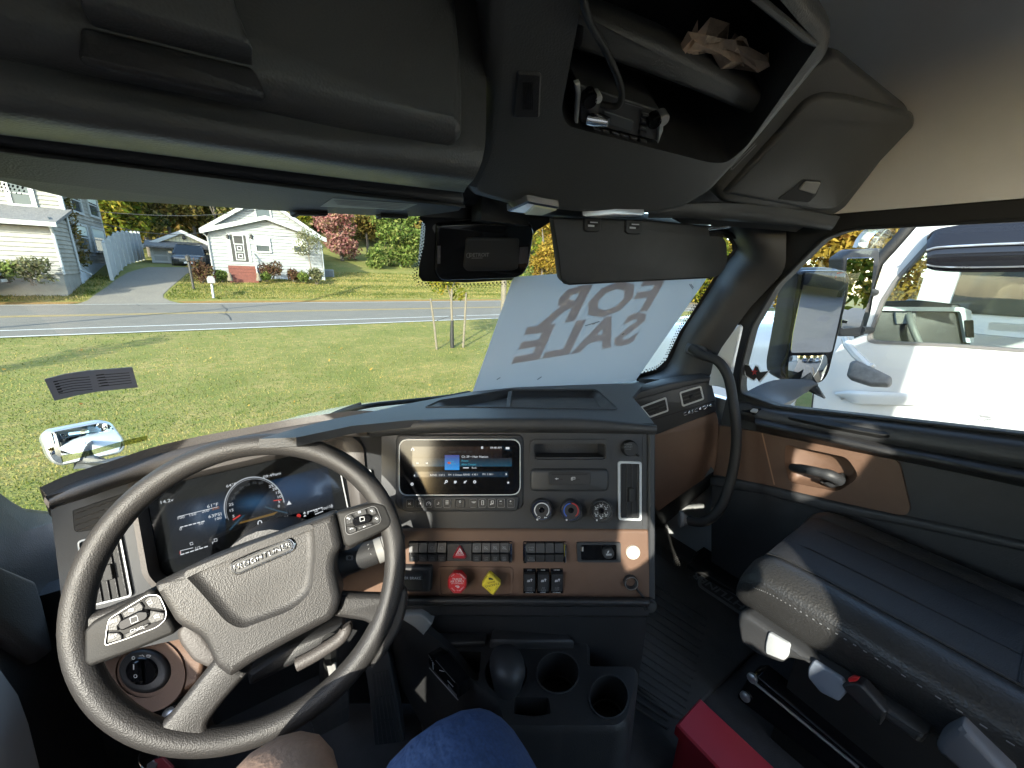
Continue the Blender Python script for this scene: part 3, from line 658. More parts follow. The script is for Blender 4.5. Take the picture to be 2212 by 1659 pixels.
# infotainment screen
scr = rquad(pp(cJ, [(130, 200), (140, 186), (1105, 186), (1112, 200), (1112, 620), (1095, 636), (145, 640), (132, 622)]), 12, 4)
W = MB(); W.pad(FC, rquad([(855, 938), (1131, 938), (1131, 1100), (855, 1100)], 16, 5), .004, -.004, .004); W.build('screen_surround', m_dark, dash, 40)
FS0 = FC.off(.004)
so2 = rquad(pp(cJ, [(128, 184), (1110, 184), (1110, 636), (128, 640)]), 20, 6); si2 = rquad(pp(cJ, [(135, 191), (1103, 191), (1103, 629), (135, 633)]), 19, 6)
W = MB(); W.pad(FS0, si2, .006, -.002, 0); inf = W.build('touchscreen', m_gloss, dash, 0)
W = MB(); W.ring(FS0, so2, si2, .0075, -.002); W.build('chrome_bezel', m_satin, inf, 30)
m_scr1 = emat('screen_glow_brown', (.16, .085, .05), .35); m_scr2 = emat('screen_glow_blue', (.02, .09, .16), .5); m_scrw = emat('screen_white', (.8, .85, .9), .9); m_scrb = emat('screen_blue', (.08, .3, .8), .6); m_scrd = emat('screen_dim', (.2, .23, .26), .35); m_cyan = emat('screen_cyan', (.1, .55, .75), .7); m_orange = emat('screen_orange', (.8, .3, .08), .5)
def gradmat(name, c0, c1, e, a, b):
    """display picture: colour runs from c0 at world point a to c1 at b"""
    m, nt, N, Lk, P = _new(name); g = N.new('ShaderNodeNewGeometry'); sub = N.new('ShaderNodeVectorMath'); sub.operation = 'SUBTRACT'; sub.inputs[1].default_value = a
    d = Vector(b)-Vector(a); dot = N.new('ShaderNodeVectorMath'); dot.operation = 'DOT_PRODUCT'; dot.inputs[1].default_value = d/d.length_squared
    r = N.new('ShaderNodeValToRGB'); r.color_ramp.elements[0].color = (*c0, 1); r.color_ramp.elements[1].color = (*c1, 1)
    Lk.new(g.outputs['Position'], sub.inputs[0]); Lk.new(sub.outputs[0], dot.inputs[0]); Lk.new(dot.outputs['Value'], r.inputs[0]); Lk.new(r.outputs[0], P.inputs['Emission Color'])
    P.inputs['Emission Strength'].default_value = e*.2; P.inputs['Base Color'].default_value = (.006, .006, .007, 1); P.inputs['Roughness'].default_value = .12
    return m
FSd = FS0.off(.006)
W = MB(); W.flat(FSd, pp(cJ, [(230, 248), (960, 248), (960, 340), (230, 340)]), .0003); W.build('display_top', gradmat('display_top_picture', (.035, .022, .016), (.012, .010, .012), .5, FSd.at(*cJ(600, 250)), FSd.at(*cJ(600, 340))), inf, 0)
W = MB(); W.flat(FSd, pp(cJ, [(230, 341), (1040, 341), (1040, 410), (230, 410)]), .0003); W.build('display_band', gradmat('display_band_picture', (.03, .02, .018), (.02, .1, .17), .5, FSd.at(*cJ(600, 330)), FSd.at(*cJ(600, 412))), inf, 0)
W = MB(); W.flat(FSd, pp(cJ, [(250, 452), (1010, 452), (1010, 497), (250, 497)]), .0003); W.build('display_strip', m_scr2 if False else emat('display_strip', (.015, .05, .1), .4), inf, 0)
W = MB(); W.flat(FSd, pp(cJ, [(494, 317), (613, 317), (613, 438), (494, 438)]), .0006); W.build('album_art', gradmat('album_picture', (.06, .07, .25), (.03, .3, .75), .8, FSd.at(*cJ(550, 317)), FSd.at(*cJ(550, 438))), inf, 0)
W = MB(); W.flat(FSd, pp(cJ, ell(530, 380, 15, 10, 8)), .0009); W.build('album_mark', emat('album_red', (.7, .15, .1), .7), inf, 0)
def tx(s, x, y, h, m, d=(1, 0), c=cJ, fr=None, par=None, off=.0008, **k):
    sc = {id(cJ): 3.253, id(cI): 3.072, id(cN): 2.212, id(cL): 2.765, id(cM): 2.212}.get(id(c), 3)
    return text('lettering', s, fr or FSd, *c(x, y), h/sc*K, m, par or inf, d, off, **k)
tx('Hair', 553, 370, 14, m_cyan, off=.0009); tx('Nation', 560, 388, 13, m_cyan, off=.0009)
tx('Ch 39 • Hair Nation', 630, 331, 19, m_scrw, align='LEFT'); tx('Poison', 630, 364, 15, m_cyan, align='LEFT'); tx('Alice Cooper', 630, 393, 16, m_cyan, align='LEFT'); tx('Rock', 713, 421, 14, m_scrw, align='LEFT')
tx('09:48 AM', 910, 258, 17, m_scrw); tx('SiriusXM   FM   AM   WX', 620, 292, 13, m_scrd)
tx('FM', 950, 475, 13, m_scrd); tx('BAND  3 87.5', 435, 480, 15, m_scrw); tx('FM  3 Ostaen', 580, 478, 15, m_scrw); tx('BAND  4 90.1', 705, 476, 15, m_scrw); tx('FM  5 90.1', 845, 474, 15, m_scrw)
W = MB(); ic = []
ic += [pp(cJ, [(224, 282), (224, 270), (233, 260), (243, 270), (243, 282)]), pp(cJ, ell(229, 553, 9, 9, 10)+[(238, 553)]), pp(cJ, ell(738, 535, 9, 9, 10)+[(747, 535)]), pp(cJ, ell(508, 531, 8, 8, 8)+[(516, 531)]), pp(cJ, [(502, 537), (492, 550)]), pp(cJ, [(570, 530), (590, 530)]), pp(cJ, [(570, 537), (592, 537)]), pp(cJ, [(570, 544), (585, 544)]), pp(cJ, [(650, 545), (672, 525)]), pp(cJ, [(652, 530), (660, 538), (660, 545)]), pp(cJ, [(252, 476), (246, 483), (252, 491)]), pp(cJ, [(990, 465), (997, 472), (990, 480)]), pp(cJ, [(793, 250), (793, 264), (803, 264), (803, 250), (793, 250)]), pp(cJ, [(643, 421), (690, 421)])]
W.strokes(FSd, ic, 2.0); st = [(1010+ (13 if k % 2 == 0 else 5.5)*sin(pi*k/5), 541-(13 if k % 2 == 0 else 5.5)*cos(pi*k/5)) for k in range(10)]; W.flat(FSd, pp(cJ, st))
for x in (274, 347):
    s_ = 1 if x > 300 else -1; W.flat(FSd, pp(cJ, [(x-6*s_, 376), (x+5*s_, 383), (x-6*s_, 390)])); W.strokes(FSd, [pp(cJ, [(x+7*s_, 376), (x+7*s_, 390)])], 1.2)
W.flat(FSd, pp(cJ, [(990, 252), (1020, 252), (1020, 270), (990, 270)])); W.build('screen_symbols', m_scrw, inf, 0)
W = MB(); W.strokes(FSd, [pp(cJ, [(965, 245), (985, 275), (1040, 278)]), pp(cJ, ell(274, 383, 17, 17, 14)+[(291, 383)]), pp(cJ, ell(347, 383, 17, 17, 14)+[(364, 383)])], .9); W.build('screen_outlines', m_scr2, inf, 0)
# button strip under the screen
W = MB(); W.pad(FC, rquad(pp(cJ, [(148, 642), (1103, 640), (1090, 755), (1060, 768), (180, 772), (150, 750)]), 8, 4), .009, -.002, .004); bs = W.build('button_strip', m_panel, dash, 40)
FBS = FC.off(.009)
for x in (180, 258, 331, 412, 480, 580, 695, 768, 845, 920, 1000):
    W = MB(); w = 80 if x == 580 else 64; W.pad(FBS, rquad(pp(cJ, [(x, 674), (x+w, 672), (x+w, 744), (x, 746)]), 3.5, 3), .0022, -.001, .0012); W.build('button', m_dark, bs, 30)
W = MB(); FBk = FBS.off(.0022)
for x in (180, 258, 331, 412, 480, 695, 768, 845, 920, 1000):
    q = rquad(pp(cJ, [(x+2, 676), (x+62, 674), (x+62, 742), (x+2, 744)]), 3.5, 3); W.strokes(FBk, [q+[q[0]]], .7, .0003)
W.build('button_outline', m_dimprint, bs, 0)
W = MB(); W.strokes(FBk, [pp(cJ, arc(363, 715, 17, -40, 220, 12)), pp(cJ, [(363, 715), (373, 703)]), pp(cJ, [(430, 716), (445, 716), (447, 706), (440, 700)]), pp(cJ, ell(619, 695, 7, 7, 8)+[(626, 695)]), pp(cJ, [(712, 698), (748, 698)]), pp(cJ, [(720, 705), (740, 705)]), pp(cJ, [(795, 686), (810, 686), (810, 722), (795, 722), (795, 686)]), pp(cJ, [(872, 718), (872, 690), (888, 686), (888, 712)]), pp(cJ, [(940, 692), (957, 692)]), pp(cJ, [(1022, 692), (1036, 692)]), pp(cJ, [(1029, 686), (1029, 699)]), pp(cJ, [(200, 705), (200, 720)]), pp(cJ, [(216, 705), (205, 712), (216, 719)]), pp(cJ, [(296, 704), (296, 719)]), pp(cJ, [(282, 704), (292, 711), (282, 718)]), pp(cJ, [(500, 690), (525, 690)]), pp(cJ, [(500, 702), (525, 702)]), pp(cJ, [(500, 714), (525, 714)])], 1.4, .0004)
W.flat(FBk, pp(cJ, ell(868, 718, 6, 5, 8)), .0004); W.flat(FBk, pp(cJ, ell(884, 713, 6, 5, 8)), .0004); W.build('button_symbols', m_print, bs, 0)
tx('VOL', 948, 714, 11, m_dimprint, fr=FBk, par=bs, off=.0004); tx('VOL', 1029, 714, 11, m_dimprint, fr=FBk, par=bs, off=.0004); tx('ON', 619, 716, 10, m_dimprint, fr=FBk, par=bs, off=.0004)
# three climate knobs
for i, (x, y) in enumerate(((1283, 765), (1521, 768), (1767, 770))):
    c = FC.at(*cJ(x-4, y-12)); r = (FC.at(*cJ(x+88, y))-FC.at(*cJ(x, y))).length
    W = MB(); W.lathe(c, FC.n, [(r, -.002), (r*1.02, .003), (r*.98, .006), (r*.92, .008), (r*.90, .024), (r*.8, .026), (0, .026)], 36); kb = W.build('climate_knob', m_dark, dash, 40)
    FK = Frame(c + FC.n*.026, FC.n); X, Y = cJ(x, y)
    R_ = r/ (FC.at(X+1, Y)-FC.at(X, Y)).length
    W = MB(); ou = ell(X, Y, R_*.89, None, 40); inn = ell(X, Y, R_*.83, None, 40); W.ring(FK, ou, inn, .0012, -.002); W.build('chrome_ring', m_chrome, kb, 30)
    W = MB(); W.lathe(FK.at(X, Y), FC.n, [(r*.26, 0.0), (r*.24, -.003+.0045), (r*.1, .0008), (0, .0008)], 18); W.build('knob_dimple', m_gloss, kb, 40)
    W = MB(); W.flat(FK, ell(X-R_*.42, Y+R_*.85, 2.2, None, 8), .0016); W.build('pointer', m_print, kb, 0)
    if i == 0:
        W = MB(); W.strokes(FK, [arc(X, Y, R_*.66, -48, 228, 30)], R_*.09); W.strokes(FK, [[(X-5, Y), (X-5, Y-4), (X+4, Y-5)], [(X-5, Y), (X+5, Y+1)]], 1.2); W.strokes(FK, [ell(X-6, Y+R_*.68, 2.6, None, 8)+[(X-3.4, Y+R_*.68)]], .8)
        W.strokes(FK, [[(X+5, Y+R_*.64), (X+11, Y+R_*.72)], [(X+11, Y+R_*.64), (X+5, Y+R_*.72)]], 1.4); W.build('fan_scale', m_print, kb, 0)
    elif i == 1:
        W = MB(); W.strokes(FK, [arc(X, Y, R_*.66, 95, 232, 20)], R_*.1); W.build('cold_scale', m_blueprint, kb, 0)
        W = MB(); W.strokes(FK, [arc(X, Y, R_*.66, -52, 85, 20)], R_*.1); W.build('hot_scale', m_redprint, kb, 0)
        W = MB(); W.strokes(FK, [ell(X, Y, 3, None, 8)+[(X+3, Y)]], .9); W.build('knob_symbol', m_dimprint, kb, 0)
    else:
        W = MB()
        for a in (90, 35, 145, -35, 215, 270):
            u = X + R_*.55*cos(radians(a)); v = Y - R_*.55*sin(radians(a)); W.strokes(FK, [[(u-4, v-3), (u-1, v+2), (u+4, v-1)], [(u-3, v+4), (u+2, v+4)], [(u+3, v-5), (u+3, v-3)]], 1.2)
        W.build('airflow_symbols', m_print, kb, 0)
# power outlet cap
c = FC.at(*cJ(1990, 258)); r = (FC.at(*cJ(2052, 258))-c).length
W = MB(); W.lathe(c, FC.n, [(r*1.05, -.002), (r*1.05, .004), (r, .006), (r*.96, .015), (r*.9, .017), (0, .017)], 30); po = W.build('outlet_cap', m_rubber, dash, 40)
W = MB(); W.pad(FC, rquad(pp(cJ, [(2020, 285), (2035, 280), (2068, 312), (2058, 324), (2040, 318)]), 3, 3), .014, .0, .003); W.build('cap_tab', m_rubber, po, 40)
FPO = FC.off(.017)
for s_, y in (('POWER', 232), ('OUTLET', 252), ('15A MAX', 271)): tx(s_, 1985, y, 14 if y < 260 else 9, m_dimprint, (1, .02), fr=FPO, par=po, off=.0004)
# upright vent on the stack
def vent(fr, quad_o, frac, n, vertical, par, mframe, knob=True, depth=.03, r=5, dark=m_hole):
    q = [Vector(p) for p in quad_o]; c = sum(q, Vector((0, 0)))/4
    inn = [tuple(p+(c-p)*0 + Vector((0, 0))) for p in q]
    w = (q[1]-q[0]).length; hgt = (q[3]-q[0]).length
    def uv(u, v): return tuple((q[0]*(1-u)+q[1]*u)*(1-v) + (q[3]*(1-u)+q[2]*u)*v)
    fu, fv = frac/w, frac/hgt
    O = rquad(quad_o, r, 4); I = rquad([uv(fu, fv), uv(1-fu, fv), uv(1-fu, 1-fv), uv(fu, 1-fv)], max(1.5, r-frac*.5), 4)
    W = MB(); W.ring(fr, O, I, .005, -.002); ve = W.build('air_vent', mframe, par, 30)
    W = MB(); W.well(fr.off(.001), I, depth, .05); W.pad(fr, I, .0008, .0003); W.build('vent_well', dark, ve, 30)
    for k in range(n):
        t = (k+.7)/(n+.4); g = .022
        if vertical: quad = [uv(t-g, fv), uv(t+g, fv), uv(t+g, 1-fv), uv(t-g, 1-fv)]
        else: quad = [uv(fu, t-g*1.6), uv(1-fu, t-g*1.6), uv(1-fu, t+g*1.6), uv(fu, t+g*1.6)]
        W = MB(); W.pad(fr, quad, .0035, .0005, .0006); W.build('vent_slat', m_dark, ve, 30)
    if knob:
        quad = [uv(.45, .45), uv(.68, .45), uv(.68, .68), uv(.45, .68)] if vertical else [uv(.4, .42), uv(.6, .42), uv(.6, .7), uv(.4, .7)]
        W = MB(); W.pad(fr, rquad(quad, 1.5, 2), .008, .001, .001); W.build('vent_slider', m_rubber, ve, 30)
    return ve
vent(FC, pp(cJ, [(1899, 364), (2090, 368), (2090, 846), (1902, 840)]), 4.6, 4, True, dash, m_satin, r=6)
# tan lower panel
W = MB(); W.pad(FC, rquad([(735, 1140), (1400, 1143), (1407, 1290), (720, 1290)], [2, 5, 3, 2], 3), .006, -.02, .005); W.build('tan_panel', m_tan, dash, 40)
W = MB(); W.pad(FC, [(1399, 930), (1413, 936), (1413, 1292), (1399, 1290)], .008, -.03, .003); W.pad(FC, [(1388, 930), (1391, 930), (1391, 1140), (1388, 1140)], .0012, -.002); W.build('stack_edge_trim', m_panel, dash, 30)
FT2 = FC.off(.006)
def bank(x0, x1, y0, y1, cols, par, rows=2, left=True):
    W = MB(); W.pad(FT2, rquad(pp(cJ, [(x0, y0), (x1, y0), (x1, y1), (x0, y1)]), 3, 3), .003, -.004, .002); bk = W.build('switch_bank', m_gloss, par, 30)
    ym = (y0+y1)/2
    for a, b in cols:
        for ya, yb, s_ in ((y0+5, ym-8, 1), (ym+8, y1-8, -1)):
            W = MB(); P0 = [FT2.at(*cJ(x, y), h) for x, y, h in ((a+2, ya, .012 if s_ < 0 else .008), (b-2, ya, .012 if s_ < 0 else .008), (b-2, yb, .012 if s_ > 0 else .008), (a+2, yb, .012 if s_ > 0 else .008))]
            W.ringstack([[p-FT2.n*.012 for p in P0], P0]); W.build('switch', m_dark, bk, 30)
    return bk, ym
b1, ym = bank(205, 1042, 1016, 1178, [(212, 287), (290, 362), (364, 437), (440, 512), (722, 795), (797, 868), (870, 942), (944, 1016)], dash)
W = MB(); W.pad(FT2, pp(cJ, [(516, 1020), (720, 1020), (720, 1166), (516, 1166)]), .0095, .002, .002); W.build('hazard_plate', m_dark, b1, 30)
FHz = FT2.off(.0095)
W = MB(); W.pad(FHz, rquad(pp(cJ, [(616, 1040), (672, 1140), (660, 1148), (570, 1148), (560, 1140)]), [5, 3, 3, 3, 3], 3), .009, 0, .003); hz = W.build('hazard_switch', m_darkred, b1, 40)
W = MB(); FHk = FHz.off(.009)
for k, ww in ((1, 1.6), (.5, 1.2)): t3 = pp(cJ, [(616, 1110-34*k), (616+32*k, 1110+20*k), (616-32*k, 1110+20*k), (616, 1110-34*k)]); W.strokes(FHk, [t3], ww)
W.build('hazard_symbol', m_print, hz, 0)
W = MB(); W.pad(FT2, pp(cJ, [(1020, 1018), (1040, 1020), (1040, 1174), (1018, 1174)]), .014, .0, .003); W.build('chrome_end', m_chrome, b1, 30)
for x, s1, s2 in ((757, '', 'ATC\nSPIN'), (832, '', 'LDW\nOFF'), (906, '', 'LKA\nOFF'), (980, '', 'ESC\nOFF'), (250, '', 'ENG\nOFF'), (325, '', 'HILL\nHOLD'), (400, '', 'UTIL\nLIGHT'), (475, '', 'LIGHT\nTEST')):
    tx(s2, x, 1140, 12, m_dimprint, fr=FT2, par=b1, off=.0125)
W = MB()
for x in (400, 478, 757, 832, 906, 980):
    W.strokes(FT2, [pp(cJ, [(x-14, 1062), (x-10, 1046), (x+8, 1044), (x+14, 1062), (x-14, 1062)])], 1.1, .0115)
    if x > 800: W.strokes(FT2, [pp(cJ, [(x-16, 1040), (x+16, 1068)])], 1.1, .0116)
W.build('switch_symbols', m_dimprint, b1, 0)
b2, ym = bank(1130, 1480, 1018, 1182, [(1160, 1230), (1233, 1305), (1308, 1380), (1383, 1456)], dash)
for a in ((1134, 1158), (1458, 1477)):
    W = MB(); W.pad(FT2, pp(cJ, [(a[0], 1022), (a[1], 1022), (a[1], 1176), (a[0], 1176)]), .014, .0, .003); W.build('chrome_end', m_chrome, b2, 30)
tx('OVER\nRIDE', 1195, 1060, 13, m_dimprint, fr=FT2, par=b2, off=.0118); tx('ENG\nSHTDN', 1195, 1142, 13, m_dimprint, fr=FT2, par=b2, off=.0122)
# lighter bin
bo = rquad(pp(cJ, [(1565, 1022), (1920, 1022), (1924, 1184), (1572, 1184)]), 4, 3); bi = rquad(pp(cJ, [(1598, 1042), (1888, 1042), (1890, 1166), (1602, 1166)]), 4, 3)
W = MB(); W.ring(FT2, bo, bi, .004, -.004); lb = W.build('lighter_bin', m_panel, dash, 30)
W = MB(); W.well(FT2.off(.002), bi, .03, .02); W.pad(FT2, bi, .0012, .0004); W.build('bin_liner', m_gloss, lb, 30)
c = FT2.at(*cJ(1815, 1098), .002); r = (FT2.at(*cJ(1860, 1098))-FT2.at(*cJ(1815, 1098))).length
W = MB(); W.lathe(c, FC.n, [(r, 0), (r, .01), (r*.85, .012), (0, .012)], 24); W.build('lighter_knob', m_dark, lb, 40)
W = MB(); W.strokes(FT2, [pp(cJ, [(1795, 1106), (1835, 1106), (1835, 1098), (1795, 1098), (1795, 1106)]), pp(cJ, [(1803, 1092), (1808, 1075), (1815, 1070), (1812, 1082), (1804, 1090)])], 1.3, .0146); W.build('lighter_symbol', m_print, lb, 0)
W = MB(); W.tube([FT2.at(*cJ(1606, 1050), .006), FT2.at(*cJ(1606, 1085), .006)], .004, 8); W.build('chrome_clip', m_chrome, lb, 40)
# round emblem button
c = FT2.at(*cJ(2022, 1104)); r = (FT2.at(*cJ(2078, 1104))-c).length
m_pearl = mat('cream_emblem', (.62, .58, .48), .3)
W = MB(); W.lathe(c, FC.n, [(r, -.002), (r, .004), (r*.9, .006), (r*.8, .0045), (0, .0045)], 30); eb = W.build('round_button', m_pearl, dash, 30)
W = MB(); FE = FT2.off(.0045); X, Y = cJ(2022, 1104); W.strokes(FE, [ell(X, Y, 12.5, None, 24)+[(X+12.5, Y)], arc(X-6, Y-8, 14, -60, 20, 8), arc(X+6, Y-10, 14, 180, 260, 8), [(X-8, Y+4), (X, Y+2), (X+5, Y+8)]], .9, .0004); W.build('button_emblem', m_dimprint, eb, 0)
# trailer brake lever box
W = MB(); W.pad(FT2, rquad(pp(cJ, [(120, 1200), (392, 1204), (398, 1225), (392, 1400), (370, 1410), (120, 1408)]), 6, 4), .014, -.004, .005); tb = W.build('brake_lever_box', m_dark, dash, 40)
W = MB(); W.pad(FT2, rquad(pp(cJ, [(150, 1300), (330, 1296), (330, 1390), (150, 1392)]), 4, 3), .0155, .012, .001); W.build('lever_recess', m_hole, tb, 30)
W = MB(); W.pad(FT2, rquad(pp(cJ, [(130, 1236), (322, 1232), (345, 1250), (345, 1285), (130, 1290)]), 4, 3), .03, .012, .006); lv = W.build('lever_grip', m_rubber, tb, 40)
tx('TRAILER BRAKE', 225, 1261, 23, m_print, fr=FT2, par=tb, off=.0306, sx=.93)
# recess with the two push valves
W = MB(); W.ring(FT2, rquad(pp(cJ, [(440, 1222), (1050, 1226), (1045, 1455), (440, 1455)]), 10, 4), rquad(pp(cJ, [(462, 1234), (1030, 1238), (1028, 1450), (460, 1450)]), 8, 4), .003, -.002); W.build('valve_surround', m_tan, dash, 40)
rv = thing('air_supply_knob', 'red octagonal trailer air supply push knob on the tan panel', 'knob', FT2.at(*cJ(598, 1345)))
X, Y = cJ(598, 1345); W = MB(); W.lathe(FT2.at(X, Y), FC.n, [(.008, -.003), (.008, .028)], 14); W.build('stem', m_dark, rv, 40)
oc8 = [(X+21.3*cos(pi/8+pi/4*k), Y+23.5*sin(pi/8+pi/4*k)) for k in range(8)]
FRv = FT2.off(.03)
# outlines are measured where the knob faces stand, 36 mm in front of the panel
W = MB(); W.pad(FRv, rquad(oc8, 2, 2), .010, -.006, .003); kn = W.build('knob_face', m_red, rv, 40)
FRt = FRv.off(.010)
for s_, y, h in (('TRAILER', 1327, 18), ('AIR SUPPLY', 1346, 18), ('NOT FOR PARKING', 1362, 9)): tx(s_, 595, y, h, m_print, fr=FRt, par=kn, off=.0005, sx=.88)
for s_, x, y, d, h in (('PULL', 560, 1295, (.75, -.66), 11), ('EVACUATE', 637, 1302, (.75, .66), 10), ('TO', 598, 1283, (1, 0), 9), ('PUSH', 562, 1410, (.75, .66), 11), ('SUPPLY', 632, 1405, (.75, -.66), 11), ('TO', 598, 1418, (1, 0), 9)): tx(s_, x, y, h, m_print, d, fr=FRt, par=kn, off=.0005)
W = MB(); W.strokes(FRt, [pp(cJ, [(580, 1382), (605, 1382), (612, 1388), (605, 1394), (592, 1392)])], 2, .0006); W.build('maker_mark', m_print, kn, 0)
yv = thing('parking_brake_knob', 'yellow diamond parking brake push knob beside the red octagon', 'knob', FT2.at(*cJ(873, 1353)))
X, Y = cJ(873, 1353); W = MB(); W.lathe(FT2.at(X, Y), FC.n, [(.008, -.003), (.008, .028)], 14); W.build('stem', m_dark, yv, 40)
W = MB(); W.pad(FRv, rquad(pp(cJ, [(858, 1262), (955, 1348), (888, 1446), (792, 1362)]), 5, 4), .010, -.006, .003); kn = W.build('knob_face', m_yellow, yv, 40)
tx('PARKING', 878, 1374, 20, m_blackprint, (-.96, .25), fr=FRt, par=kn, off=.0005); tx('BRAKE', 872, 1351, 15, m_blackprint, (-.97, .2), fr=FRt, par=kn, off=.0005)
for s_, x, y, d, h in (('PULL', 833, 1310, (-.55, .8), 9), ('APPLY', 900, 1294, (-.75, -.65), 9), ('PUSH', 858, 1408, (-.75, -.65), 9), ('RELEASE', 912, 1395, (-.55, .8), 8)): tx(s_, x, y, h, m_blackprint, d, fr=FRt, par=kn, off=.0005)
W = MB(); W.pad(FRt, pp(cJ, [(850, 1315), (866, 1314), (888, 1324), (886, 1332), (852, 1330)]), .0005, 0); W.build('truck_symbol', m_blackprint, kn, 0)
# three rocker switches
for i, (x0, s1, s2, s3) in enumerate(((1132, 'LOCK', 'INTER\nAXLE', 'UNLOCK'), (1243, 'SLIDE', 'AIR\nSLIDE', 'LOCK'), (1353, 'LOWER', 'SUSP\nHGT', 'NORMAL'))):
    W = MB(); W.pad(FT2, pp(cJ, [(x0, 1238), (x0+100, 1238), (x0+100, 1438), (x0, 1438)]), .003, -.004, .001); rk = W.build('rocker_switch', m_gloss, dash, 30)
    W = MB(); W.ringstack([[FT2.at(*cJ(x, y), .001) for x, y in ((x0+6, 1262), (x0+94, 1262), (x0+94, 1410), (x0+6, 1410))], [FT2.at(*cJ(x, y), h) for x, y, h in ((x0+6, 1262, .014), (x0+94, 1262, .014), (x0+94, 1410, .007), (x0+6, 1410, .007))]]); W.build('rocker', m_dark, rk, 30)
    tx(s1, x0+50, 1247, 10, m_print, fr=FT2, par=rk, off=.0036); tx(s3, x0+50, 1428, 11, m_print, fr=FT2, par=rk, off=.0036); tx(s2, x0+50, 1388, 12, m_dimprint, fr=FT2, par=rk, off=.0095)
    W = MB(); W.strokes(FT2, [pp(cJ, [(x0+32, 1310), (x0+52, 1308), (x0+52, 1318), (x0+30, 1320)]), pp(cJ, [(x0+56, 1302), (x0+72, 1302)]), pp(cJ, [(x0+64, 1296), (x0+64, 1318)])], 1.6, .0138); W.build('rocker_symbol', m_print, rk, 0)
# socket with dangling cap
c = FT2.at(*cJ(2002, 1345)); r = (FT2.at(*cJ(2060, 1345))-c).length
W = MB(); W.lathe(c, FC.n, [(r, -.002), (r, .004), (r*.86, .007), (r*.84, .007), (r*.66, .004), (r*.66, -.0005), (0, -.0005)], 30); sk = W.build('power_socket', m_rubber, dash, 40)
W = MB(); ou = ell(*cJ(2002, 1345), 14.2, None, 30); inn = ell(*cJ(2002, 1345), 12.4, None, 30); W.ring(FT2, ou, inn, .0095, .004); W.build('socket_ring', m_chrome, sk, 30)
c2 = FT2.at(*cJ(2155, 1530), .004)
W = MB(); W.tube(cr([FT2.at(*cJ(x, y), .006) for x, y in [(2040, 1385), (2075, 1430), (2110, 1475), (2140, 1510)]], 4), .0022, 8); W.build('cap_strap', m_rubber, sk, 60)
W = MB(); W.lathe(c2, (FC.n+Vector((0, 0, .15))), [(r*.95, -.006), (r*.98, 0), (r*.9, .004), (r*.62, .004), (r*.58, .009), (r*.3, .010), (0, .010)], 26); W.build('socket_cap', m_rubber, sk, 40)
# lower lip and kick panel
W = MB(); W.shell([[oD(x, y, d) for x, y, d in r] for r in ([(880, 1286, .82), (1100, 1287, .82), (1402, 1290, .82)], [(880, 1292, .79), (1100, 1293, .79), (1402, 1296, .79)], [(872, 1301, .785), (1100, 1302, .785), (1402, 1306, .785)], [(868, 1306, .80), (1100, 1307, .80), (1402, 1310, .80)], [(868, 1309, .87), (1100, 1310, .87), (1402, 1312, .87)])], .012, 4, 3); W.build('lower_lip', m_gloss if False else m_dark, dash, 60)
W = MB(); W.shell([[oD(x, y, d) for x, y, d in r] for r in ([(700, 1290, .90), (1000, 1300, .88), (1408, 1300, .86)], [(690, 1330, .91), (1000, 1328, .885), (1400, 1330, .865)], [(690, 1332, .93), (1000, 1332, .90), (1398, 1334, .88)], [(690, 1400, .96), (1000, 1400, .93), (1390, 1400, .90)], [(690, 1520, 1.02), (1000, 1520, 1.0), (1370, 1520, .97)])], .02, 3, 1); W.build('kick_panel', m_dark, dash, 30)
W = MB(); W.pad(Frame(oD(920, 1340, .875), FC.n), pp(cK, [(110, 180), (200, 165), (290, 160), (340, 190), (385, 240), (315, 330), (250, 270)]), .008, -.03, .004); W.build('column_bracket', m_grey, dash, 40)

# ---- passenger side of the dash
FV = F3(oY(*cL(210, 400), .82), oX(*cL(620, 300), 1.41), oY(*cL(215, 1000), .77))
gl = [(45, 268), (300, 195), (582, 128), (600, 170), (632, 290), (632, 350), (215, 512), (196, 470), (150, 400)]
W = MB(); W.pad(FV, rquad(pp(cL, gl), [10, 4, 3, 4, 3, 3, 3, 3, 3], 3), .012, -.05, .004); W.build('vent_panel', m_panel, dash, 40)
W = MB(); W.pad(FV, rquad(pp(cL, [(30, 262), (60, 215), (300, 150), (580, 105), (584, 135), (300, 205), (48, 276)]), [6, 10, 3, 3, 3, 3, 6], 3), .03, -.06, .006); W.build('vent_panel_lip', m_dash, dash, 40)
FVt = FV.off(.012)
W = MB(); W.strokes(FVt, [pp(cL, [(200, 412), (625, 283)])], 2.2, .0003); W.build('groove', m_hole, dash, 0)
vent(FVt, pp(cL, [(110, 322), (290, 254), (306, 352), (176, 398)]), 3.2, 4, False, dash, m_satin, r=4)
vent(FVt, pp(cL, [(380, 222), (530, 176), (552, 270), (402, 322)]), 3.0, 4, False, dash, m_satin, r=4)
text('badge_lettering', 'CASCADIA', FVt, *cL(504, 345), 25/2.765*K, m_chrome, dash, (160, -52), .001, ext=.003, bold=.02, sx=1.15, shear=.25)
W = MB(); W.pad(FV, rquad(pp(cL, [(200, 515), (632, 352), (650, 420), (640, 690), (622, 770), (300, 996), (230, 1050), (205, 1000)]), [3, 3, 6, 6, 6, 6, 6, 3], 3), .006, -.03, .004); W.build('glovebox_panel', m_tan, dash, 40)
FVl = F3(oY(*cL(215, 1000), .772), oX(*cL(620, 770), 1.405), oY(*cL(300, 1200), .90))
W = MB(); W.pad(FVl, pp(cL, [(200, 1000), (300, 992), (625, 768), (612, 840), (560, 930), (490, 985), (420, 1080), (230, 1180), (195, 1185)]), .0, -.03, .004); W.build('lower_trim', m_panel, dash, 40)
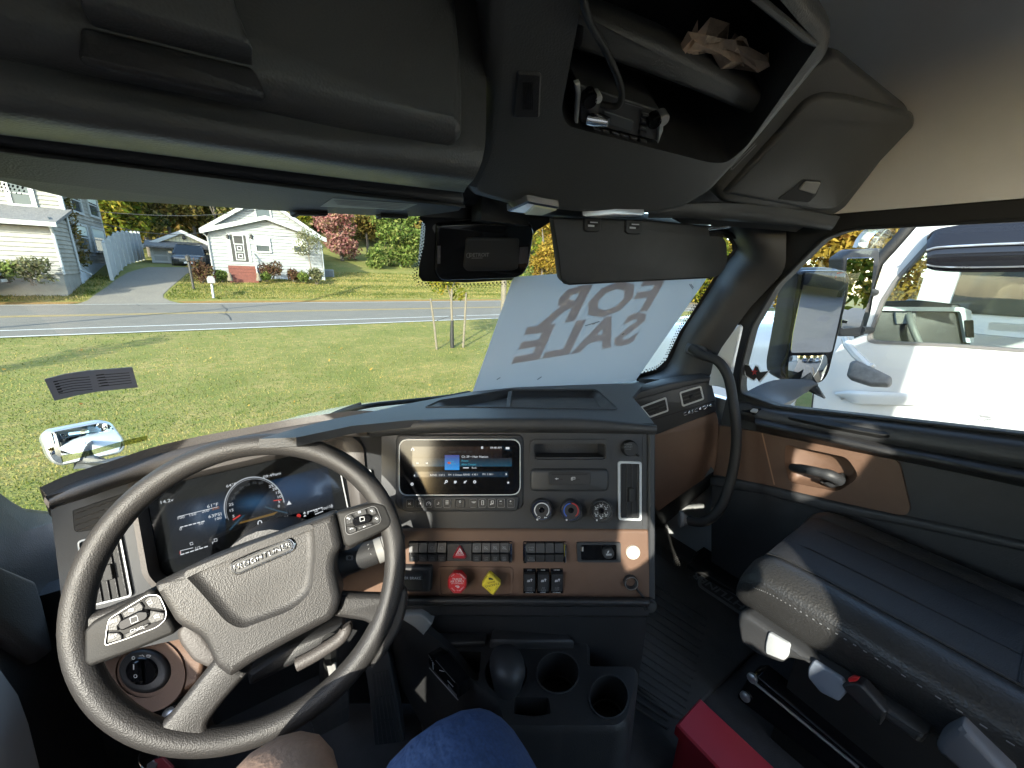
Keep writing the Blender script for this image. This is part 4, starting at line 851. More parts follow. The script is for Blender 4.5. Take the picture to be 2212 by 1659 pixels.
W = MB(); W.pad(FVl.off(-.05), pp(cL, [(230, 1170), (400, 1050), (440, 1010), (490, 985), (500, 1080), (430, 1130), (330, 1240), (260, 1250)]), .0, -.02, .004); W.build('bracket_plate', m_grey, dash, 40)
W = MB(); W.box2((.72, 1.02, ZF), (1.44, 1.06, 2.05)); W.box2((1.05, .98, 2.02), (1.44, 1.1, 2.06)); W.build('dash_core', m_dark, dash, 0)
W = MB(); W.box2((XL, .98, ZF), (.75, 1.02, 1.88)); W.build('dash_core', m_dark, dash, 0)

# passenger grab handle
gh = thing('grab_handle', 'long bent black grab handle beside the passenger door', 'grab handle', oX(1590, 900, 1.37))
gp_ = [(1494, 752, 1.37), (1520, 768, 1.355), (1550, 780, 1.35), (1572, 812, 1.35), (1582, 860, 1.35), (1590, 920, 1.345), (1588, 985, 1.335), (1576, 1045, 1.31), (1560, 1090, 1.285), (1538, 1117, 1.26), (1512, 1128, 1.235), (1476, 1122, 1.20)]
W = MB(); W.tube(cr([oX(*q) for q in gp_], 6), .0165, 14); W.build('grip', m_rubber, gh, 60)
W = MB(); W.pad(F3(oX(*cD(1540, 1050), 1.40), oX(*cD(1680, 1100), 1.38), oX(*cD(1560, 1000), 1.41)), rquad(pp(cD, [(1545, 1005), (1575, 985), (1680, 1020), (1700, 1060), (1650, 1105), (1530, 1060)]), 6, 3), .014, -.02, .005); W.build('upper_mount', m_dash, gh, 40)
W = MB(); W.lathe(oX(1474, 1122, 1.2), (oX(1512, 1128, 1.235)-oX(1476, 1122, 1.20)), [(.028, -.01), (.028, 0), (.02, .006), (.017, .02)], 18); W.build('lower_mount', m_grey, gh, 40)

# ---- instrument cluster and left panel
FCL = Frame(oY(540, 1110, .86), (-.05, -.9, .43))
cl_q = rquad(pp(cI, [(40, 385), (1545, 40), (1600, 150), (1690, 720), (1600, 820), (300, 1090), (205, 1062), (160, 1010)]), [14, 14, 20, 14, 14, 14, 14, 14], 3)
cl_o = rquad(pp(cI, [(-60, 330), (1600, -60), (1740, 40), (1800, 720), (1680, 900), (260, 1190), (150, 1140), (60, 1040)]), 14, 3)
lp = [(108, 1088), (200, 1058), (335, 1016), (431, 994), (560, 966), (680, 946), (826, 932), (836, 1010), (845, 1100), (800, 1290), (300, 1400), (150, 1460), (128, 1250)]
W = MB(); W.plate(FCL, lp, [cl_o], 0, -.03); W.build('instrument_panel', m_panel, dash, 30)
W = MB(); b = len(W.v)
W.ringstack([FCL.pts(cl_o, -.002), FCL.pts(cl_o, .008), FCL.pts([(x*.5+u*.5, y*.5+v*.5) for (x, y), (u, v) in zip(cl_o, cl_q)], .012), FCL.pts(cl_q, -.010), FCL.pts(cl_q, -.022)], False, False) if len(cl_o) == len(cl_q) else None
W.build('cluster_shroud', m_taupe, dash, 60)
FDp = FCL.off(-.018)
W = MB(); W.flat(FDp, cl_q, .0); clu = W.build('instrument_cluster', mat('cluster_glass', (.008, .009, .01), .08), dash, 0)
for e_ in (pp(cI, [(80, 555), (150, 1000), (175, 1040), (212, 1062)]), pp(cI, [(1560, 200), (1625, 515)])): W = MB(); W.tube([FDp.at(x, y, .003) for x, y in e_], .0015, 6); W.build('chrome_line', m_satin, clu, 60)
# display picture: blue glow either side of the dial
def glow(cx, cy, rx, ry, col, e, name):
    m, nt, N, Lk, P = _new(name); g = N.new('ShaderNodeNewGeometry'); c = FDp.at(*cI(cx, cy)); ex = FDp.at(*cI(cx+rx, cy-rx*.23))-c; ey = FDp.at(*cI(cx, cy+ry))-c
    s1 = N.new('ShaderNodeVectorMath'); s1.operation = 'SUBTRACT'; s1.inputs[1].default_value = c; Lk.new(g.outputs['Position'], s1.inputs[0]); outs = []
    for v in (ex, ey):
        d = N.new('ShaderNodeVectorMath'); d.operation = 'DOT_PRODUCT'; d.inputs[1].default_value = v/v.length_squared; Lk.new(s1.outputs[0], d.inputs[0])
        p = N.new('ShaderNodeMath'); p.operation = 'MULTIPLY'; Lk.new(d.outputs['Value'], p.inputs[0]); Lk.new(d.outputs['Value'], p.inputs[1]); outs.append(p)
    a = N.new('ShaderNodeMath'); a.operation = 'ADD'; Lk.new(outs[0].outputs[0], a.inputs[0]); Lk.new(outs[1].outputs[0], a.inputs[1])
    ml = N.new('ShaderNodeMath'); ml.operation = 'MULTIPLY'; ml.inputs[1].default_value = -3; Lk.new(a.outputs[0], ml.inputs[0])
    ex_ = N.new('ShaderNodeMath'); ex_.operation = 'EXPONENT'; Lk.new(ml.outputs[0], ex_.inputs[0]); k = N.new('ShaderNodeMath'); k.operation = 'MULTIPLY'; k.inputs[1].default_value = e*.34; Lk.new(ex_.outputs[0], k.inputs[0])
    P.inputs['Emission Color'].default_value = (*col, 1); Lk.new(k.outputs[0], P.inputs['Emission Strength']); P.inputs['Base Color'].default_value = (.007, .008, .01, 1); P.inputs['Roughness'].default_value = .08
    return m
W = MB(); W.flat(FDp, pp(cI, [(220, 500), (690, 390), (690, 900), (300, 960)]), .0006); W.build('display_left', glow(640, 560, 380, 180, (.012, .055, .13), .3, 'display_left_picture'), clu, 0)
W = MB(); W.flat(FDp, pp(cI, [(1000, 320), (1470, 200), (1530, 520), (1000, 640)]), .0006); W.build('display_right', glow(1220, 370, 420, 190, (.014, .06, .15), .3, 'display_right_picture'), clu, 0)
def icirc(r, a0=0, a1=360, n=40): return [cI(910+r*1.0*cos(radians(a0+(a1-a0)*k/n)), 520-r*1.02*sin(radians(a0+(a1-a0)*k/n))-r*.0) for k in range(n+1)]
W = MB(); W.flat(FDp, icirc(228)[:-1], .0010); W.build('dial_face', glow(915, 480, 200, 90, (.02, .07, .15), .4, 'dial_picture'), clu, 0)
W = MB(); W.strokes(FDp, [icirc(231, 10, 200)], 2.6, .0014); W.strokes(FDp, [icirc(218, 40, 205)], .8, .0014); W.build('dial_ring', emat('dial_ring_light', (.5, .55, .6), .8), clu, 0)
d_ = (1, -.235)
for s_, x, y, h, m_ in (('14.2v', 236, 470, 24, m_scrw), ('61°F', 590, 502, 24, m_scrw), ('100', 345, 596, 20, m_scrw), ('150', 435, 572, 20, m_scrw), ('200', 535, 545, 20, m_scrw), ('250', 613, 524, 20, m_orange), ('63PSI', 608, 578, 24, m_scrw), ('0', 345, 684, 20, m_scrw), ('50', 500, 640, 20, m_scrw), ('100', 630, 603, 20, m_scrw), ('1/2', 475, 826, 18, m_scrw), ('F', 592, 790, 18, m_scrw), ('64°F', 732, 347, 22, m_scrw), ('09:49am', 1045, 270, 22, m_scrw), ('0', 952, 640, 46, m_scrw), ('mph', 998, 640, 14, m_scrd), ('2,859', 962, 682, 22, m_scrw), ('N1', 1145, 600, 28, m_scrw), ('ECONOMY', 1126, 633, 17, m_scrd), ('W', 1432, 176, 20, m_scrw), ('50', 1382, 545, 18, m_scrw), ('100', 1446, 526, 18, m_scrw), ('150', 1490, 510, 18, m_scrw), ('0', 1320, 563, 16, m_scrw)):
    tx(s_, x, y, h, m_, d_, c=cI, fr=FDp, par=clu, off=.0018, sx=1.15)
for s_, x, y, m_ in (('5', 750, 585, m_scrw), ('15', 733, 540, m_scrw), ('25', 732, 495, m_scrw), ('35', 747, 447, m_scrd), ('45', 775, 405, m_scrd), ('55', 815, 370, m_scrd), ('65', 860, 345, m_scrd), ('75', 910, 330, m_scrd), ('85', 960, 330, m_scrd), ('25', 1038, 355, m_scrw), ('20', 1066, 376, m_scrw), ('15', 1087, 404, m_scrw), ('10', 1100, 436, m_scrw), ('5', 1100, 473, m_scrw), ('0', 1098, 508, m_scrw)):
    tx(s_, x, y, 20, m_, d_, c=cI, fr=FDp, par=clu, off=.0018, sx=1.15)
W = MB(); W.strokes(FDp, [pp(cI, [(325, 588), (632, 512)]), pp(cI, [(325, 588), (325, 600)]), pp(cI, [(340, 850), (440, 826)]), pp(cI, [(345, 852), (345, 882)]), pp(cI, [(415, 790), (435, 783), (440, 800), (420, 806), (415, 790)]), pp(cI, [(600, 760), (622, 755), (624, 775), (604, 780), (600, 760)]), pp(cI, [(1500, 492), (1505, 522)])], 1.2, .0016)
for a, b_ in (((340, 670), (535, 620)), ((345, 880), (560, 812)), ((1315, 553), (1436, 516)), ((1375, 570), (1438, 545))):
    for k in range(6): t0, t1 = k/6, (k+.8)/6; W.strokes(FDp, [pp(cI, [(a[0]+(b_[0]-a[0])*t0, a[1]+(b_[1]-a[1])*t0), (a[0]+(b_[0]-a[0])*t1, a[1]+(b_[1]-a[1])*t1)])], 2.2, .0016)
W.flat(FDp, pp(cI, [(1158, 500), (1195, 492), (1174, 465)]), .0016); W.flat(FDp, pp(cI, [(1283, 568), (1306, 562), (1293, 548)]), .0016); W.flat(FDp, pp(cI, [(1286, 590), (1308, 584), (1296, 570)]), .0016); W.build('gauge_marks', m_scrw, clu, 0)
W = MB(); W.strokes(FDp, [pp(cI, [(745, 612), (802, 576)])], 3.2, .002); W.strokes(FDp, [pp(cI, [(1056, 465), (1120, 458)])], 2.2, .002); W.flat(FDp, pp(cI, ell(1250, 581, 17, 16, 10)), .0016); W.strokes(FDp, [pp(cI, [(340, 853), (340, 875)])], 1.4, .0019); W.build('gauge_needles', emat('needle_red', (.8, .06, .05), .7), clu, 0)
W = MB(); W.flat(FDp, pp(cI, [(800, 628), (1040, 562), (1095, 545), (1060, 575), (790, 645)]), .0017); W.build('dial_band', emat('dial_amber', (.35, .2, .03), .4), clu, 0)
W = MB(); W.strokes(FDp, [pp(cI, [(835, 575), (790, 612), (722, 690)]), pp(cI, [(990, 512), (1080, 540), (1165, 560)])], 3.5, .0021); W.build('dial_pointers', m_scr2, clu, 0)
# left vents
FLv = FCL.off(.004)
ve = None
W = MB(); lq = rquad(pp(cH, [(655, 925), (1110, 770), (1140, 790), (1130, 960), (880, 1090), (700, 1120), (670, 1100)]), 4, 3); W.pad(FCL, lq, .002, -.02, .001); lv2 = W.build('defrost_vent', m_hole, dash, 30)
for k in range(4):
    y0 = 945+k*52; W = MB(); W.pad(FCL, pp(cH, [(690, y0), (1128, y0-150), (1128, y0-138), (690, y0+14)]), .004, .001, .001); W.build('vent_slat', m_taupe, lv2, 30)
vent(FCL, pp(cH, [(705, 1195), (1085, 1100), (1200, 1690), (800, 1790)]), 3.4, 5, True, dash, m_satin, r=9)
# side vent to the right of the cluster
vent(FCL.off(.004), pp(cI, [(1690, 250), (1800, 225), (1860, 480), (1750, 505)]), 4, 2, True, dash, m_satin, knob=False, r=4)
# headlamp switch panel
FSW = F3(oD(*cN(560, 500), .70), oD(*cN(1090, 400), .72), oD(*cN(780, 730), .67))
W = MB(); W.pad(FSW, rquad(pp(cN, [(470, 430), (900, 330), (1110, 290), (1130, 430), (1095, 590), (790, 745), (600, 700)]), 10, 3), .0, -.04, .006); W.build('tan_switch_panel', m_tan, dash, 40)
W = MB(); W.ring(FSW, ell(*cN(806, 545), 88, 82, 40), ell(*cN(806, 530), 62, 56, 40), .004, -.002); W.build('dial_recess', m_tan, dash, 60)
W = MB(); o1 = ell(*cN(805, 525), 55, 48, 40); W.pad(FSW, o1, .008, -.002, .006); hs = W.build('headlamp_dial', m_dark, dash, 50)
W = MB(); W.pad(FSW, ell(*cN(805, 525), 34, 30, 30), .012, .006, .002); W.pad(FSW, rquad(pp(cN, [(765, 475), (815, 465), (830, 590), (785, 600)]), 6, 3), .02, .010, .003); W.build('dial_grip', m_gloss, hs, 40)
W = MB(); W.strokes(FSW, [pp(cN, [(788, 485), (788, 515)])], 2.4, .0208); W.strokes(FSW, [pp(cN, ell(798, 550, 9, 9, 8)+[(807, 550)]), pp(cN, ell(786, 452, 8, 8, 8)+[(794, 452)]), pp(cN, [(815, 440), (830, 440)]), pp(cN, [(832, 434), (845, 446)]), pp(cN, [(858, 436), (872, 436), (880, 440), (872, 447), (858, 447), (858, 436)])], 1.3, .0208); W.build('dial_print', m_print, hs, 0)
W = MB(); W.lathe(FSW.at(*cN(895, 772), -.02), FSW.n, [(.011, -.03), (.011, .004), (.007, .006), (0, .006)], 16); W.build('ignition_lock', m_silver, dash, 40)

# ================================================================== STEERING WHEEL
sw = thing('steering_wheel', 'taupe grained steering wheel with oval badge and two button pods', 'steering wheel', (-.039, .645, 2.01))
wc = Vector((-.039, .645, 2.01)); wn_ = Vector((-.202, -.857, .474)).normalized(); wa = Vector((0, 0, 1)).cross(wn_).normalized(); wb = wn_.cross(wa)
FWh = Frame(wc, wn_)
W = MB(); W.tube([wc + (wa*cos(2*pi*k/96)+wb*sin(2*pi*k/96))*.2165 for k in range(96)], .0185, 18, closed=True); W.build('rim', m_wheel, sw, 180)
hub = rquad(pp(cI, [(190, 1075), (540, 905), (780, 815), (1060, 720), (1400, 590), (1535, 540), (1560, 640), (1592, 800), (1545, 870), (1540, 980), (1585, 1175), (1540, 1330), (1230, 1490), (960, 1640), (760, 1770), (655, 1690), (560, 1480), (360, 1370)]), [10, 20, 20, 20, 20, 12, 20, 12, 10, 10, 12, 20, 20, 20, 8, 8, 16, 14], 4)
shield = rquad(pp(cI, [(420, 985), (900, 790), (1200, 680), (1385, 620), (1400, 820), (1370, 1130), (1230, 1260), (850, 1400), (740, 1345), (540, 1110)]), [14, 30, 30, 16, 30, 30, 30, 24, 26, 30], 4)
W = MB(); round_plate(W, FWh, hub, [shield], .03, .014, -.045)
P0 = FWh.pts(shield, .03); cc = sum(P0, Vector())/len(P0); P1 = [p+(cc-p)*.05-wn_*.0035 for p in P0]; P2 = [p+(cc-p)*.12-wn_*.0065 for p in P0]; P3 = [p+(cc-p)*.2-wn_*.0072 for p in P0]
W.ringstack([P0, P1, P2, P3], False, True); W.build('airbag_cover', m_wheel, sw, 70)
# spokes
def spoke(pts, h, hb, ch, r, m, name='spoke'):
    W = MB(); W.pad(FWh, rquad(pts, r, 4), h, hb, ch); return W.build(name, m, sw, 60)
spoke(pp(cN, [(405, 215), (540, 195), (880, 60), (1000, 250), (720, 400), (520, 490), (470, 510), (400, 470), (370, 330)]), .008, -.014, .008, 14, m_wheel)
spoke(pp(cN, [(1200, 440), (1385, 520), (1225, 700), (1155, 800), (1160, 850), (1250, 885), (1240, 940), (740, 930), (720, 880), (840, 850), (930, 775)]), .010, -.014, .008, [6, 6, 20, 20, 14, 10, 10, 10, 10, 20, 14], m_wheel)
spoke(pp(cI, [(1500, 560), (1780, 480), (1800, 420), (1960, 560), (2080, 760), (2010, 780), (1960, 640), (1650, 840), (1560, 860)]), .006, -.014, .008, [6, 10, 14, 20, 14, 10, 16, 10, 6], m_wheel)
spoke(pp(cI, [(1560, 1172), (1700, 1178), (1950, 1185), (2000, 1120), (2090, 1130), (2080, 1300), (2030, 1460), (1920, 1640), (1810, 1750), (1775, 1735), (1850, 1620), (1872, 1530), (1845, 1450), (1770, 1392), (1520, 1352)]), .006, -.014, .008, [4, 10, 24, 14, 14, 20, 20, 20, 10, 10, 16, 20, 20, 16, 6], m_wheel)
# button pods
m_pod = mat('pod_plastic', (.016, .0155, .015), .6, spec=.25, grain=(600, .2, 'voro'))
def pod(outline, frame_o, keys, prints, c):
    W = MB(); W.pad(FWh, rquad(pp(c, outline), 8, 4), .02, -.006, .005); pd = W.build('button_pod', m_pod, sw, 40)
    Fp = FWh.off(.02); q = pp(c, frame_o); ce = (sum(x for x, y in q)/len(q), sum(y for x, y in q)/len(q))
    O = rquad(q, 9, 5); I = rquad([(x+(ce[0]-x)*.022, y+(ce[1]-y)*.03) for x, y in q], 8, 5)
    W = MB(); W.ring(Fp, O, I, .0022, -.001); W.build('chrome_frame', mat('dull_chrome', (.3, .3, .3), .35, metal=.8), pd, 30)
    for kq in keys:
        W = MB(); W.pad(Fp, rquad(pp(c, kq), 3, 3), .0026, -.001, .001); W.build('button', m_dark, pd, 30)
    return pd, Fp
pd, Fp = pod([(512, 275), (560, 225), (700, 150), (862, 52), (892, 62), (1002, 268), (992, 295), (760, 392), (540, 472), (512, 450)],
   [(582, 385), (592, 300), (605, 235), (690, 180), (820, 100), (885, 102), (925, 190), (920, 240), (870, 282), (690, 350)],
   [[(600, 300), (605, 240), (665, 205), (680, 240), (655, 275), (660, 300)], [(680, 200), (780, 140), (800, 165), (790, 195), (690, 230)], [(800, 135), (830, 108), (885, 108), (915, 190), (880, 180), (830, 175)], [(835, 185), (915, 200), (912, 238), (840, 262), (820, 240)], [(690, 320), (820, 258), (835, 265), (700, 345)], [(595, 370), (602, 310), (660, 308), (680, 325), (680, 348)]], None, cN)
W = MB(); W.pad(Fp, rquad(pp(cN, [(662, 262), (672, 240), (780, 185), (830, 185), (835, 215), (820, 235), (690, 295), (668, 290)]), 5, 3), .006, 0, .002); W.build('toggle', m_gloss, pd, 40)
W = MB(); W.strokes(Fp, [pp(cN, [(732, 225), (770, 210), (778, 240), (740, 256), (732, 225)])], 1.3, .0064); W.strokes(Fp, [pp(cN, [(715, 185), (725, 178), (745, 178), (745, 188), (718, 192)]), pp(cN, [(820, 140), (840, 130), (848, 145), (828, 156), (820, 140)]), pp(cN, [(856, 220), (870, 212), (885, 210)]), pp(cN, [(858, 228), (890, 222)])], 1.4, .003); W.build('pod_symbols', m_print, pd, 0)
for s_, x, y in (('RES', 630, 248), ('SET', 632, 330), ('CNCL', 766, 290)): tx(s_, x, y, 15, m_print, (1, -.32), c=cN, fr=Fp, par=pd, off=.003, sx=1.2)
pd, Fp = pod([(1540, 545), (1700, 505), (1850, 472), (1915, 490), (1965, 612), (1950, 662), (1800, 740), (1640, 820), (1598, 790)],
   [(1600, 590), (1640, 565), (1820, 505), (1850, 520), (1885, 610), (1870, 640), (1640, 730), (1612, 715)],
   [[(1608, 590), (1650, 568), (1680, 600), (1668, 640), (1612, 650)], [(1660, 560), (1765, 525), (1775, 570), (1690, 590)], [(1780, 522), (1825, 510), (1855, 560), (1815, 580), (1785, 565)], [(1815, 590), (1862, 570), (1880, 610), (1860, 640), (1815, 630)], [(1700, 665), (1800, 635), (1830, 648), (1710, 692)], [(1618, 665), (1670, 660), (1695, 675), (1695, 700), (1640, 722)]], None, cI)
W = MB(); W.pad(Fp, rquad(pp(cI, [(1662, 610), (1680, 595), (1780, 568), (1808, 580), (1810, 610), (1790, 632), (1690, 660), (1670, 650)]), 5, 3), .006, 0, .002); W.build('toggle', m_gloss, pd, 40)
W = MB(); W.strokes(Fp, [pp(cI, [(1720, 590), (1752, 588), (1755, 615), (1722, 622), (1720, 590)])], 1.3, .0064); W.strokes(Fp, [pp(cI, [(1618, 600), (1630, 595), (1635, 605), (1645, 600)]), pp(cI, [(1625, 590), (1640, 610)]), pp(cI, [(1705, 552), (1725, 545), (1726, 555), (1708, 558)]), pp(cI, [(1798, 540), (1815, 538), (1808, 550), (1820, 548)]), pp(cI, [(1835, 600), (1850, 596), (1845, 608), (1858, 604)]), pp(cI, [(1642, 685), (1655, 676), (1668, 678)]), pp(cI, [(1745, 668), (1755, 662), (1762, 658)])], 1.8, .003); W.build('pod_symbols', m_print, pd, 0)
# oval badge
bx, by = cI(975, 892); bd = Vector((.913, -.395)).normalized(); bn = Vector((-bd.y, bd.x))
def capsule(L, H, n=10):
    out = []
    for k in range(n+1): a = -pi/2+pi*k/n; out.append(Vector((bx, by)) + bd*(L-H+H*cos(a)) + bn*(H*sin(a)))
    for k in range(n+1): a = pi/2+pi*k/n; out.append(Vector((bx, by)) + bd*(-(L-H)+H*cos(a)) + bn*(H*sin(a)))
    return [tuple(p) for p in out]
FB_ = FWh.off(.0235)
W = MB(); W.pad(FB_, capsule(76, 17), .003, -.004, .0015); bg = W.build('badge', m_chrome, sw, 40)
W = MB(); W.pad(FB_, capsule(72, 13.5), .0034, .002, .0005); W.build('badge_field', mat('badge_grey', (.02, .02, .02), .5), bg, 30)
W = MB(); W.ring(FB_, capsule(70, 12), capsule(68.5, 10.8), .0042, .003); W.build('badge_line', m_chrome, bg, 30)
text('badge_lettering', 'FREIGHTLINER', FB_, bx, by, 12.5, m_silver, bg, tuple(bd), .0034, ext=.0016, bold=.012, sx=.98, shear=.15)
# column, stalk and shroud
col = thing('steering_column', 'grey steering column shroud with a stalk behind the wheel', 'steering column', wc - wn_*.12)
W = MB(); W.lathe(wc - wn_*.05, -wn_, [(.07, 0), (.075, .03), (.08, .1), (.075, .25), (.05, .35)], 24); W.build('column_shroud', m_dark, col, 40)
Fcs = FWh.off(-.05)
W = MB(); W.pad(Fcs, rquad(pp(cN, [(965, 330), (1000, 250), (1060, 255), (1130, 320), (1215, 445), (1200, 490), (1150, 520), (1060, 480), (990, 390)]), 8, 3), .0, -.05, .008); W.build('shroud_cheek', m_taupe, col, 50)
W = MB(); W.tube(cr([Fcs.at(*cN(x, y)) for x, y in [(1640, 490), (1720, 448), (1800, 400), (1880, 345), (1915, 295), (1908, 275)]], 4), .011, 10); W.build('shroud_edge', m_taupe, col, 60)
W = MB(); W.pad(FWh.off(-.12), rquad(pp(cN, [(1360, 540), (1600, 380), (1900, 260), (1910, 300), (1800, 400), (1500, 560), (1370, 620)]), 8, 3), .0, -.06, .01); W.build('shroud_lower', m_dark, col, 50)
Fst = FWh.off(-.055)
W = MB(); W.tube([Fst.at(*cI(x, y)) for x, y in ((1480, 1000), (1600, 930), (1720, 895), (1845, 855))], [.026, .0255, .024, .0225], 18); sk_ = W.build('stalk', m_dark, col, 50)
W = MB(); W.tube([Fst.at(*cI(x, y)) for x, y in ((1846, 856), (1900, 832), (1905, 829), (1912, 826), (1980, 792), (2005, 780))], [.0235, .0235, .021, .0235, .0225, .016], 18); W.build('stalk_grip', m_grey, sk_, 40)
W = MB()
Fsf = FWh.off(-.027)
W.strokes(Fsf, [pp(cI, ell(1640, 905, 17, 17, 12)+[(1657, 905)]), pp(cI, arc(1640, 905, 25, 130, 230, 8)), pp(cI, arc(1640, 905, 25, -50, 50, 8)), pp(cI, [(1790, 830), (1782, 840)]), pp(cI, [(1785, 800), (1778, 808)]), pp(cI, [(1800, 870), (1806, 882)])], 1.3, .0); W.build('stalk_print', m_dimprint, sk_, 0)
kr = thing('key_ring', 'steel key ring with a red tag hanging under the steering wheel', 'key ring', FSW.at(*cN(825, 1010)))
Fk = Frame(oD(330, 1640, .66), -FW)
W = MB(); W.tube([Fk.at(x, y) for x, y in ell(*cN(822, 1010), 22, 24, 24)], .0012, 6, closed=True); W.build('ring', m_chrome, kr, 60)
W = MB(); W.pad(Fk, rquad(pp(cN, [(840, 1020), (900, 1000), (960, 1060), (950, 1100), (860, 1090)]), 3, 3), .002, -.002, .0008); W.build('key_tag', mat('red_key_tag', (.22, .03, .04), .5), kr, 30)
W = MB(); W.pad(Fk.off(.003), pp(cN, [(815, 1040), (845, 1020), (870, 1040), (850, 1100), (820, 1090)]), .001, -.001); W.build('key', m_silver, kr, 30)

# ================================================================== LOWER CONSOLE
con = thing('console', 'low black floor console with two cup holders and a domed gear lid', 'console', oZ(1150, 1480, ZF))
FK0 = Frame((0, 0, 1.67), (0, 0, 1))
con_out = rquad(pp(cK, [(330, 345), (820, 352), (1600, 355), (1604, 585), (1985, 590), (1978, 720), (1915, 1000), (1840, 1052), (1520, 1056), (1410, 1050), (1350, 1056), (960, 1052), (900, 850), (700, 700)]), [6, 4, 4, 12, 12, 12, 14, 14, 6, 6, 10, 10, 12, 30], 4)
sq = rquad(pp(cK, [(520, 470), (770, 470), (745, 700), (700, 690)]), 4, 3)
cupc = ell(*cK(1372, 640), 165/3.16*K, 160/3.16*K, 28); cup2 = ell(*cK(1775, 830), 150/3.16*K, 168/3.16*K, 28); well_g = ell(*cK(965, 640), 168/3.16*K, 170/3.16*K, 28)
slotc = rquad(pp(cK, [(1030, 830), (1300, 830), (1320, 960), (1180, 985), (1020, 960)]), 6, 3)
W = MB(); W.plate(FK0, con_out, [sq, cupc, cup2, well_g, slotc], 0, -.004)
P = FK0.pts(con_out); W.ringstack([P, [p+Vector((0, 0, -.012)) for p in inset(P, Vector((0, 0, 1)), -.008)], [Vector((p.x, p.y, ZF)) for p in inset(P, Vector((0, 0, 1)), -.02)]], False, False)
W.build('console_body', m_dark, con, 40)
for nm, o_, dp, tp in (('cup_holder', cupc, .085, .06), ('cup_holder', cup2, .085, .06), ('tray_pocket', sq, .06, .05), ('gear_well', well_g, .08, .05), ('handle_slot', slotc, .05, .05)):
    W = MB(); W.well(FK0, o_, dp, tp); c_ = W.build(nm, m_rubber, con, 40)
    if nm == 'cup_holder':
        W = MB(); cx_ = sum(p[0] for p in o_)/len(o_); cy_ = sum(p[1] for p in o_)/len(o_)
        W.ring(FK0, [(cx_+(x-cx_)*1.06, cy_+(y-cy_)*1.06) for x, y in o_], o_, .003, -.002); W.build('rim', m_dash, c_, 40)
        Fz = FK0.off(-.06); W = MB(); pts = [FK0.at(*p) for p in o_]; cc = sum(pts, Vector())/len(pts); W.tube([cc+(p-cc)*.93+Vector((0, 0, -.066)) for p in pts], .002, 6, closed=True); W.build('cup_ring', m_dash, c_, 60)
# raised back ledge
W = MB(); W.pad(FK0, rquad(pp(cK, [(860, 335), (1440, 345), (1500, 445), (1060, 450), (830, 440)]), 4, 3), .022, -.002, .006); W.pad(FK0, rquad(pp(cK, [(330, 345), (815, 350), (800, 430), (420, 440)]), 4, 3), .012, -.002, .004); W.build('console_ledge', m_dark, con, 40)
# domed gear lid
Fg = FK0.off(.05)
ge = rquad([cK(*p) for p in [(830, 540), (850, 470), (920, 425), (1010, 425), (1070, 470), (1110, 560), (1122, 640), (1060, 730), (980, 745), (900, 715), (850, 650)]], 12, 3)
W = MB(); P = Fg.pts(ge); n_ = Vector((0, 0, 1)); cc = sum(P, Vector())/len(P)
rings = [[p+Vector((0, 0, -.10)) + (cc-p)*.45 for p in P], [p+Vector((0, 0, -.035)) + (cc-p)*.12 for p in P], [p+Vector((0, 0, -.012)) for p in P], P] + [[p+(cc-p)*(1-cos(a)) + n_*.026*sin(a) for p in P] for a in (.3, .6, .9, 1.2, 1.45)]
W.ringstack(rings); W.build('gear_lid', m_panel, con, 60)
# sticker on the driver's side of the console
e0, e1 = FK0.at(*cK(340, 460)), FK0.at(*cK(640, 780))
FSt = F3(e0+Vector((-.02, -.01, 0)), e1+Vector((-.02, -.01, 0)), (e0+e1)/2+Vector((-.07, -.06, -.2)))
W = MB(); W.pad(FSt, pp(cK, [(360, 480), (420, 520), (595, 730), (596, 830), (400, 610), (365, 560)]), .004, -.03, .001); stc = W.build('warning_plate', m_gloss, con, 0)
W = MB(); W.strokes(FSt, [pp(cK, [(398, 545), (402, 605)]), pp(cK, [(450, 610), (490, 620)]), pp(cK, [(515, 690), (560, 740)]), pp(cK, [(370, 590), (600, 845)])], 1.6, .0046); W.build('plate_print', m_print, stc, 0)
W = MB(); W.strokes(FSt, [pp(cK, [(362+8*k, 490+14*k), (372+8*k, 494+14*k)]) for k in range(6)] + [pp(cK, [(420+14*k, 530+16*k), (434+14*k, 546+16*k)]) for k in range(11)] + [pp(cK, [(520+9*k, 720+11*k), (524+9*k, 760+10*k)]) for k in range(8)], 1.4, .0046); W.build('plate_lines', m_dimprint, stc, 0)
# tall side cheek of the console by the pedals
W = MB(); W.shell([[oD(x, y, d) for x, y, d in r] for r in ([(856, 1320, .88), (880, 1335, .875), (965, 1400, .86), (1020, 1470, .83), (1085, 1545, .79)], [(850, 1370, .92), (872, 1400, .90), (935, 1480, .87), (985, 1560, .84), (1060, 1620, .80)], [(850, 1440, .98), (870, 1490, .95), (920, 1580, .92), (960, 1640, .88), (1060, 1720, .84)])], .02, 4, 3); W.build('console_cheek', m_dark, con, 60)
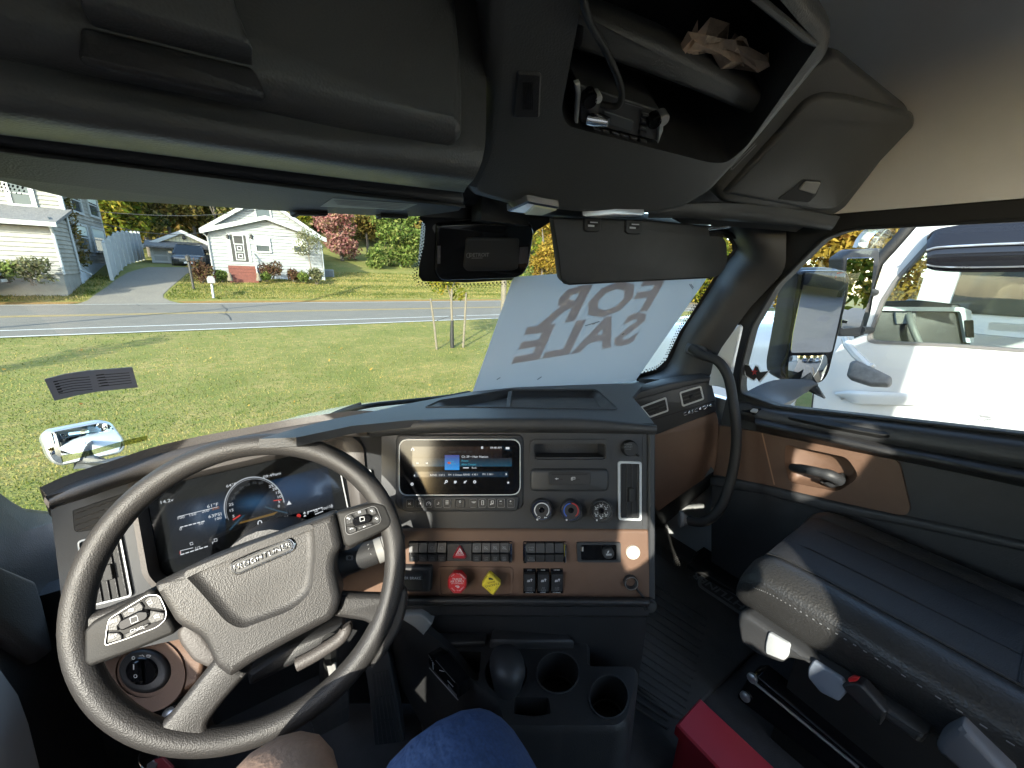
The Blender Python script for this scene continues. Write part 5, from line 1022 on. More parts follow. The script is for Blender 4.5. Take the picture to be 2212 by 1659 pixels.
# ================================================================== PEDALS, MAT, FLOOR THINGS
pe = thing('accelerator_pedal', 'long ribbed black accelerator pedal beside the console', 'pedal', oZ(*cP(900, 1400), ZF))
FAp = F3(oZ(*cP(720, 1410), 1.41), oZ(*cP(1060, 1370), 1.41), oZ(*cP(740, 400), 1.60))
W = MB(); W.pad(FAp, rquad(pp(cP, [(830, 230), (870, 260), (915, 480), (1000, 960), (1062, 1372), (718, 1415), (660, 860), (610, 540), (640, 480)]), 3, 3), .0, -.03, .004); W.build('pedal_plate', m_panel, pe, 40)
W = MB()
for k in range(6):
    a = (690+k*35, 560-k*8); b_ = (760+k*52, 1390-k*6)
    for s_ in range(3): 
        t0, t1 = s_/3+.01, (s_+1)/3-.015; W.pad(FAp, pp(cP, [(a[0]+(b_[0]-a[0])*t0, a[1]+(b_[1]-a[1])*t0), (a[0]+9+(b_[0]-a[0])*t0, a[1]+(b_[1]-a[1])*t0), (a[0]+11+(b_[0]-a[0])*t1, a[1]+(b_[1]-a[1])*t1), (a[0]+(b_[0]-a[0])*t1, a[1]+(b_[1]-a[1])*t1)]), .003, 0)
W.build('pedal_ribs', m_dash, pe, 0, kind='stuff')
br = thing('brake_pedal', 'square black brake pedal with grid tread under the steering wheel', 'pedal', oZ(*cP(200, 1250), ZF))
FBp = F3(oZ(*cP(50, 1300), 1.46), oZ(*cP(420, 1100), 1.47), oZ(*cP(300, 850), 1.55))
W = MB(); W.pad(FBp, rquad(pp(cP, [(-40, 1060), (400, 760), (432, 800), (430, 1100), (400, 1140), (60, 1310), (30, 1300)]), 5, 3), 0, -.02, .004); W.build('pedal_plate', m_panel, br, 40)
W = MB(); W.strokes(FBp, [pp(cP, [(60+k*90, 1020-k*62), (80+k*88, 1270-k*44)]) for k in range(4)] + [pp(cP, [(-10, 1120+k*70), (420, 850+k*85)]) for k in range(4)], 2.2, .0012); W.build('tread_grid', m_dash, br, 0)
W = MB(); W.tube([oZ(*cP(200, 1000), 1.50), oZ(*cP(220, 500), 1.62), oZ(*cP(200, 200), 1.85)], .014, 8); W.build('pedal_arm', m_rubber, br, 40)
W = MB(); W.pad(Frame(oD(*cP(210, 430), .80), FW*-1), pp(cP, [(140, 310), (235, 260), (285, 525), (205, 605)]), .003, -.003, .001); W.strokes(Frame(oD(*cP(210, 430), .797), FW*-1), [pp(cP, [(180, 310), (245, 570)])], 1.2); o = W.build('hanging_tag', m_grey, None, 0); tag(o, 'pale plastic strip hanging beneath the steering column', 'tag')

mt = thing('floor_mat', 'ribbed black rubber floor mat with an oval logo on the passenger side', 'floor mat', oZ(1500, 1350, ZF+.005))
FMt = Frame((0, 0, ZF+.014), (0, 0, 1))
mo = rquad(pp(cM, [(-200, -100), (90, -120), (230, -40), (280, 120), (420, 210), (720, 380), (900, 560), (700, 700), (560, 832), (345, 1036), (265, 1036), (60, 860), (-200, 700)]), [4, 4, 10, 10, 10, 10, 10, 10, 10, 16, 12, 4, 4], 4)
W = MB(); W.pad(FMt, mo, 0, -.012, .004); W.build('mat_sheet', m_mat, mt, 40)
for k in range(17):
    a = Vector((-150+k*8, 60+k*55)); dv = Vector((560-k*22, 370-k*8))
    a = Vector((-60, 170+k*47)); L = [(a.x, a.y), (a.x+7, a.y-7), (a.x+7+520-k*10, a.y-7+340-k*6), (a.x+520-k*10, a.y+340-k*6)]
    if k > 13: L = [(a.x, a.y), (a.x+7, a.y-7), (a.x+307, a.y+190), (a.x+300, a.y+197)]
    if k > 12: a.y -= 12
    W = MB(); W.pad(FMt, [cM(min(x, 9999), y) for x, y in L], .005, -.001, .0015); W.build('rib', m_mat, mt, 40)
W = MB(); W.pad(FMt.off(.006), rquad(pp(cM, [(410, 290), (440, 280), (760, 440), (780, 490), (740, 505), (430, 330)]), [8, 8, 8, 8, 8, 8], 3), .001, -.004); lg = W.build('logo_field', m_mat, mt, 0)
bx, by = cM(615, 408); bd = Vector((.83, .555)).normalized(); bn = Vector((-bd.y, bd.x))
W = MB(); W.ring(FMt.off(.008), capsule(94, 17), capsule(86, 11.5), .0005, -.0005); W.build('logo_oval', m_dimprint, lg, 0)
text('logo_lettering', 'FREIGHTLINER', FMt.off(.008), bx, by, 13, m_dimprint, lg, (-bd.x, -bd.y), .0006, sx=1.05, bold=.02, shear=.1)
W = MB()
for i in range(26):
    for j in range(8):
        x = 165+i*9+j*3; y = 70+i*6.4+j*10
        c_ = FMt.at(*cM(x, y)); W.lathe(c_, (0, 0, 1), [(.0035, -.001), (.003, .004), (0, .0045)], 6)
W.build('mat_studs', m_mat, mt, 40, kind='stuff')
# door step and lower sill strips
W = MB()
for k in range(4):
    y0 = 78+k*22; W.pad(Frame((0, 0, 1.40), (0, 0, 1)), pp(cM, [(395-k*15, y0+60), (440-k*15, y0+30), (760-k*15, y0+230), (740-k*15, y0+260)]), .006, -.02, .003)
W.build('sill_ribs', m_rubber, cab, 40, kind='stuff')

tbx = thing('toolbox', 'plain red metal box standing on the cab floor between the seats', 'box', oZ(*cM(500, 1200), ZF))
q = [oZ(*cM(x, y), 1.56) for x, y in ((430, 965), (318, 1090), (690, 1460), (860, 1370))]
q[2] = q[1]+(q[3]-q[0])
W = MB(); n_ = Vector((0, 0, 1)); 
W.ringstack([[p+n_*(-.03) for p in inset(q, n_, -.008)], [p+n_*(-.004) for p in inset(q, n_, -.008)], [p+n_*0 for p in inset(q, n_, -.004)], q]); W.build('lid', m_redbox, tbx, 40)
W = MB(); W.ringstack([[Vector((p.x, p.y, ZF+.014)) for p in q], [p+n_*(-.032) for p in q]]); W.build('box_body', m_redbox, tbx, 40)

# ================================================================== PASSENGER SEAT
st_ = thing('passenger_seat', 'black leather passenger seat with stitched bolster and perforated centre', 'seat', (1.17, 0, ZF))
zt = 1.85; xa, xb = .935, 1.425
def sec(y, k=1.0, dz=0., ins=0.):
    z = zt+dz; L = [(xa+.03, 1.70), (xa+.006, 1.74), (xa-.004, 1.79), (xa+.004, 1.825), (xa+.03, z-.006), (xa+.06, z+.004), (xa+.085, z), (xa+.12, z-.012), (xa+.25, z-.008), (xb-.12, z-.012), (xb-.085, z), (xb-.06, z+.004), (xb-.03, z-.006), (xb-.004, 1.825), (xb+.004, 1.79), (xb-.006, 1.74), (xb-.03, 1.70)]
    cx_ = (xa+xb)/2
    return [Vector((cx_+(x-cx_)*(1-ins), y, 1.70+(zz-1.70)*k)) for x, zz in L]
W = MB(); rows = [sec(.318, .25, 0, .16), sec(.322, .5, -.0, .09), sec(.315, .74, 0, .045), sec(.29, .92, 0, .015), sec(.25, .99, 0, 0), sec(.15, 1.0), sec(0, .99), sec(-.15, .98), sec(-.3, .98), sec(-.36, .9, 0, .03)]
rr = [cr(r, 3) for r in rows]; cols = [cr([r[i] for r in rr], 3) for i in range(len(rr[0]))]; rr = [[c[k] for c in cols] for k in range(len(cols[0]))]
W.ringstack(rr); W.build('cushion', m_leather, st_, 75)
W = MB(); rows = []
for y, k, e in ((.300, .905, .03), (.27, .965, .012), (.2, .988, 0), (.05, .99, 0), (-.1, .983, 0), (-.24, .976, 0)):
    rows.append([Vector((x, y, 1.70+(zz-1.70)*k + hh)) for x, zz, hh in ((xa+.095, zt-.004, -.006), (xa+.11, zt-.008, .006), (xa+.2, zt-.01, .0085), (xa+.25, zt-.008, .008), (xb-.2, zt-.01, .0085), (xb-.11, zt-.008, .006), (xb-.095, zt-.004, -.006))])
W.shell(rows, .012, 3, 3, away=Vector((0, 0, -1))); W.build('seat_insert', m_perf, st_, 75)
W = MB(); W.tube([Vector((xa+.093, y, 1.70+(zt-1.70)*k+.0)) for y, k in ((.30, .90), (.27, .965), (.2, .99), (.05, .993), (-.1, .986), (-.3, .98))], .0022, 6); W.tube(cr([Vector((xa+.001, y, z)) for y, z in ((.30, 1.79), (.25, 1.812), (.15, 1.815), (0, 1.813), (-.3, 1.81))], 4), .0022, 6); W.build('piping', m_leather, st_, 60)
W = MB()
pts = cr([Vector((xa-.0035, y, z)) for y, z in ((.28, 1.793), (.24, 1.803), (.15, 1.806), (0, 1.804), (-.25, 1.80))], 18)
for a, b_ in zip(pts[::2], pts[1::2]): W.tube([a, a*.4+b_*.6], .0012, 4)
W.build('stitching', m_dimprint, st_, 0, kind='stuff')
W = MB(); W.tube([Vector((xa+.19, y, zt+hh)) for y, hh in ((.29, -.012), (.24, -.002), (.1, -.001), (-.1, -.004))], .0018, 5); W.tube([Vector((xb-.19, y, zt+hh)) for y, hh in ((.29, -.012), (.24, -.002), (.1, -.001), (-.1, -.004))], .0018, 5); W.tube([Vector((x, -.1, zt-.003)) for x in (xa+.1, 1.18, xb-.1)], .002, 5); W.build('insert_seam', m_rubber, st_, 60, kind='stuff')
# backrest
W = MB(); rows = []
for t, z in enumerate((1.80, 1.9, 2.05, 2.25, 2.45, 2.55)):
    y = -.30-.05*t; d_ = .10
    rows.append([Vector((x, y+yy, z)) for x, yy in ((xa-.01, -.10), (xa-.02, -.02), (xa+.01, .04), (xa+.05, .055), (xa+.1, .03), (1.18, .015), (xb-.1, .03), (xb-.05, .055), (xb-.01, .04), (xb+.02, -.02), (xb+.01, -.10))])
rr = [cr(r, 3) for r in rows]; W.ringstack(rr); W.build('backrest', m_leather, st_, 75)
# plastic side shield with buttons, base and rail
FSS = Frame((xa-.012, 0, 1.7), (-1, .05, .12))
W = MB(); W.pad(FSS, rquad(pp(cM, [(640, 500), (652, 450), (700, 455), (1050, 700), (1300, 850), (1700, 1120), (1650, 1180), (1200, 860), (1030, 730), (920, 705), (890, 735), (790, 705), (745, 682), (660, 620)]), 8, 3), .02, -.03, .012); sh = W.build('side_shield', m_dash, st_, 50)
Fs2 = FSS.off(.02)
for o_, m_ in (([(802, 570), (920, 640), (915, 700), (888, 732), (785, 690), (785, 640)], m_satin), ([(1050, 725), (1215, 830), (1240, 900), (1190, 955), (1090, 905), (1020, 820), (1022, 770)], mat('pale_blue_button', (.19, .22, .27), .5))):
    W = MB(); W.pad(Fs2, rquad(pp(cM, o_), 6, 3), .006, -.004, .004); b_ = W.build('seat_button', m_, sh, 40)
    cx_, cy_ = sum(p[0] for p in o_)/len(o_), sum(p[1] for p in o_)/len(o_)
    W = MB(); W.ring(Fs2, ell(*cM(cx_, cy_), 14, 9, 20), ell(*cM(cx_, cy_), 9, 5.5, 20), .007, .005)
W = MB(); W.box2((xa+.05, -.36, ZF), (xb-.05, .18, 1.70)); W.build('suspension_base', m_rubber, st_, 0)
FRl = Frame((xa+.01, 0, 1.5), (-1, 0, .1))
W = MB(); W.pad(FRl, rquad(pp(cM, [(690, 820), (740, 815), (1300, 1290), (1500, 1460), (1300, 1460), (640, 960), (620, 935)]), 5, 3), .0, -.06, .006); rl = W.build('seat_rail', m_gloss, st_, 40)
W = MB(); W.tube([FRl.at(*cM(x, y), .004) for x, y in ((700, 830), (1300, 1320))], .0035, 6); W.build('rail_edge', m_silver, rl, 60)
for x, y in ((712, 828), (672, 930)): W = MB(); W.lathe(FRl.at(*cM(x, y)), FRl.n, [(.012, -.002), (.012, .006), (.006, .01), (0, .01)], 12); W.build('bolt', m_silver, rl, 40)
W = MB(); W.pad(FSS, rquad(pp(cM, [(1225, 835), (1300, 815), (1345, 830), (1480, 985), (1440, 1060), (1250, 870)]), 4, 3), .03, .0, .006); bk = W.build('belt_buckle', m_dark, st_, 40)
W = MB(); W.pad(FSS.off(.03), rquad(pp(cM, [(1238, 830), (1270, 815), (1305, 825), (1290, 845), (1245, 850)]), 3, 3), .004, -.004, .002); W.build('release_button', m_red, bk, 40)
W = MB(); W.pad(FSS, rquad(pp(cM, [(1740, 1150), (1790, 1085), (1880, 1035), (1905, 1055), (2180, 1340), (2100, 1420), (1900, 1320), (1750, 1200)]), 14, 4), .03, -.02, .012); W.build('recline_cover', mat('slate_grey_plastic', (.10, .105, .12), .5, grain=(400, .2, 'voro')), st_, 50)

# ================================================================== PASSENGER DOOR
pd_ = thing('passenger_door', 'passenger door with tan insert, pull handle and window', 'door', (XD, .35, 1.3))
win = rquad(pp(cE, [(255, 1340), (500, 1428), (1200, 1508), (2330, 1640), (2900, 1640), (2900, 120), (2212, 135), (1000, 198), (830, 262), (500, 590), (330, 880), (265, 1130), (248, 1280)]), [8, 8, 8, 30, 4, 4, 10, 26, 14, 8, 8, 8, 10], 4)
fro = [cE(*p) for p in [(150, 1330), (215, 1480), (500, 1560), (1200, 1600), (2330, 1760), (3000, 1760), (3000, -70), (2212, -70), (900, -70), (540, -70), (380, 560), (225, 880), (180, 1130)]]
W = MB(); W.plate(FD, rquad(fro, [12, 14, 10, 8, 20, 4, 4, 10, 40, 20, 8, 8, 8], 4), [win], .0, -.05); W.build('window_frame', m_rubber, pd_, 30)
W = MB(); W.tube([FD.at(x, y, .002) for x, y in win], .005, 8, closed=True); W.build('window_seal', m_rubber, pd_, 60)
W = MB(); W.pad(FD, win, -.025, -.029); W.build('window_glass', m_glass, pd_, 0)
bowl = rquad(pp(cL, [(1125, 578), (1550, 668), (1640, 800), (1490, 905), (1150, 840), (1118, 700)]), [6, 14, 20, 14, 10, 8], 4)
panel = [(1575, 850), (1600, 868), (1668, 884), (1760, 896), (1900, 912), (2100, 940), (2212, 953), (2600, 1000), (2600, 1480), (1540, 1480), (1540, 1000)]
W = MB(); W.plate(FD, panel, [bowl], .012, -.06); W.build('door_panel', m_dash, pd_, 30)
W = MB(); W.shell([[oX(x, y, v) for x, y, v in r] for r in ([(1590, 862, 1.448), (1680, 884, 1.448), (1900, 908, 1.448), (2212, 947, 1.448), (2500, 985, 1.448)], [(1590, 872, 1.42), (1680, 893, 1.42), (1900, 921, 1.42), (2212, 966, 1.42), (2500, 1005, 1.42)], [(1592, 890, 1.41), (1680, 912, 1.41), (1900, 948, 1.41), (2212, 1000, 1.41), (2500, 1040, 1.41)], [(1592, 905, 1.437), (1680, 925, 1.437), (1900, 965, 1.437), (2212, 1022, 1.437), (2500, 1060, 1.437)])], .02, 3, 4); W.build('sill_cap', m_dash, pd_, 60)
FD2 = FD.off(.012)
ins_o = rquad(pp(cL, [(560, 430), (790, 468), (960, 500), (1500, 610), (1900, 690), (1925, 760), (1985, 1020), (1960, 1065), (1890, 1060), (1500, 975), (1030, 866), (560, 770)]), [2, 4, 4, 4, 10, 8, 14, 8, 8, 6, 6, 2], 3)
bowl = rquad(pp(cL, [(1125, 578), (1550, 668), (1640, 800), (1490, 905), (1150, 840), (1118, 700)]), [6, 14, 20, 14, 10, 8], 4)
W = MB(); W.plate(FD2, ins_o, [bowl], .010, -.01); W.build('tan_insert', m_tan, pd_, 30)
W = MB(); P0 = FD2.pts(bowl, .010); cc = sum(P0, Vector())/len(P0); W.ringstack([P0, [p+(cc-p)*.1+Vector((.03, 0, 0)) for p in P0], [p+(cc-p)*.2+Vector((.04, 0, 0)) for p in P0]], False, True); W.build('handle_bowl', m_tan, pd_, 60)
W = MB(); W.strokes(FD2.off(.010), [pp(cL, [(955, 505), (1040, 862)]), ], 3, .0006); W.build('insert_crease', mat('tan_crease', (.36, .2, .12), .5), pd_, 0)
hb = [oX(*cL(x, y), v) for x, y, v in ((1165, 742, 1.425), (1230, 752, 1.405), (1330, 772, 1.40), (1430, 800, 1.405), (1490, 835, 1.43))]
W = MB(); W.tube(cr(hb, 5), [.013]*4+[.0145]*9+[.017]*8, 12); W.build('pull_handle', m_panel, pd_, 60)
W = MB(); W.pad(FD2, rquad(pp(cL, [(1340, 830), (1500, 790), (1520, 850), (1440, 890)]), 8, 3), .014, -.03, .01); W.build('handle_foot', m_dark, pd_, 50)
m_arm = mat('streaked_black_trim', (.024, .024, .025), .5, grain=(60, .9), stretch=(1, .18, 1.6), rvar=.1)
ar = [[(905, 388), (1200, 452), (1500, 510), (1760, 568), (2212, 645), (3500, 890)], [(905, 420), (1200, 482), (1500, 540), (1760, 598), (2212, 680), (3500, 930)], [(912, 452), (1200, 515), (1500, 580), (1760, 640), (2212, 725), (3500, 990)], [(920, 488), (1200, 550), (1500, 610), (1760, 668), (2212, 760), (3500, 1040)]]
vx = [1.425, 1.385, 1.38, 1.432]
W = MB(); W.shell([[oX(*cL(x, y), v) for x, y in r] for r, v in zip(ar, vx)], .02, 3, 4); W.build('armrest', m_arm, pd_, 60)
W = MB(); W.pad(F3(oX(*cL(1130, 400), 1.405), oX(*cL(1840, 525), 1.405), oX(*cL(1500, 420), 1.43)), rquad(pp(cL, [(1125, 395), (1200, 382), (1650, 430), (1780, 470), (1845, 522), (1780, 522), (1400, 455)]), 6, 3), .003, -.01, .002); W.build('pull_pocket', m_hole, pd_, 40)
W = MB(); W.pad(F3(oX(*cL(800, 350), 1.415), oX(*cL(950, 365), 1.415), oX(*cL(880, 325), 1.43)), rquad(pp(cL, [(795, 352), (850, 318), (955, 340), (905, 378)]), 3, 3), .006, -.01, .002); sw2 = W.build('window_switch', m_gloss, pd_, 40)
W = MB(); W.pad(F3(oX(*cL(800, 350), 1.407), oX(*cL(950, 365), 1.407), oX(*cL(880, 325), 1.422)), rquad(pp(cL, [(872, 358), (895, 338), (930, 345), (910, 365)]), 2, 3), .005, -.003, .001); W.build('rocker', m_satin, sw2, 40)
W = MB(); W.pad(FD2, rquad(pp(cL, [(600, 800), (760, 815), (1030, 870), (1500, 985), (1980, 1080), (3400, 1380), (3400, 1450), (1900, 1130), (1400, 1040), (1000, 930), (600, 860)]), 4, 3), .015, -.01, .008); W.build('lower_ledge', m_dash, pd_, 50)
# decal on the door glass
FGl = FD.off(-.0245)
dc = thing('winged_decal', 'black winged letter decal with a red star on the passenger window corner', 'decal', FGl.at(*cE(355, 1195)))
W = MB(); ww = [(280, 1140), (318, 1150), (340, 1185), (355, 1150), (372, 1158), (385, 1190), (440, 1182), (412, 1215), (378, 1250), (362, 1225), (345, 1240), (318, 1225), (296, 1210)]
W.flat(FGl, pp(cE, [(355+(x-355)*1.2, 1195+(y-1195)*1.28) for x, y in ww]), .0004); W.build('decal_border', m_print, dc, 0)
W = MB(); W.flat(FGl, pp(cE, [(355+(x-355)*1.08, 1195+(y-1195)*1.08) for x, y in ww]), .0008); W.build('decal_wings', m_blackprint, dc, 0)
W = MB(); W.flat(FGl, pp(cE, [(350+(24 if k % 2 == 0 else 10)*sin(pi*k/5), 1188-(28 if k % 2 == 0 else 12)*cos(pi*k/5)) for k in range(10)]), .0012); W.build('decal_star', m_redprint, dc, 0)
# painted jamb between pillar and door
W = MB(); W.pad(Frame((1.432, 0, 2), (-1, -.1, 0)), rquad(pp(cE, [(60, 1130), (120, 1020), (235, 860), (255, 880), (205, 1100), (165, 1310), (100, 1290), (30, 1280)]), 3, 3), .0, -.02, .003); W.build('painted_jamb', m_white, cab, 30)
# outside skin of the doors and cab
W = MB(); W.box2((XD+.052, YS, 1.0), (XD+.09, 1.05, 2.06)); W.build('outer_skin', m_white, pd_, 0)

# ================================================================== SIGN, PASSES AND OWN TRUCK OUTSIDE PARTS
def board_mat(name, col, tr):
    m, nt, N, Lk, P = _new(name); out = N['Material Output']; P.inputs['Base Color'].default_value = (*col, 1); P.inputs['Roughness'].default_value = .45
    t = N.new('ShaderNodeBsdfTranslucent'); t.inputs[0].default_value = (*col, 1); mx = N.new('ShaderNodeMixShader'); mx.inputs[0].default_value = tr
    Lk.new(P.outputs[0], mx.inputs[1]); Lk.new(t.outputs[0], mx.inputs[2]); Lk.new(mx.outputs[0], out.inputs[0]); return m
m_board = board_mat('white_corrugated_board', (.46, .457, .455), .5)
FSg = F3(FWS.at(*cD(60, 1330), .035), FWS.at(*cD(1190, 1215), .03), FWS.at(*cD(1100, 540), .03))
sg = thing('for_sale_sign', 'white for sale board seen from behind, leaning on the windshield', 'sign', FSg.at(*cD(650, 1200)))
bq = rquad(pp(cD, [(340, 532), (640, 510), (1200, 540), (1680, 535), (1665, 560), (1185, 1250), (900, 1280), (45, 1365)]), [8, 2, 2, 4, 4, 3, 2, 3], 3)
W = MB(); W.flat(FSg, bq, .0); W.build('board', m_board, sg, 0)
m_faint = board_mat('show_through_print', (.52, .36, .34), .75)
text('lettering', 'FOR', FSg, *cD(985, 705), 74, m_faint, sg, (1, -.125), -.0012, mirror=True, bold=.035, sx=1.3, upd=(.46, -.88), track=1.06)
text('lettering', 'SALE', FSg, *cD(825, 955), 70, m_faint, sg, (1, -.15), -.0012, mirror=True, bold=.035, sx=1.25, upd=(.44, -.9), track=1.06)
W = MB(); W.strokes(FSg, [pp(cD, [(835, 868), (880, 855), (935, 838)]), pp(cD, [(885, 858), (905, 850)]), pp(cD, [(1090, 928), (1106, 922)]), pp(cD, [(225, 1240), (250, 1225)]), pp(cD, [(505, 1240), (535, 1220)]), pp(cD, [(1555, 580), (1580, 615)]), pp(cD, [(1565, 580), (1585, 605)])], 2.0, .0016); W.build('scuff_marks', m_dimprint, sg, 0)
FPm = F3(FWS.at(*cA(290, 1410), .006), FWS.at(*cA(880, 1460), .006), FWS.at(*cA(600, 1340), .006))
ps = thing('permit_sticker', 'small grey permit sheet stuck on the lower left windshield', 'sticker', FPm.at(*cA(590, 1440)))
W = MB(); W.pad(FPm, pp(cA, [(285, 1410), (420, 1375), (560, 1355), (850, 1332), (886, 1460), (620, 1488), (480, 1515), (350, 1546)]), .001, -.001); W.build('sheet', board_mat('grey_paper', (.30, .295, .33), .5), ps, 0)
W = MB()
for k in range(6):
    y = 1422+k*16; W.strokes(FPm, [pp(cA, [(342+k*7, y), (460+k*3, y-20), (575+k*4, y-30)])], 1.3, .0014)
    if k < 5: W.strokes(FPm, [pp(cA, [(615+k*5, 1382+k*18), (720+k*5, 1374+k*17), (830+k*4, 1366+k*16)])], 1.3, .0014)
for k in range(10): W.strokes(FPm, [pp(cA, [(342+(k % 5)*8+(275 if k > 4 else 0), 1424+(k % 5)*17-(42 if k > 4 else 0)), (372+(k % 5)*8+(295 if k > 4 else 0), 1418+(k % 5)*17-(42 if k > 4 else 0))])], 2.4, .0016)
W.build('printed_lines', m_blackprint, ps, 0)
FTp = F3(FWS.at(*cH(550, 480), .004), FWS.at(*cH(1330, 260), .004), FWS.at(*cH(900, 300), .004))
m_tape = glassmat('yellowed_tape', (.62, .62, .42), .4, .3)
W = MB(); W.pad(FTp, pp(cH, [(545, 430), (800, 385), (1100, 300), (1330, 245), (1325, 290), (1100, 345), (840, 420), (560, 490)]), .0004, -.0004); o = W.build('tape_strip', m_tape, None, 0); tag(o, 'yellowed strip of clear tape on the windshield in front of the fender mirror', 'tape')
# hood, wipers, fender mirror
tk = thing('truck_hood', 'white truck hood seen over the dashboard beyond the windshield', 'hood', (.47, 1.9, 1.7))
W = MB(); W.shell([[Vector((x, y, z)) for x, y, z in r] for r in (
   [(-.62, 1.20, 1.62), (-.45, 1.20, 1.77), (-.1, 1.20, 1.925), (.47, 1.20, 1.95), (1.05, 1.20, 1.925), (1.4, 1.20, 1.77), (1.56, 1.20, 1.62)],
   [(-.6, 1.7, 1.52), (-.42, 1.7, 1.72), (-.1, 1.7, 1.855), (.47, 1.7, 1.895), (1.05, 1.7, 1.82), (1.36, 1.7, 1.68), (1.54, 1.7, 1.52)],
   [(-.56, 2.3, 1.38), (-.38, 2.3, 1.53), (-.06, 2.3, 1.66), (.47, 2.3, 1.72), (1.0, 2.3, 1.66), (1.32, 2.3, 1.53), (1.5, 2.3, 1.38)],
   [(-.45, 2.75, 1.2), (-.3, 2.78, 1.3), (0, 2.8, 1.44), (.47, 2.82, 1.5), (.94, 2.8, 1.44), (1.24, 2.78, 1.3), (1.4, 2.75, 1.2)])], .02, 4, 4, away=Vector((0, 0, -1))); W.build('hood_skin', m_white, tk, 60)
W = MB(); W.box2((-.60, 1.2, .6), (-.56, 2.3, 1.45)); W.box2((1.50, 1.2, .6), (1.54, 2.3, 1.45)); W.build('fender_side', m_white, tk, 0)
W = MB(); W.box2((-.15, 1.10, 1.86), (1.3, 1.22, 1.90)); W.build('cowl_panel', m_rubber, tk, 0)
wp = thing('windshield_wiper', 'black windshield wiper resting at the base of the glass', 'wiper', oY(800, 890, 1.18))
W = MB(); W.tube(cr([oY(x, y, 1.17) for x, y in ((690, 912), (740, 890), (800, 876), (870, 868), (960, 858), (1015, 848))], 4), .008, 8); W.build('wiper_arm', m_rubber, wp, 60)
W = MB(); W.tube(cr([oY(x, y, 1.19) for x, y in ((690, 912), (725, 892), (780, 872))], 4), .006, 8); W.build('wiper_blade', m_rubber, wp, 60)
def dome(P, cc, n, c):
    rm = max((p-cc).length for p in P); out = []
    for t in (0, .12, .25, .4, .55, .7, .85, .96):
        out.append([(p+(cc-p)*t) + n*(c*(1-(((p-cc)*(1-t)).length/rm)**2)) for p in P])
    return out
mr = thing('fender_mirror', 'small rounded convex mirror on an arm over the left fender', 'mirror', oD(180, 960, 2.0))
cF1 = oD(180, 960, 1.95); dirm = (EYE-cF1).normalized()
nf = (dirm + Vector((.35, -.2, -.25))*.55).normalized()
FM1 = Frame(cF1, nf)
mo_ = rquad(pp(cH, [(370, 280), (440, 205), (900, 115), (1000, 125), (1115, 280), (1130, 350), (1080, 410), (560, 520), (480, 505), (430, 440)]), 12, 4); mi_ = rquad(pp(cH, [(395, 275), (450, 220), (890, 135), (985, 145), (1090, 285), (1105, 345), (1050, 390), (560, 500), (495, 485), (445, 420)]), 11, 4)
W = MB(); W.pad(FM1, mo_, .012, -.08, .01); W.build('mirror_shell', m_silver, mr, 50)
W = MB(); P = FM1.pts(dense(mi_), .013); cc = sum(P, Vector())/len(P); W.ringstack(dome(P, cc, FM1.n, .022), False, True); W.build('mirror_glass', m_mirror, mr, 180)
W = MB(); W.ring(FM1, [(180+(x-180)*1.0, 960+(y-960)*1.0) for x, y in mi_], [(180+(x-180)*.955, 960+(y-960)*.93) for x, y in mi_], .0155, .006); W.build('glass_seal', m_rubber, mr, 30)
W = MB(); W.shell([[oD(x, y, d) for x, y, d in r] for r in ([(190, 1003, 1.98), (280, 983, 1.85), (420, 990, 1.75)], [(160, 1000, 1.93), (270, 1000, 1.80), (420, 1003, 1.72)], [(190, 1004, 1.93), (290, 1014, 1.80), (420, 1020, 1.74)])], .03, 4, 3); W.build('mirror_arm', m_panel, mr, 60)
# own door mirror on the passenger side
dm = thing('door_mirror', 'tall black door mirror with flat and convex panes outside the passenger window', 'mirror', oX(1740, 800, 1.9))
FM2c = oX(1745, 700, 1.9)
tgt = Vector((3.5, -10.4, .0)); nm = ((EYE-FM2c).normalized() + (tgt-FM2c).normalized()).normalized()
FM2 = Frame(FM2c, nm)
so_o = rquad(pp(cE, [(640, 500), (680, 480), (960, 475), (1010, 520), (1000, 700), (880, 1170), (820, 1258), (740, 1276), (580, 1272), (525, 1230), (520, 1150), (560, 950), (630, 560)]), [14, 10, 14, 14, 14, 20, 14, 12, 14, 14, 10, 14, 14], 4)
W = MB(); W.pad(FM2, so_o, -.004, -.085, .03); W.build('mirror_shell', m_panel, dm, 60)
mi = rquad(pp(cE, [(668, 505), (700, 488), (955, 485), (990, 520), (985, 640), (850, 1195), (800, 1262), (600, 1262), (545, 1220), (545, 1150), (580, 1050)]), [10, 8, 10, 10, 20, 14, 14, 14, 12, 10, 14], 4)
W = MB(); W.pad(FM2, mi, .012, -.02, .006); W.build('mirror_bezel', m_gloss, dm, 50)
W = MB(); W.pad(FM2, rquad(pp(cE, [(680, 515), (700, 500), (945, 498), (962, 515), (955, 640), (865, 1045), (585, 1050), (600, 920)]), 5, 4), .0135, .01); W.build('flat_glass', m_mirror, dm, 0)
P = FM2.pts(dense(rquad(pp(cE, [(575, 1068), (825, 1062), (832, 1130), (790, 1250), (600, 1255), (560, 1225), (560, 1150)]), 8, 4)), .0135); cc = sum(P, Vector())/len(P)
W = MB(); W.ringstack(dome(P, cc, FM2.n, .016), False, True); W.build('convex_glass', m_mirror, dm, 180)
W = MB(); W.shell([[oX(*cE(x, y), v) for x, y, v in r] for r in ([(250, 1345, 1.52), (480, 1245, 1.72), (740, 1240, 1.9)], [(330, 1400, 1.50), (520, 1320, 1.70), (790, 1275, 1.9)], [(500, 1430, 1.52), (640, 1370, 1.75), (780, 1280, 1.92)])], .06, 4, 3); W.build('mirror_arm', m_panel, dm, 60)

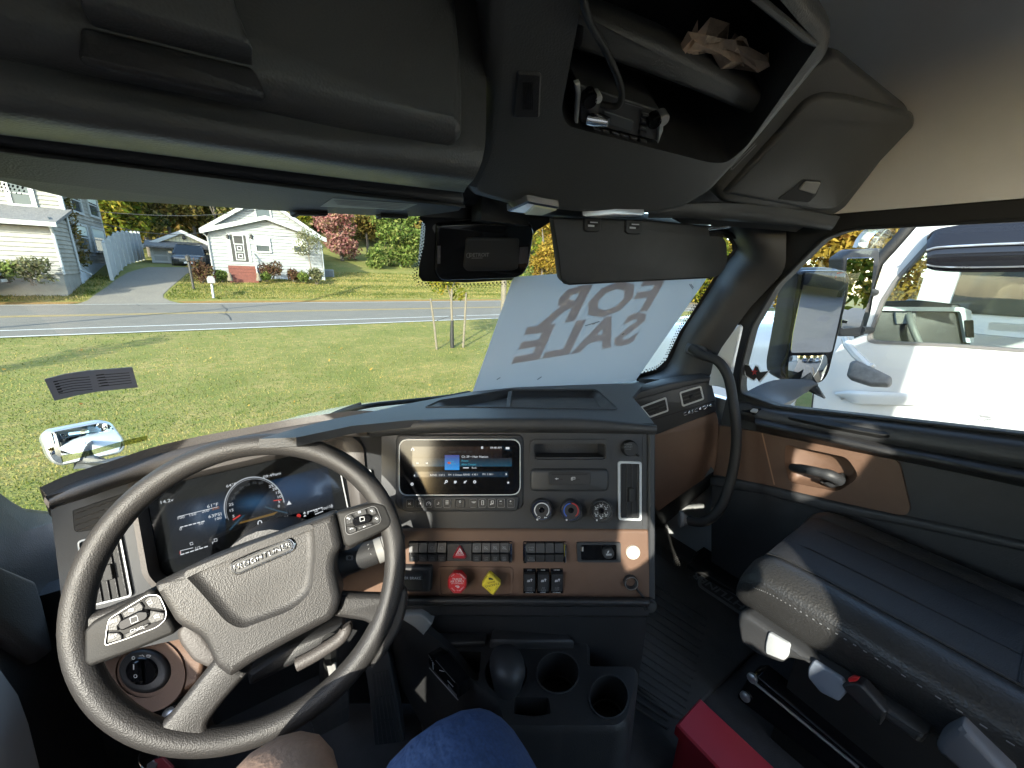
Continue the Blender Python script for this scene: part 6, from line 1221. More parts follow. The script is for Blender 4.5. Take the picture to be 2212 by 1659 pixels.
# ================================================================== DRIVER (behind and below the camera)
per = thing('person', 'seated person in blue shorts with a bare knee, holding a phone', 'person', (-.02, -.15, 1.75))
def skinned(name, verts, edges, radii, m, parent, sub=2):
    me = bpy.data.meshes.new(name); L = BASE[parent.name]; me.from_pydata([tuple(Vector(v)-L) for v in verts], edges, []); o = bpy.data.objects.new(name, me); COL.objects.link(o)
    o.parent = parent; BASE[o.name] = L
    sk = o.modifiers.new('skin', 'SKIN'); sk.use_smooth_shade = True
    for i, r in enumerate(radii): me.skin_vertices[0].data[i].radius = r if isinstance(r, tuple) else (r, r)
    me.skin_vertices[0].data[0].use_root = True
    ss = o.modifiers.new('sub', 'SUBSURF'); ss.levels = sub; ss.render_levels = sub
    me.materials.append(m); return o
kL = Vector((-.02, .43, 1.965)); kR = Vector((.10, .345, 1.985))
V = [(-.02, -.2, 1.87), (-.02, -.24, 2.02), (-.02, -.31, 2.20), (-.02, -.36, 2.31), (-.02, -.36, 2.40), (-.02, -.35, 2.48), (-.02, -.34, 2.58), (-.02, -.34, 2.65),
     (-.2, -.36, 2.28), (-.30, -.2, 2.10), (-.17, -.07, 2.33), (-.105, -.045, 2.42), (.16, -.36, 2.28), (.27, -.22, 2.10), (.16, -.11, 2.33), (.095, -.09, 2.42),
     (-.13, -.12, 1.86), (kL.x-.02, kL.y-.03, kL.z-.065), (kL.x-.02, kL.y+.12, 1.6), (kL.x-.02, kL.y+.10, 1.43), (kL.x-.02, kL.y+.22, 1.405),
     (.10, -.12, 1.86), (kR.x+.03, kR.y-.06, kR.z-.09), (kR.x+.02, kR.y+.08, 1.6), (kR.x+.0, kR.y+.05, 1.43), (kR.x-.0, kR.y+.16, 1.405)]
Ed = [(0, 1), (1, 2), (2, 3), (3, 4), (4, 5), (5, 6), (6, 7), (3, 8), (8, 9), (9, 10), (10, 11), (3, 12), (12, 13), (13, 14), (14, 15), (0, 16), (16, 17), (17, 18), (18, 19), (19, 20), (0, 21), (21, 22), (22, 23), (23, 24), (24, 25)]
Rd = [(.15, .12), (.15, .12), (.165, .12), (.15, .1), .06, .075, .098, .07, .06, .048, .038, .028, .06, .048, .038, .028, .09, .078, .055, .036, .03, .09, .075, .05, .036, .03]
skinned('body', V, Ed, Rd, m_skin, per)
def hand(w, side):
    w = Vector(w); out = RT*side; up = UP; back = -FW
    V = [w, w + up*.05 + back*.0]; E_ = [(0, 1)]; R_ = [(.03, .018), (.038, .016)]
    for k in range(4):
        b_ = len(V); base = w + up*(.035+.022*k) - out*.01
        L = (.07, .08, .078, .06)[k]; V += [base, base - out*(L*.45) - back*.004, base - out*(L*.8) + back*.008]; E_ += [(1, b_), (b_, b_+1), (b_+1, b_+2)]; R_ += [.0095, .0088, .0075]
    b_ = len(V); V += [w + up*.02 - out*.015 + back*.02, w + up*.05 - out*.035 + back*.022]; E_ += [(0, b_), (b_, b_+1)]; R_ += [.011, .009]
    return V, E_, R_
for s_, w in ((-1, V[11]), (1, V[15])):
    a, b_, c_ = hand(w, s_); skinned('hand', a, b_, c_, m_skin, per, 1)
# clothes: shirt over the torso, shorts over the thighs
skinned('shirt', [(-.02, -.2, 1.90), (-.02, -.24, 2.05), (-.02, -.32, 2.21), (-.02, -.36, 2.32), (-.02, -.36, 2.385), (-.21, -.36, 2.29), (-.265, -.27, 2.18), (.17, -.36, 2.29), (.235, -.28, 2.18)], [(0, 1), (1, 2), (2, 3), (3, 4), (3, 5), (5, 6), (3, 7), (7, 8)], [(.175, .14), (.17, .14), (.185, .138), (.165, .115), .07, .075, .066, .075, .066], m_denim, per)
hip = Vector((.10, -.12, 1.87)); kc = Vector((kR.x+.03, kR.y-.06, kR.z-.09))
hipl = Vector((-.13, -.12, 1.86)); kl = Vector((kL.x-.02, kL.y-.03, kL.z-.065))
skinned('shorts', [(-.015, -.2, 1.87), hip, hip*.5+kc*.5, kc*1.0+Vector((0, .0, 0)), kc+(kc-hip)*.14, hipl, hipl*.55+kl*.45], [(0, 1), (1, 2), (2, 3), (3, 4), (0, 5), (5, 6)], [(.17, .14), .115, .115, .112, .09, .1, .095], m_denim, per)
W = MB(); W.ringstack([[Vector((-.02, -.34, 2.60)) + Vector((.105*r*cos(a), .115*r*sin(a)-.012, h)) for a in [2*pi*k/20 for k in range(20)]] for r, h in ((1.0, -.03), (1.04, .02), (.95, .065), (.7, .1), (.3, .12))]); W.build('hair', mat('dark_hair', (.03, .02, .015), .6, grain=(200, .6)), per, 60)
for s_ in (-1, 1):
    W = MB(); W.lathe(Vector((-.02+.036*s_, -.248, 2.592)), (0, 1, 0), [(.001, -.012), (.009, -.008), (.012, 0), (.009, .006), (0, .009)], 10); W.build('eye', m_print, per, 60)
    W = MB(); W.lathe(Vector((-.02+.1*s_, -.34, 2.58)), (s_, 0, 0), [(.02, -.01), (.028, .004), (.022, .014), (.008, .008), (0, .006)], 10); W.build('ear', m_skin, per, 60)
W = MB(); W.tube([(-.02, -.242, 2.595), (-.02, -.222, 2.565), (-.02, -.235, 2.555)], [.008, .016, .01], 8); W.build('nose', m_skin, per, 60)
W = MB(); W.tube([(-.045, -.252, 2.525), (-.02, -.242, 2.522), (.005, -.252, 2.525)], .006, 6); W.build('mouth', mat('lips', (.35, .12, .1), .5), per, 60)
ph = thing('phone', 'thin dark phone held up in front of the seated person', 'phone', EYE - FW*.012)
W = MB(); W.box(EYE - FW*.014, .155, .075, .008, (RT, UP, FW)); W.build('phone_case', m_gloss, ph, 0)
# driver seat
ds = thing('driver_seat', 'black driver seat under the seated person', 'seat', (-.02, -.45, ZF))
W = MB(); W.box2((-.28, -.45, 1.62), (.24, .05, 1.75)); W.build('cushion', m_leather, ds, 0)
W = MB(); W.box2((-.26, -.60, 1.7), (.16, -.45, 2.12)); W.build('backrest', m_leather, ds, 0)
W = MB(); W.box2((-.2, -.6, ZF), (.16, -.15, 1.6)); W.build('seat_base', m_rubber, ds, 0)

# ================================================================== OUTDOORS
import numpy as np
rng = np.random.default_rng(11)
def zg(x, y):
    """ground height"""
    if y < 4: return 0.0
    if y < 14.6: return .5*(y-4)/10.6
    if y < 25.2: return .5
    z = .5 + min(y-25.2, 9.0)*.185
    if y > 34.2: z += (min(y, 60)-34.2)*(.05 if x < 3 else .16)
    if y > 60: z += (y-60)*.3
    return z
def og(px, py):
    d = ray(px, py); t = .5
    for k in range(4000):
        p = EYE+d*t
        if p.z <= zg(p.x, p.y): break
        t += .02 if t < 30 else .05
    return Vector((p.x, p.y, zg(p.x, p.y)))
# ---- materials
def ground_mat(name, cols, scales, bump=(40, .5), rough=.9):
    """cols: base, second, third colours blended by two noises"""
    m, nt, N, Lk, P = _new(name); tc = N.new('ShaderNodeTexCoord'); prev = None; P.inputs['Roughness'].default_value = rough; P.inputs['Specular IOR Level'].default_value = .2
    for c, sc in zip(cols[1:], scales):
        nz = N.new('ShaderNodeTexNoise'); nz.inputs['Scale'].default_value = sc; nz.inputs['Detail'].default_value = 8; nz.inputs['Roughness'].default_value = .7; Lk.new(tc.outputs['Object'], nz.inputs['Vector'])
        rp = N.new('ShaderNodeMapRange'); rp.inputs[1].default_value = .38; rp.inputs[2].default_value = .62; Lk.new(nz.outputs[0], rp.inputs[0])
        mx = N.new('ShaderNodeMix'); mx.data_type = 'RGBA'; Lk.new(rp.outputs[0], mx.inputs[0]); mx.inputs[7].default_value = (*c, 1)
        if prev is None: mx.inputs[6].default_value = (*cols[0], 1)
        else: Lk.new(prev, mx.inputs[6])
        prev = mx.outputs[2]
    Lk.new(prev, P.inputs['Base Color'])
    nz = N.new('ShaderNodeTexNoise'); nz.inputs['Scale'].default_value = bump[0]; nz.inputs['Detail'].default_value = 6; Lk.new(tc.outputs['Object'], nz.inputs['Vector'])
    bp = N.new('ShaderNodeBump'); bp.inputs['Strength'].default_value = bump[1]; bp.inputs['Distance'].default_value = .05; Lk.new(nz.outputs[0], bp.inputs['Height']); Lk.new(bp.outputs[0], P.inputs['Normal'])
    return m
def leaf_mat(name, cols, trans=.35):
    """each leaf its own shade between the given colours"""
    m, nt, N, Lk, P = _new(name); N.remove(P); out = N['Material Output']
    g = N.new('ShaderNodeNewGeometry'); r = N.new('ShaderNodeValToRGB'); els = r.color_ramp.elements
    while len(els) < len(cols): els.new(.5)
    for i, c in enumerate(cols): els[i].position = i/(len(cols)-1); els[i].color = (*c, 1)
    Lk.new(g.outputs['Random Per Island'], r.inputs[0])
    d = N.new('ShaderNodeBsdfDiffuse'); t = N.new('ShaderNodeBsdfTranslucent'); mx = N.new('ShaderNodeMixShader'); mx.inputs[0].default_value = trans
    Lk.new(r.outputs[0], d.inputs[0]); Lk.new(r.outputs[0], t.inputs[0]); Lk.new(d.outputs[0], mx.inputs[1]); Lk.new(t.outputs[0], mx.inputs[2]); Lk.new(mx.outputs[0], out.inputs[0]); return m
m_lawn = ground_mat('mown_lawn', [(.115, .12, .028), (.24, .19, .07), (.12, .135, .03)], [.9, 6.0], (30, .7))
m_asph = ground_mat('worn_asphalt', [(.15, .138, .117), (.178, .163, .138), (.122, .112, .095)], [1.2, 40], (150, .35), .85)
m_lot = ground_mat('parking_lot_asphalt', [(.075, .074, .073), (.10, .098, .095), (.055, .055, .055)], [.5, 30], (120, .35), .85)
m_drive = ground_mat('driveway_asphalt', [(.165, .152, .13), (.195, .18, .152), (.125, .115, .10)], [.6, 20], (80, .3), .9)
m_wline = mat('white_road_paint', (.42, .42, .39), .7, var=(6, .2)); m_yline = mat('yellow_road_paint', (.37, .25, .05), .7, var=(6, .25))
m_litter = ground_mat('leaf_litter', [(.2, .1, .035), (.3, .17, .06), (.12, .1, .03)], [8, 30], (60, .6))
# ---- ground sheet
xs = sorted(set([-220, -120, -70, -45] + list(range(-30, 46, 3)) + [60, 90, 140, 220])); ys = [-120, -60, -30, -10, 0, 4] + [4+i*1.06 for i in range(1, 10)] + [14.6, 16, 20, 25.2, 25.7, 27, 29, 31, 32.5, 34.2, 36, 39, 43, 50, 60, 75, 100, 160]
W = MB(); W.grid([[Vector((x, y, zg(x, y) - .012)) for x in xs] for y in ys]); gr = W.build('lawn', m_lawn, None, 60); gr['kind'] = 'structure'
def gstrip(name, edgeA, edgeB, m, lift, kind='structure', n=1):
    W = MB(); R_ = []
    for a, b in zip(edgeA, edgeB):
        R_.append([Vector((a[0]+(b[0]-a[0])*t/n, a[1]+(b[1]-a[1])*t/n, zg(a[0]+(b[0]-a[0])*t/n, a[1]+(b[1]-a[1])*t/n)+lift)) for t in range(n+1)])
    W.grid(R_); o = W.build(name, m, None, 60); o['kind'] = kind; return o
W = MB(); W.grid([[Vector((x, y, .0)) for x in (-60, -2, 2, 10, 60)] for y in (-60, -20, 1.0, 2.2)]); o = W.build('parking_lot', m_lot, None, 0); o['kind'] = 'structure'
yn = oZ(300, 715, .5).y; y_w2 = oZ(300, 700, .5).y; y_y = oZ(300, 677, .5).y; yf = oZ(500, 661.0, .5).y; 
yn = 14.95; y_w2 = 16.3; y_y = 19.9; yf = 24.6
gstrip('road', [(-200, yn), (-40, yn), (0, yn), (60, yn), (200, yn)], [(-200, yf+.5), (-40, yf+.5), (0, yf+.5), (60, yf+.5), (200, yf+.5)], m_asph, .003, n=2)
def line(y, w, m, nm): return gstrip(nm, [(-120, y), (0, y), (120, y)], [(-120, y+w), (0, y+w), (120, y+w)], m, .008)
line(yn+.02, .16, m_wline, 'road_markings'); line(y_w2, .14, m_wline, 'road_markings'); line(y_y, .12, m_yline, 'road_markings'); line(y_y+.3, .12, m_yline, 'road_markings'); line(yf, .14, m_wline, 'road_markings')
for cr_ in ([(1425, 930), (1440, 948), (1462, 962), (1448, 985), (1478, 1010), (1486, 1030)], [(880, 930), (900, 938)], [(1410, 985), (1470, 1000)], [(960, 955), (1000, 962)]):
    q_ = [og(*cA(x, y)) for x, y in cr_]; W = MB(); W.grid([[p+Vector((-.022, .0, .006)) for p in q_], [p+Vector((.022, .015, .006)) for p in q_]]); o = W.build('road_crack', m_rubber, None, 0); o['kind'] = 'structure'
# leaf litter verge along the far kerb, with the driveway mouth left open
LE = [og(*cA(x, y)) for x, y in ((455, 938), (560, 905), (620, 860), (690, 815), (745, 770), (820, 725), (900, 700), (950, 690))]
RE = [og(*cA(x, y)) for x, y in ((1150, 930), (1090, 905), (1050, 885), (1050, 865), (1090, 825), (1150, 775), (1195, 735), (1290, 690))]
LE[0].y = RE[0].y = yf+.3; LE.append(Vector((LE[-1].x-.2, 37.6, 0))); RE.append(Vector((LE[-1].x+4.8, 37.6, 0)))
gstrip('driveway', [(p.x, p.y) for p in LE], [(p.x, p.y) for p in RE], m_drive, .004, n=6)
gstrip('verge', [(-60, yf+.5), (LE[0].x-.3, yf+.5)], [(-60, yf+1.0), (LE[0].x+.1, yf+.95)], m_litter, .001, n=2)
gstrip('verge', [(RE[0].x+.2, yf+.5), (60, yf+.5)], [(RE[0].x-.2, yf+.95), (60, yf+1.05)], m_litter, .001, n=2)
# ---- grass blades on the near lawn
def grass(n, y0, y1, seed, hmin, hmax, name, xl=None):
    r = np.random.default_rng(seed); u = r.random(n)
    Y = 1/(1/y0 + u*(1/y1-1/y0)); sx = r.random(n); X = -.66*Y-1.0 + sx*(1.95*Y+2.5)
    if xl: X = xl[0]+sx*(xl[1]-xl[0])
    Z = np.where(Y < 4, 0, np.where(Y < 14.6, .5*(Y-4)/10.6, np.where(Y < 25.2, .5, .5+np.minimum(Y-25.2, 9)*.185)))-.03
    if y0 > 20:
        yy = [p.y for p in LE]; lx = np.interp(Y, yy, [p.x for p in LE]); ry = sorted((p.y, p.x) for p in RE); rx = np.interp(Y, [q[0] for q in ry], [q[1] for q in ry]); ok = (X < lx-.1) | (X > rx+.1); X, Y, Z = X[ok], Y[ok], Z[ok]; n = len(X)
    a = r.random(n)*2*pi; w = (.004+.004*r.random(n))*(1+Y*.10); h = hmin+(hmax-hmin)*r.random(n); ln = r.normal(0, .4, n)*h; la = r.random(n)*2*pi
    v = np.zeros((n, 3, 3)); v[:, 0] = np.stack([X-w*np.cos(a), Y-w*np.sin(a), Z], 1); v[:, 1] = np.stack([X+w*np.cos(a), Y+w*np.sin(a), Z], 1); v[:, 2] = np.stack([X+ln*np.cos(la), Y+ln*np.sin(la), Z+h], 1)
    me = bpy.data.meshes.new(name); me.vertices.add(n*3); me.vertices.foreach_set('co', v.ravel()); me.loops.add(n*3); me.loops.foreach_set('vertex_index', np.arange(n*3, dtype=np.int32)); me.polygons.add(n); me.polygons.foreach_set('loop_start', np.arange(0, n*3, 3, dtype=np.int32)); me.update(); me.validate()
    me.materials.append(m_blade); o = bpy.data.objects.new(name, me); COL.objects.link(o); o['kind'] = 'stuff'; o['label'] = 'mown grass with straw coloured patches in front of the truck'; o['category'] = 'grass'; return o
def blade_mat():
    m, nt, N, Lk, P = _new('grass_blades'); N.remove(P); out = N['Material Output']; g = N.new('ShaderNodeNewGeometry'); tc = N.new('ShaderNodeTexCoord')
    mp = N.new('ShaderNodeMapping'); mp.inputs['Scale'].default_value = (.12, 1.0, 1); Lk.new(tc.outputs['Object'], mp.inputs[0])
    nz = N.new('ShaderNodeTexNoise'); nz.inputs['Scale'].default_value = .95; nz.inputs['Detail'].default_value = 7; nz.inputs['Roughness'].default_value = .7; Lk.new(mp.outputs[0], nz.inputs['Vector'])
    rp = N.new('ShaderNodeMapRange'); rp.inputs[1].default_value = .36; rp.inputs[2].default_value = .64; rp.inputs[3].default_value = -.6; rp.inputs[4].default_value = .75; Lk.new(nz.outputs[0], rp.inputs[0])
    ad = N.new('ShaderNodeMath'); ad.operation = 'ADD'; Lk.new(g.outputs['Random Per Island'], ad.inputs[0]); Lk.new(rp.outputs[0], ad.inputs[1])
    r = N.new('ShaderNodeValToRGB'); e = r.color_ramp.elements; e[0].position = .1; e[0].color = (.045, .068, .01, 1); e[1].position = 1; e[1].color = (.31, .25, .10, 1); k = e.new(.5); k.color = (.115, .135, .027, 1); k = e.new(.75); k.color = (.22, .19, .055, 1)
    Lk.new(ad.outputs[0], r.inputs[0]); d = N.new('ShaderNodeBsdfDiffuse'); t = N.new('ShaderNodeBsdfTranslucent'); mx = N.new('ShaderNodeMixShader'); mx.inputs[0].default_value = .3
    Lk.new(r.outputs[0], d.inputs[0]); Lk.new(r.outputs[0], t.inputs[0]); Lk.new(d.outputs[0], mx.inputs[1]); Lk.new(t.outputs[0], mx.inputs[2]); Lk.new(mx.outputs[0], out.inputs[0]); return m
m_blade = blade_mat()
grass(230000, 2.3, 14.9, 1, .025, .055, 'grass'); grass(60000, 25.9, 34, 2, .05, .12, 'grass', (-3.5, 30)); 
# far-side lawn blades keep off the driveway
def far_grass(n, seed, x0, x1):
    return grass(n, 25.7, 31, seed, .06, .15, 'grass', (x0, x1))
far_grass(14000, 3, -18, -5.4)

# ---- trees
def leaves(name, centres, radii, n, size, m, parent, seed, hollow=.55, flat=1.0):
    r = np.random.default_rng(seed); c = np.array(centres, float); R = np.array(radii, float)
    if R.ndim == 1: R = np.stack([R, R, R], 1)
    p = (R.prod(1))**(2/3); p = p/p.sum(); k = r.choice(len(c), n, p=p)
    d = r.normal(size=(n, 3)); d /= np.linalg.norm(d, axis=1)[:, None]; rad = hollow+(1-hollow)*r.random(n)**.6
    P = c[k]+d*R[k]*rad[:, None]+r.normal(0, size*.6, (n, 3))
    nn = d*.6+r.normal(0, .7, (n, 3))+np.array([0, 0, .45]); nn /= np.linalg.norm(nn, axis=1)[:, None]
    t = np.cross(nn, r.normal(size=(n, 3))); t /= np.linalg.norm(t, axis=1)[:, None]; b = np.cross(nn, t); s = size*(.55+.9*r.random(n))[:, None]
    v = np.stack([P-t*s, P-b*s*.45*flat, P+t*s, P+b*s*.45*flat], 1)
    if parent: v = v-np.array(BASE[parent.name])
    me = bpy.data.meshes.new(name); me.vertices.add(n*4); me.vertices.foreach_set('co', v.ravel()); me.loops.add(n*4); me.loops.foreach_set('vertex_index', np.arange(n*4, dtype=np.int32)); me.polygons.add(n); me.polygons.foreach_set('loop_start', np.arange(0, n*4, 4, dtype=np.int32)); me.update(); me.validate()
    me.materials.append(m); o = bpy.data.objects.new(name, me); COL.objects.link(o)
    if parent: o.parent = parent; BASE[o.name] = BASE[parent.name]
    return o
m_bark = mat('bark', (.09, .075, .06), .9, grain=(30, .9), var=(8, .3)); m_palebark = mat('pale_bark', (.13, .11, .08), .85, grain=(40, .7), var=(20, .25))
L_green = leaf_mat('green_leaves', [(0.0331, 0.058, 0.0124), (0.0828, 0.1242, 0.029), (0.149, 0.1904, 0.0497), (0.207, 0.2153, 0.0662)])
L_gyel = leaf_mat('yellow_green_leaves', [(0.0389, 0.0605, 0.0086), (0.1123, 0.1382, 0.0173), (0.2074, 0.1901, 0.0259), (0.2592, 0.1814, 0.0346)])
L_brown = leaf_mat('russet_leaves', [(0.0324, 0.0378, 0.0108), (0.108, 0.0918, 0.027), (0.216, 0.1404, 0.0432), (0.1296, 0.1296, 0.0324)])
L_dark = leaf_mat('dark_leaves', [(0.0306, 0.0428, 0.0122), (0.0734, 0.0918, 0.0245), (0.1346, 0.1346, 0.0428), (0.2081, 0.1591, 0.0612)])
L_red = leaf_mat('red_pink_leaves', [(0.126, 0.063, 0.045), (0.306, 0.108, 0.108), (0.378, 0.216, 0.18), (0.198, 0.144, 0.063)])
L_gold = leaf_mat('gold_leaves', [(0.072, 0.0576, 0.0108), (0.216, 0.144, 0.0216), (0.3024, 0.216, 0.0432), (0.1728, 0.0864, 0.0216)])
L_bush = leaf_mat('maroon_bush_leaves', [(0.0324, 0.0216, 0.0144), (0.0864, 0.0432, 0.0324), (0.1224, 0.072, 0.0432), (0.072, 0.0648, 0.0216)])
L_sage = leaf_mat('sage_leaves', [(0.0518, 0.0648, 0.0259), (0.121, 0.1296, 0.0605), (0.1901, 0.1901, 0.1037), (0.1037, 0.0864, 0.0432)])
def tree(label, x, y, h, r, m, n=2600, seed=1, size=.22, trunk=.16, low=.3, bark=None, group=None, nm='tree', nb=14, z0=None):
    z0 = zg(x, y) if z0 is None else z0; rr = random.Random(seed); t = thing(nm, label, 'tree', (x, y, z0), group); B_ = Vector((x, y, z0))
    cs, rs = [], []
    for k in range(nb):
        a = rr.uniform(0, 2*pi); q = sqrt(rr.random())*r*.72; hh = rr.uniform(low, .93); f = 1-abs(hh-.55)*1.0
        cs.append((x+q*f*cos(a), y+q*f*sin(a), z0+h*hh)); k_ = r*rr.uniform(.28, .5); rs.append((k_, k_, k_*.8))
    leaves('crown', cs, rs, n, size, m, t, seed)
    W = MB(); top = B_+Vector((rr.uniform(-.2, .2), rr.uniform(-.2, .2), h*.72)); W.tube(cr([B_-Vector((0, 0, .1)), B_+Vector((rr.uniform(-.1, .1), rr.uniform(-.1, .1), h*.3)), top], 4), [trunk*(1.15-.85*k/8) for k in range(9)], 7)
    for k in range(min(nb, 7)):
        s_ = B_.lerp(top, rr.uniform(.4, .95)); W.tube([s_, (s_+Vector(cs[k]))/2+Vector((0, 0, -.1)), Vector(cs[k])], [trunk*.4, trunk*.28, trunk*.12], 5)
    W.build('trunk', bark or m_bark, t, 60); return t
# woods behind the houses
W = MB(); W.grid([[Vector((x, y, z + 1.2*sin(x*.13)+.8*sin(x*.31+y))) for x in range(-70, 131, 8)] for y, z in ((50, 3), (56, 6), (66, 11), (80, 17), (110, 24))]); o = W.build('hillside', ground_mat('forest_floor', [(.04, .04, .015), (.09, .065, .025), (.05, .06, .015)], [.2, 2], (6, 1)), None, 60); o['kind'] = 'structure'
def woods(name, x0, x1, y0, y1, nt, nl, size, m, seed, hz=(4, 11)):
    r = random.Random(seed); cs, rs = [], []
    for k in range(nt):
        x = r.uniform(x0, x1); y = r.uniform(y0, y1); b_ = max(zg(x, y), 3+(y-50)*.5)
        for j in range(5): cs.append((x+r.uniform(-1.4, 1.4), y+r.uniform(-1, 1), b_+r.uniform(*hz)*r.uniform(.2, 1))); q = r.uniform(1.0, 2.1); rs.append((q, q, q*.8))
    o = leaves(name, cs, rs, nl, size, m, None, seed); o['kind'] = 'stuff'; o['label'] = 'dense autumn woods on the slope behind the houses'; o['category'] = 'woods'
woods('woods', -34, 40, 52, 62, 60, 26000, .34, L_dark, 21); woods('woods', -34, 40, 50, 58, 46, 20000, .30, L_brown, 22); woods('woods', -34, 44, 50, 57, 40, 18000, .30, L_green, 23); woods('woods', 30, 75, 18, 46, 50, 16000, .34, L_gyel, 24, (1, 9))
for (px, py, Y, h, r, m, lab, sd) in (
  (cA(720, 330)[0], 540, 43, 7.5, 2.4, L_gyel, 'tall yellow green tree right behind the old clapboard house', 31),
  (cA(830, 420)[0], 560, 42, 5.6, 2.3, L_gyel, 'bushy yellow green tree over the white vinyl fence', 32),
  (cA(960, 400)[0], 540, 46, 8.0, 2.4, L_dark, 'dark green tree standing behind the white fence end', 33),
  (cA(1120, 380)[0], 540, 47, 8.5, 2.6, L_brown, 'russet tree rising over the garage roof', 34),
  (cA(1280, 380)[0], 540, 48, 8.5, 2.4, L_brown, 'brownish tree between the garage and the white house', 35),
  (cA(1420, 340)[0], 540, 48, 9, 2.4, L_dark, 'dark tree showing behind the left roof slope of the white house', 36),
  (cA(1900, 350)[0], 540, 46, 8, 2.2, L_gyel, 'yellow green tree above the right roof slope of the white house', 37)):
    p = oY(px, py, Y); tree(lab, p.x, Y, h, r, m, 3000, sd, .2, group=None)
p = oY(cB(330, 480)[0], 560, 40); tree('pink and red leaved tree beside the white house', p.x, 40, 5.6, 2.1, L_red, 3800, 41, .15, low=.15)
p = oY(cB(560, 480)[0], 560, 43); tree('olive brown tree between the red tree and the big green tree', p.x, 43, 7.0, 2.0, L_brown, 2800, 42, .18)
p = oY(cB(830, 560)[0], 560, 38); tree('big round bright green tree at the lawn edge', p.x, 38, 6.6, 2.7, L_green, 6500, 43, .17, low=.1, nb=24)
p = oY(cB(640, 760)[0], 590, 36.5); tree('low green shrubby tree under the olive brown tree', p.x, 36.5, 1.6, 1.2, L_green, 1500, 44, .13, low=.1, trunk=.06)
p = oY(1174, 540, 34); tree('orange green tree seen between the sensor box and the sun visor', p.x, 34, 7.0, 2.6, L_gold, 4200, 45, .17, low=.1)
p = oY(1120, 600, 32); tree('low dark green shrub across the road behind the utility pole', p.x, 32, 1.7, 1.7, L_green, 1800, 46, .13, low=.1, trunk=.05)
p = oY(1030, 600, 33); tree('low green bank shrub across the road behind the young tree', p.x, 33, 1.6, 1.9, L_sage, 1800, 47, .13, low=.1, trunk=.05)
p = oY(1560, 520, 20); tree('yellow green tree glimpsed beside the right windshield pillar', p.x, 20, 6.5, 2.6, L_gyel, 3600, 48, .2, low=.1)
p = oX(1790, 560, 30); tree('broad golden tree beyond the parked trucks', p.x, p.y, 8.6, 3.8, L_gold, 7000, 49, .22, low=.1, nb=24)
p = oX(1840, 560, 36); tree('tall golden tree behind the white truck mirrors', p.x, p.y-2, 9.0, 3.6, L_gold, 5000, 50, .22, low=.1, nb=20)
# staked young trees on the near lawn
def young(label, x, y, seed, group):
    z = zg(x, y); t = thing('young_tree', label, 'tree', (x, y, z), group); r = random.Random(seed); cs, rs = [], []
    for k in range(13): a = r.uniform(0, 6.28); q = r.uniform(.1, .75); cs.append((x+q*cos(a), y+q*sin(a), z+1.55+r.random()*1.75)); rs.append(r.uniform(.2, .38))
    leaves('crown', cs, rs, 1500, .055, L_gyel, t, seed, .3)
    W = MB(); B_ = Vector((x, y, z)); W.tube([B_+Vector((0, 0, .7)), B_+Vector((-.02, 0, 1.3)), B_+Vector((.02, 0, 2.4)), B_+Vector((0, 0, 3.0))], [.038, .033, .024, .01], 8)
    for k in range(8): s_ = B_+Vector((0, 0, 1.25+k*.17)); W.tube([s_, Vector(cs[k])], [.014, .005], 5)
    W.build('trunk', m_palebark, t, 60)
    W = MB(); W.tube([B_-Vector((0, 0, .05)), B_+Vector((-.01, 0, .35)), B_+Vector((.0, 0, .8))], [.062, .058, .046], 10); W.build('trunk_guard', m_rubber, t, 60)
    return t
bt = og(977, 750); young('young staked tree with black trunk guard on the near lawn', bt.x, bt.y, 61, None)
lt = og(110, 772) - Vector((.73, .68, 0))*5.2; young('young tree off to the driver side of the lawn, thin crown', lt.x, lt.y, 62, None)
def stake(px0, py0, px1, lab, hh=1.75):
    b_ = og(px0, py0); tp = oY(px1[0], px1[1], b_.y); W = MB(); W.tube([b_-Vector((0, 0, .1)), b_.lerp(tp, .5)+Vector((.01, 0, 0)), tp], [.034, .032, .029], 8); o = W.build('tree_stake', m_palebark, None, 60); tag(o, lab, 'stake', 'stakes by the young tree'); return b_, tp
s1 = stake(944, 754, (930, 645), 'leaning wooden stake on the house side of the young tree'); s2 = stake(1000, 750, (1007, 632), 'upright wooden stake next to the tree shadow')
W = MB(); a = s1[0].lerp(s1[1], .55); b_ = Vector((bt.x, bt.y, bt.z+.95)); c_ = s2[0].lerp(s2[1], .55); W.tube([a, b_, c_], .006, 5); o = W.build('tie_wire', m_rubber, None, 60); tag(o, 'thin tie wire between the stakes and the young tree', 'wire')
# utility poles
def pole(x, y, h, lab, r=.13):
    z = zg(x, y); t = thing('utility_pole', lab, 'utility pole', (x, y, z), None); W = MB(); W.tube([(x, y, z-.2), (x, y, z+h)], [r, r*.72], 12); W.build('pole_shaft', m_palebark, t, 60)
    W = MB(); W.box((x, y, z+h-.6), 2.2, .1, .12); W.build('cross_arm', m_bark, t, 0); W = MB(); W.lathe((x+.3, y-.1, z+h-2.2), (0, 0, 1), [(.2, 0), (.22, .1), (.22, .8), (.15, .85), (0, .85)], 14); W.build('transformer', m_grey, t, 40); return t
p = oY(1088, 640, 14.0); pole(p.x, 14.0, 9.5, 'weathered utility pole on the near verge, partly behind the for sale sign', .12)
p = og(-520, 752); pole(p.x, p.y, 10.5, 'utility pole at the driver side throwing the long shadow over the road', .15)

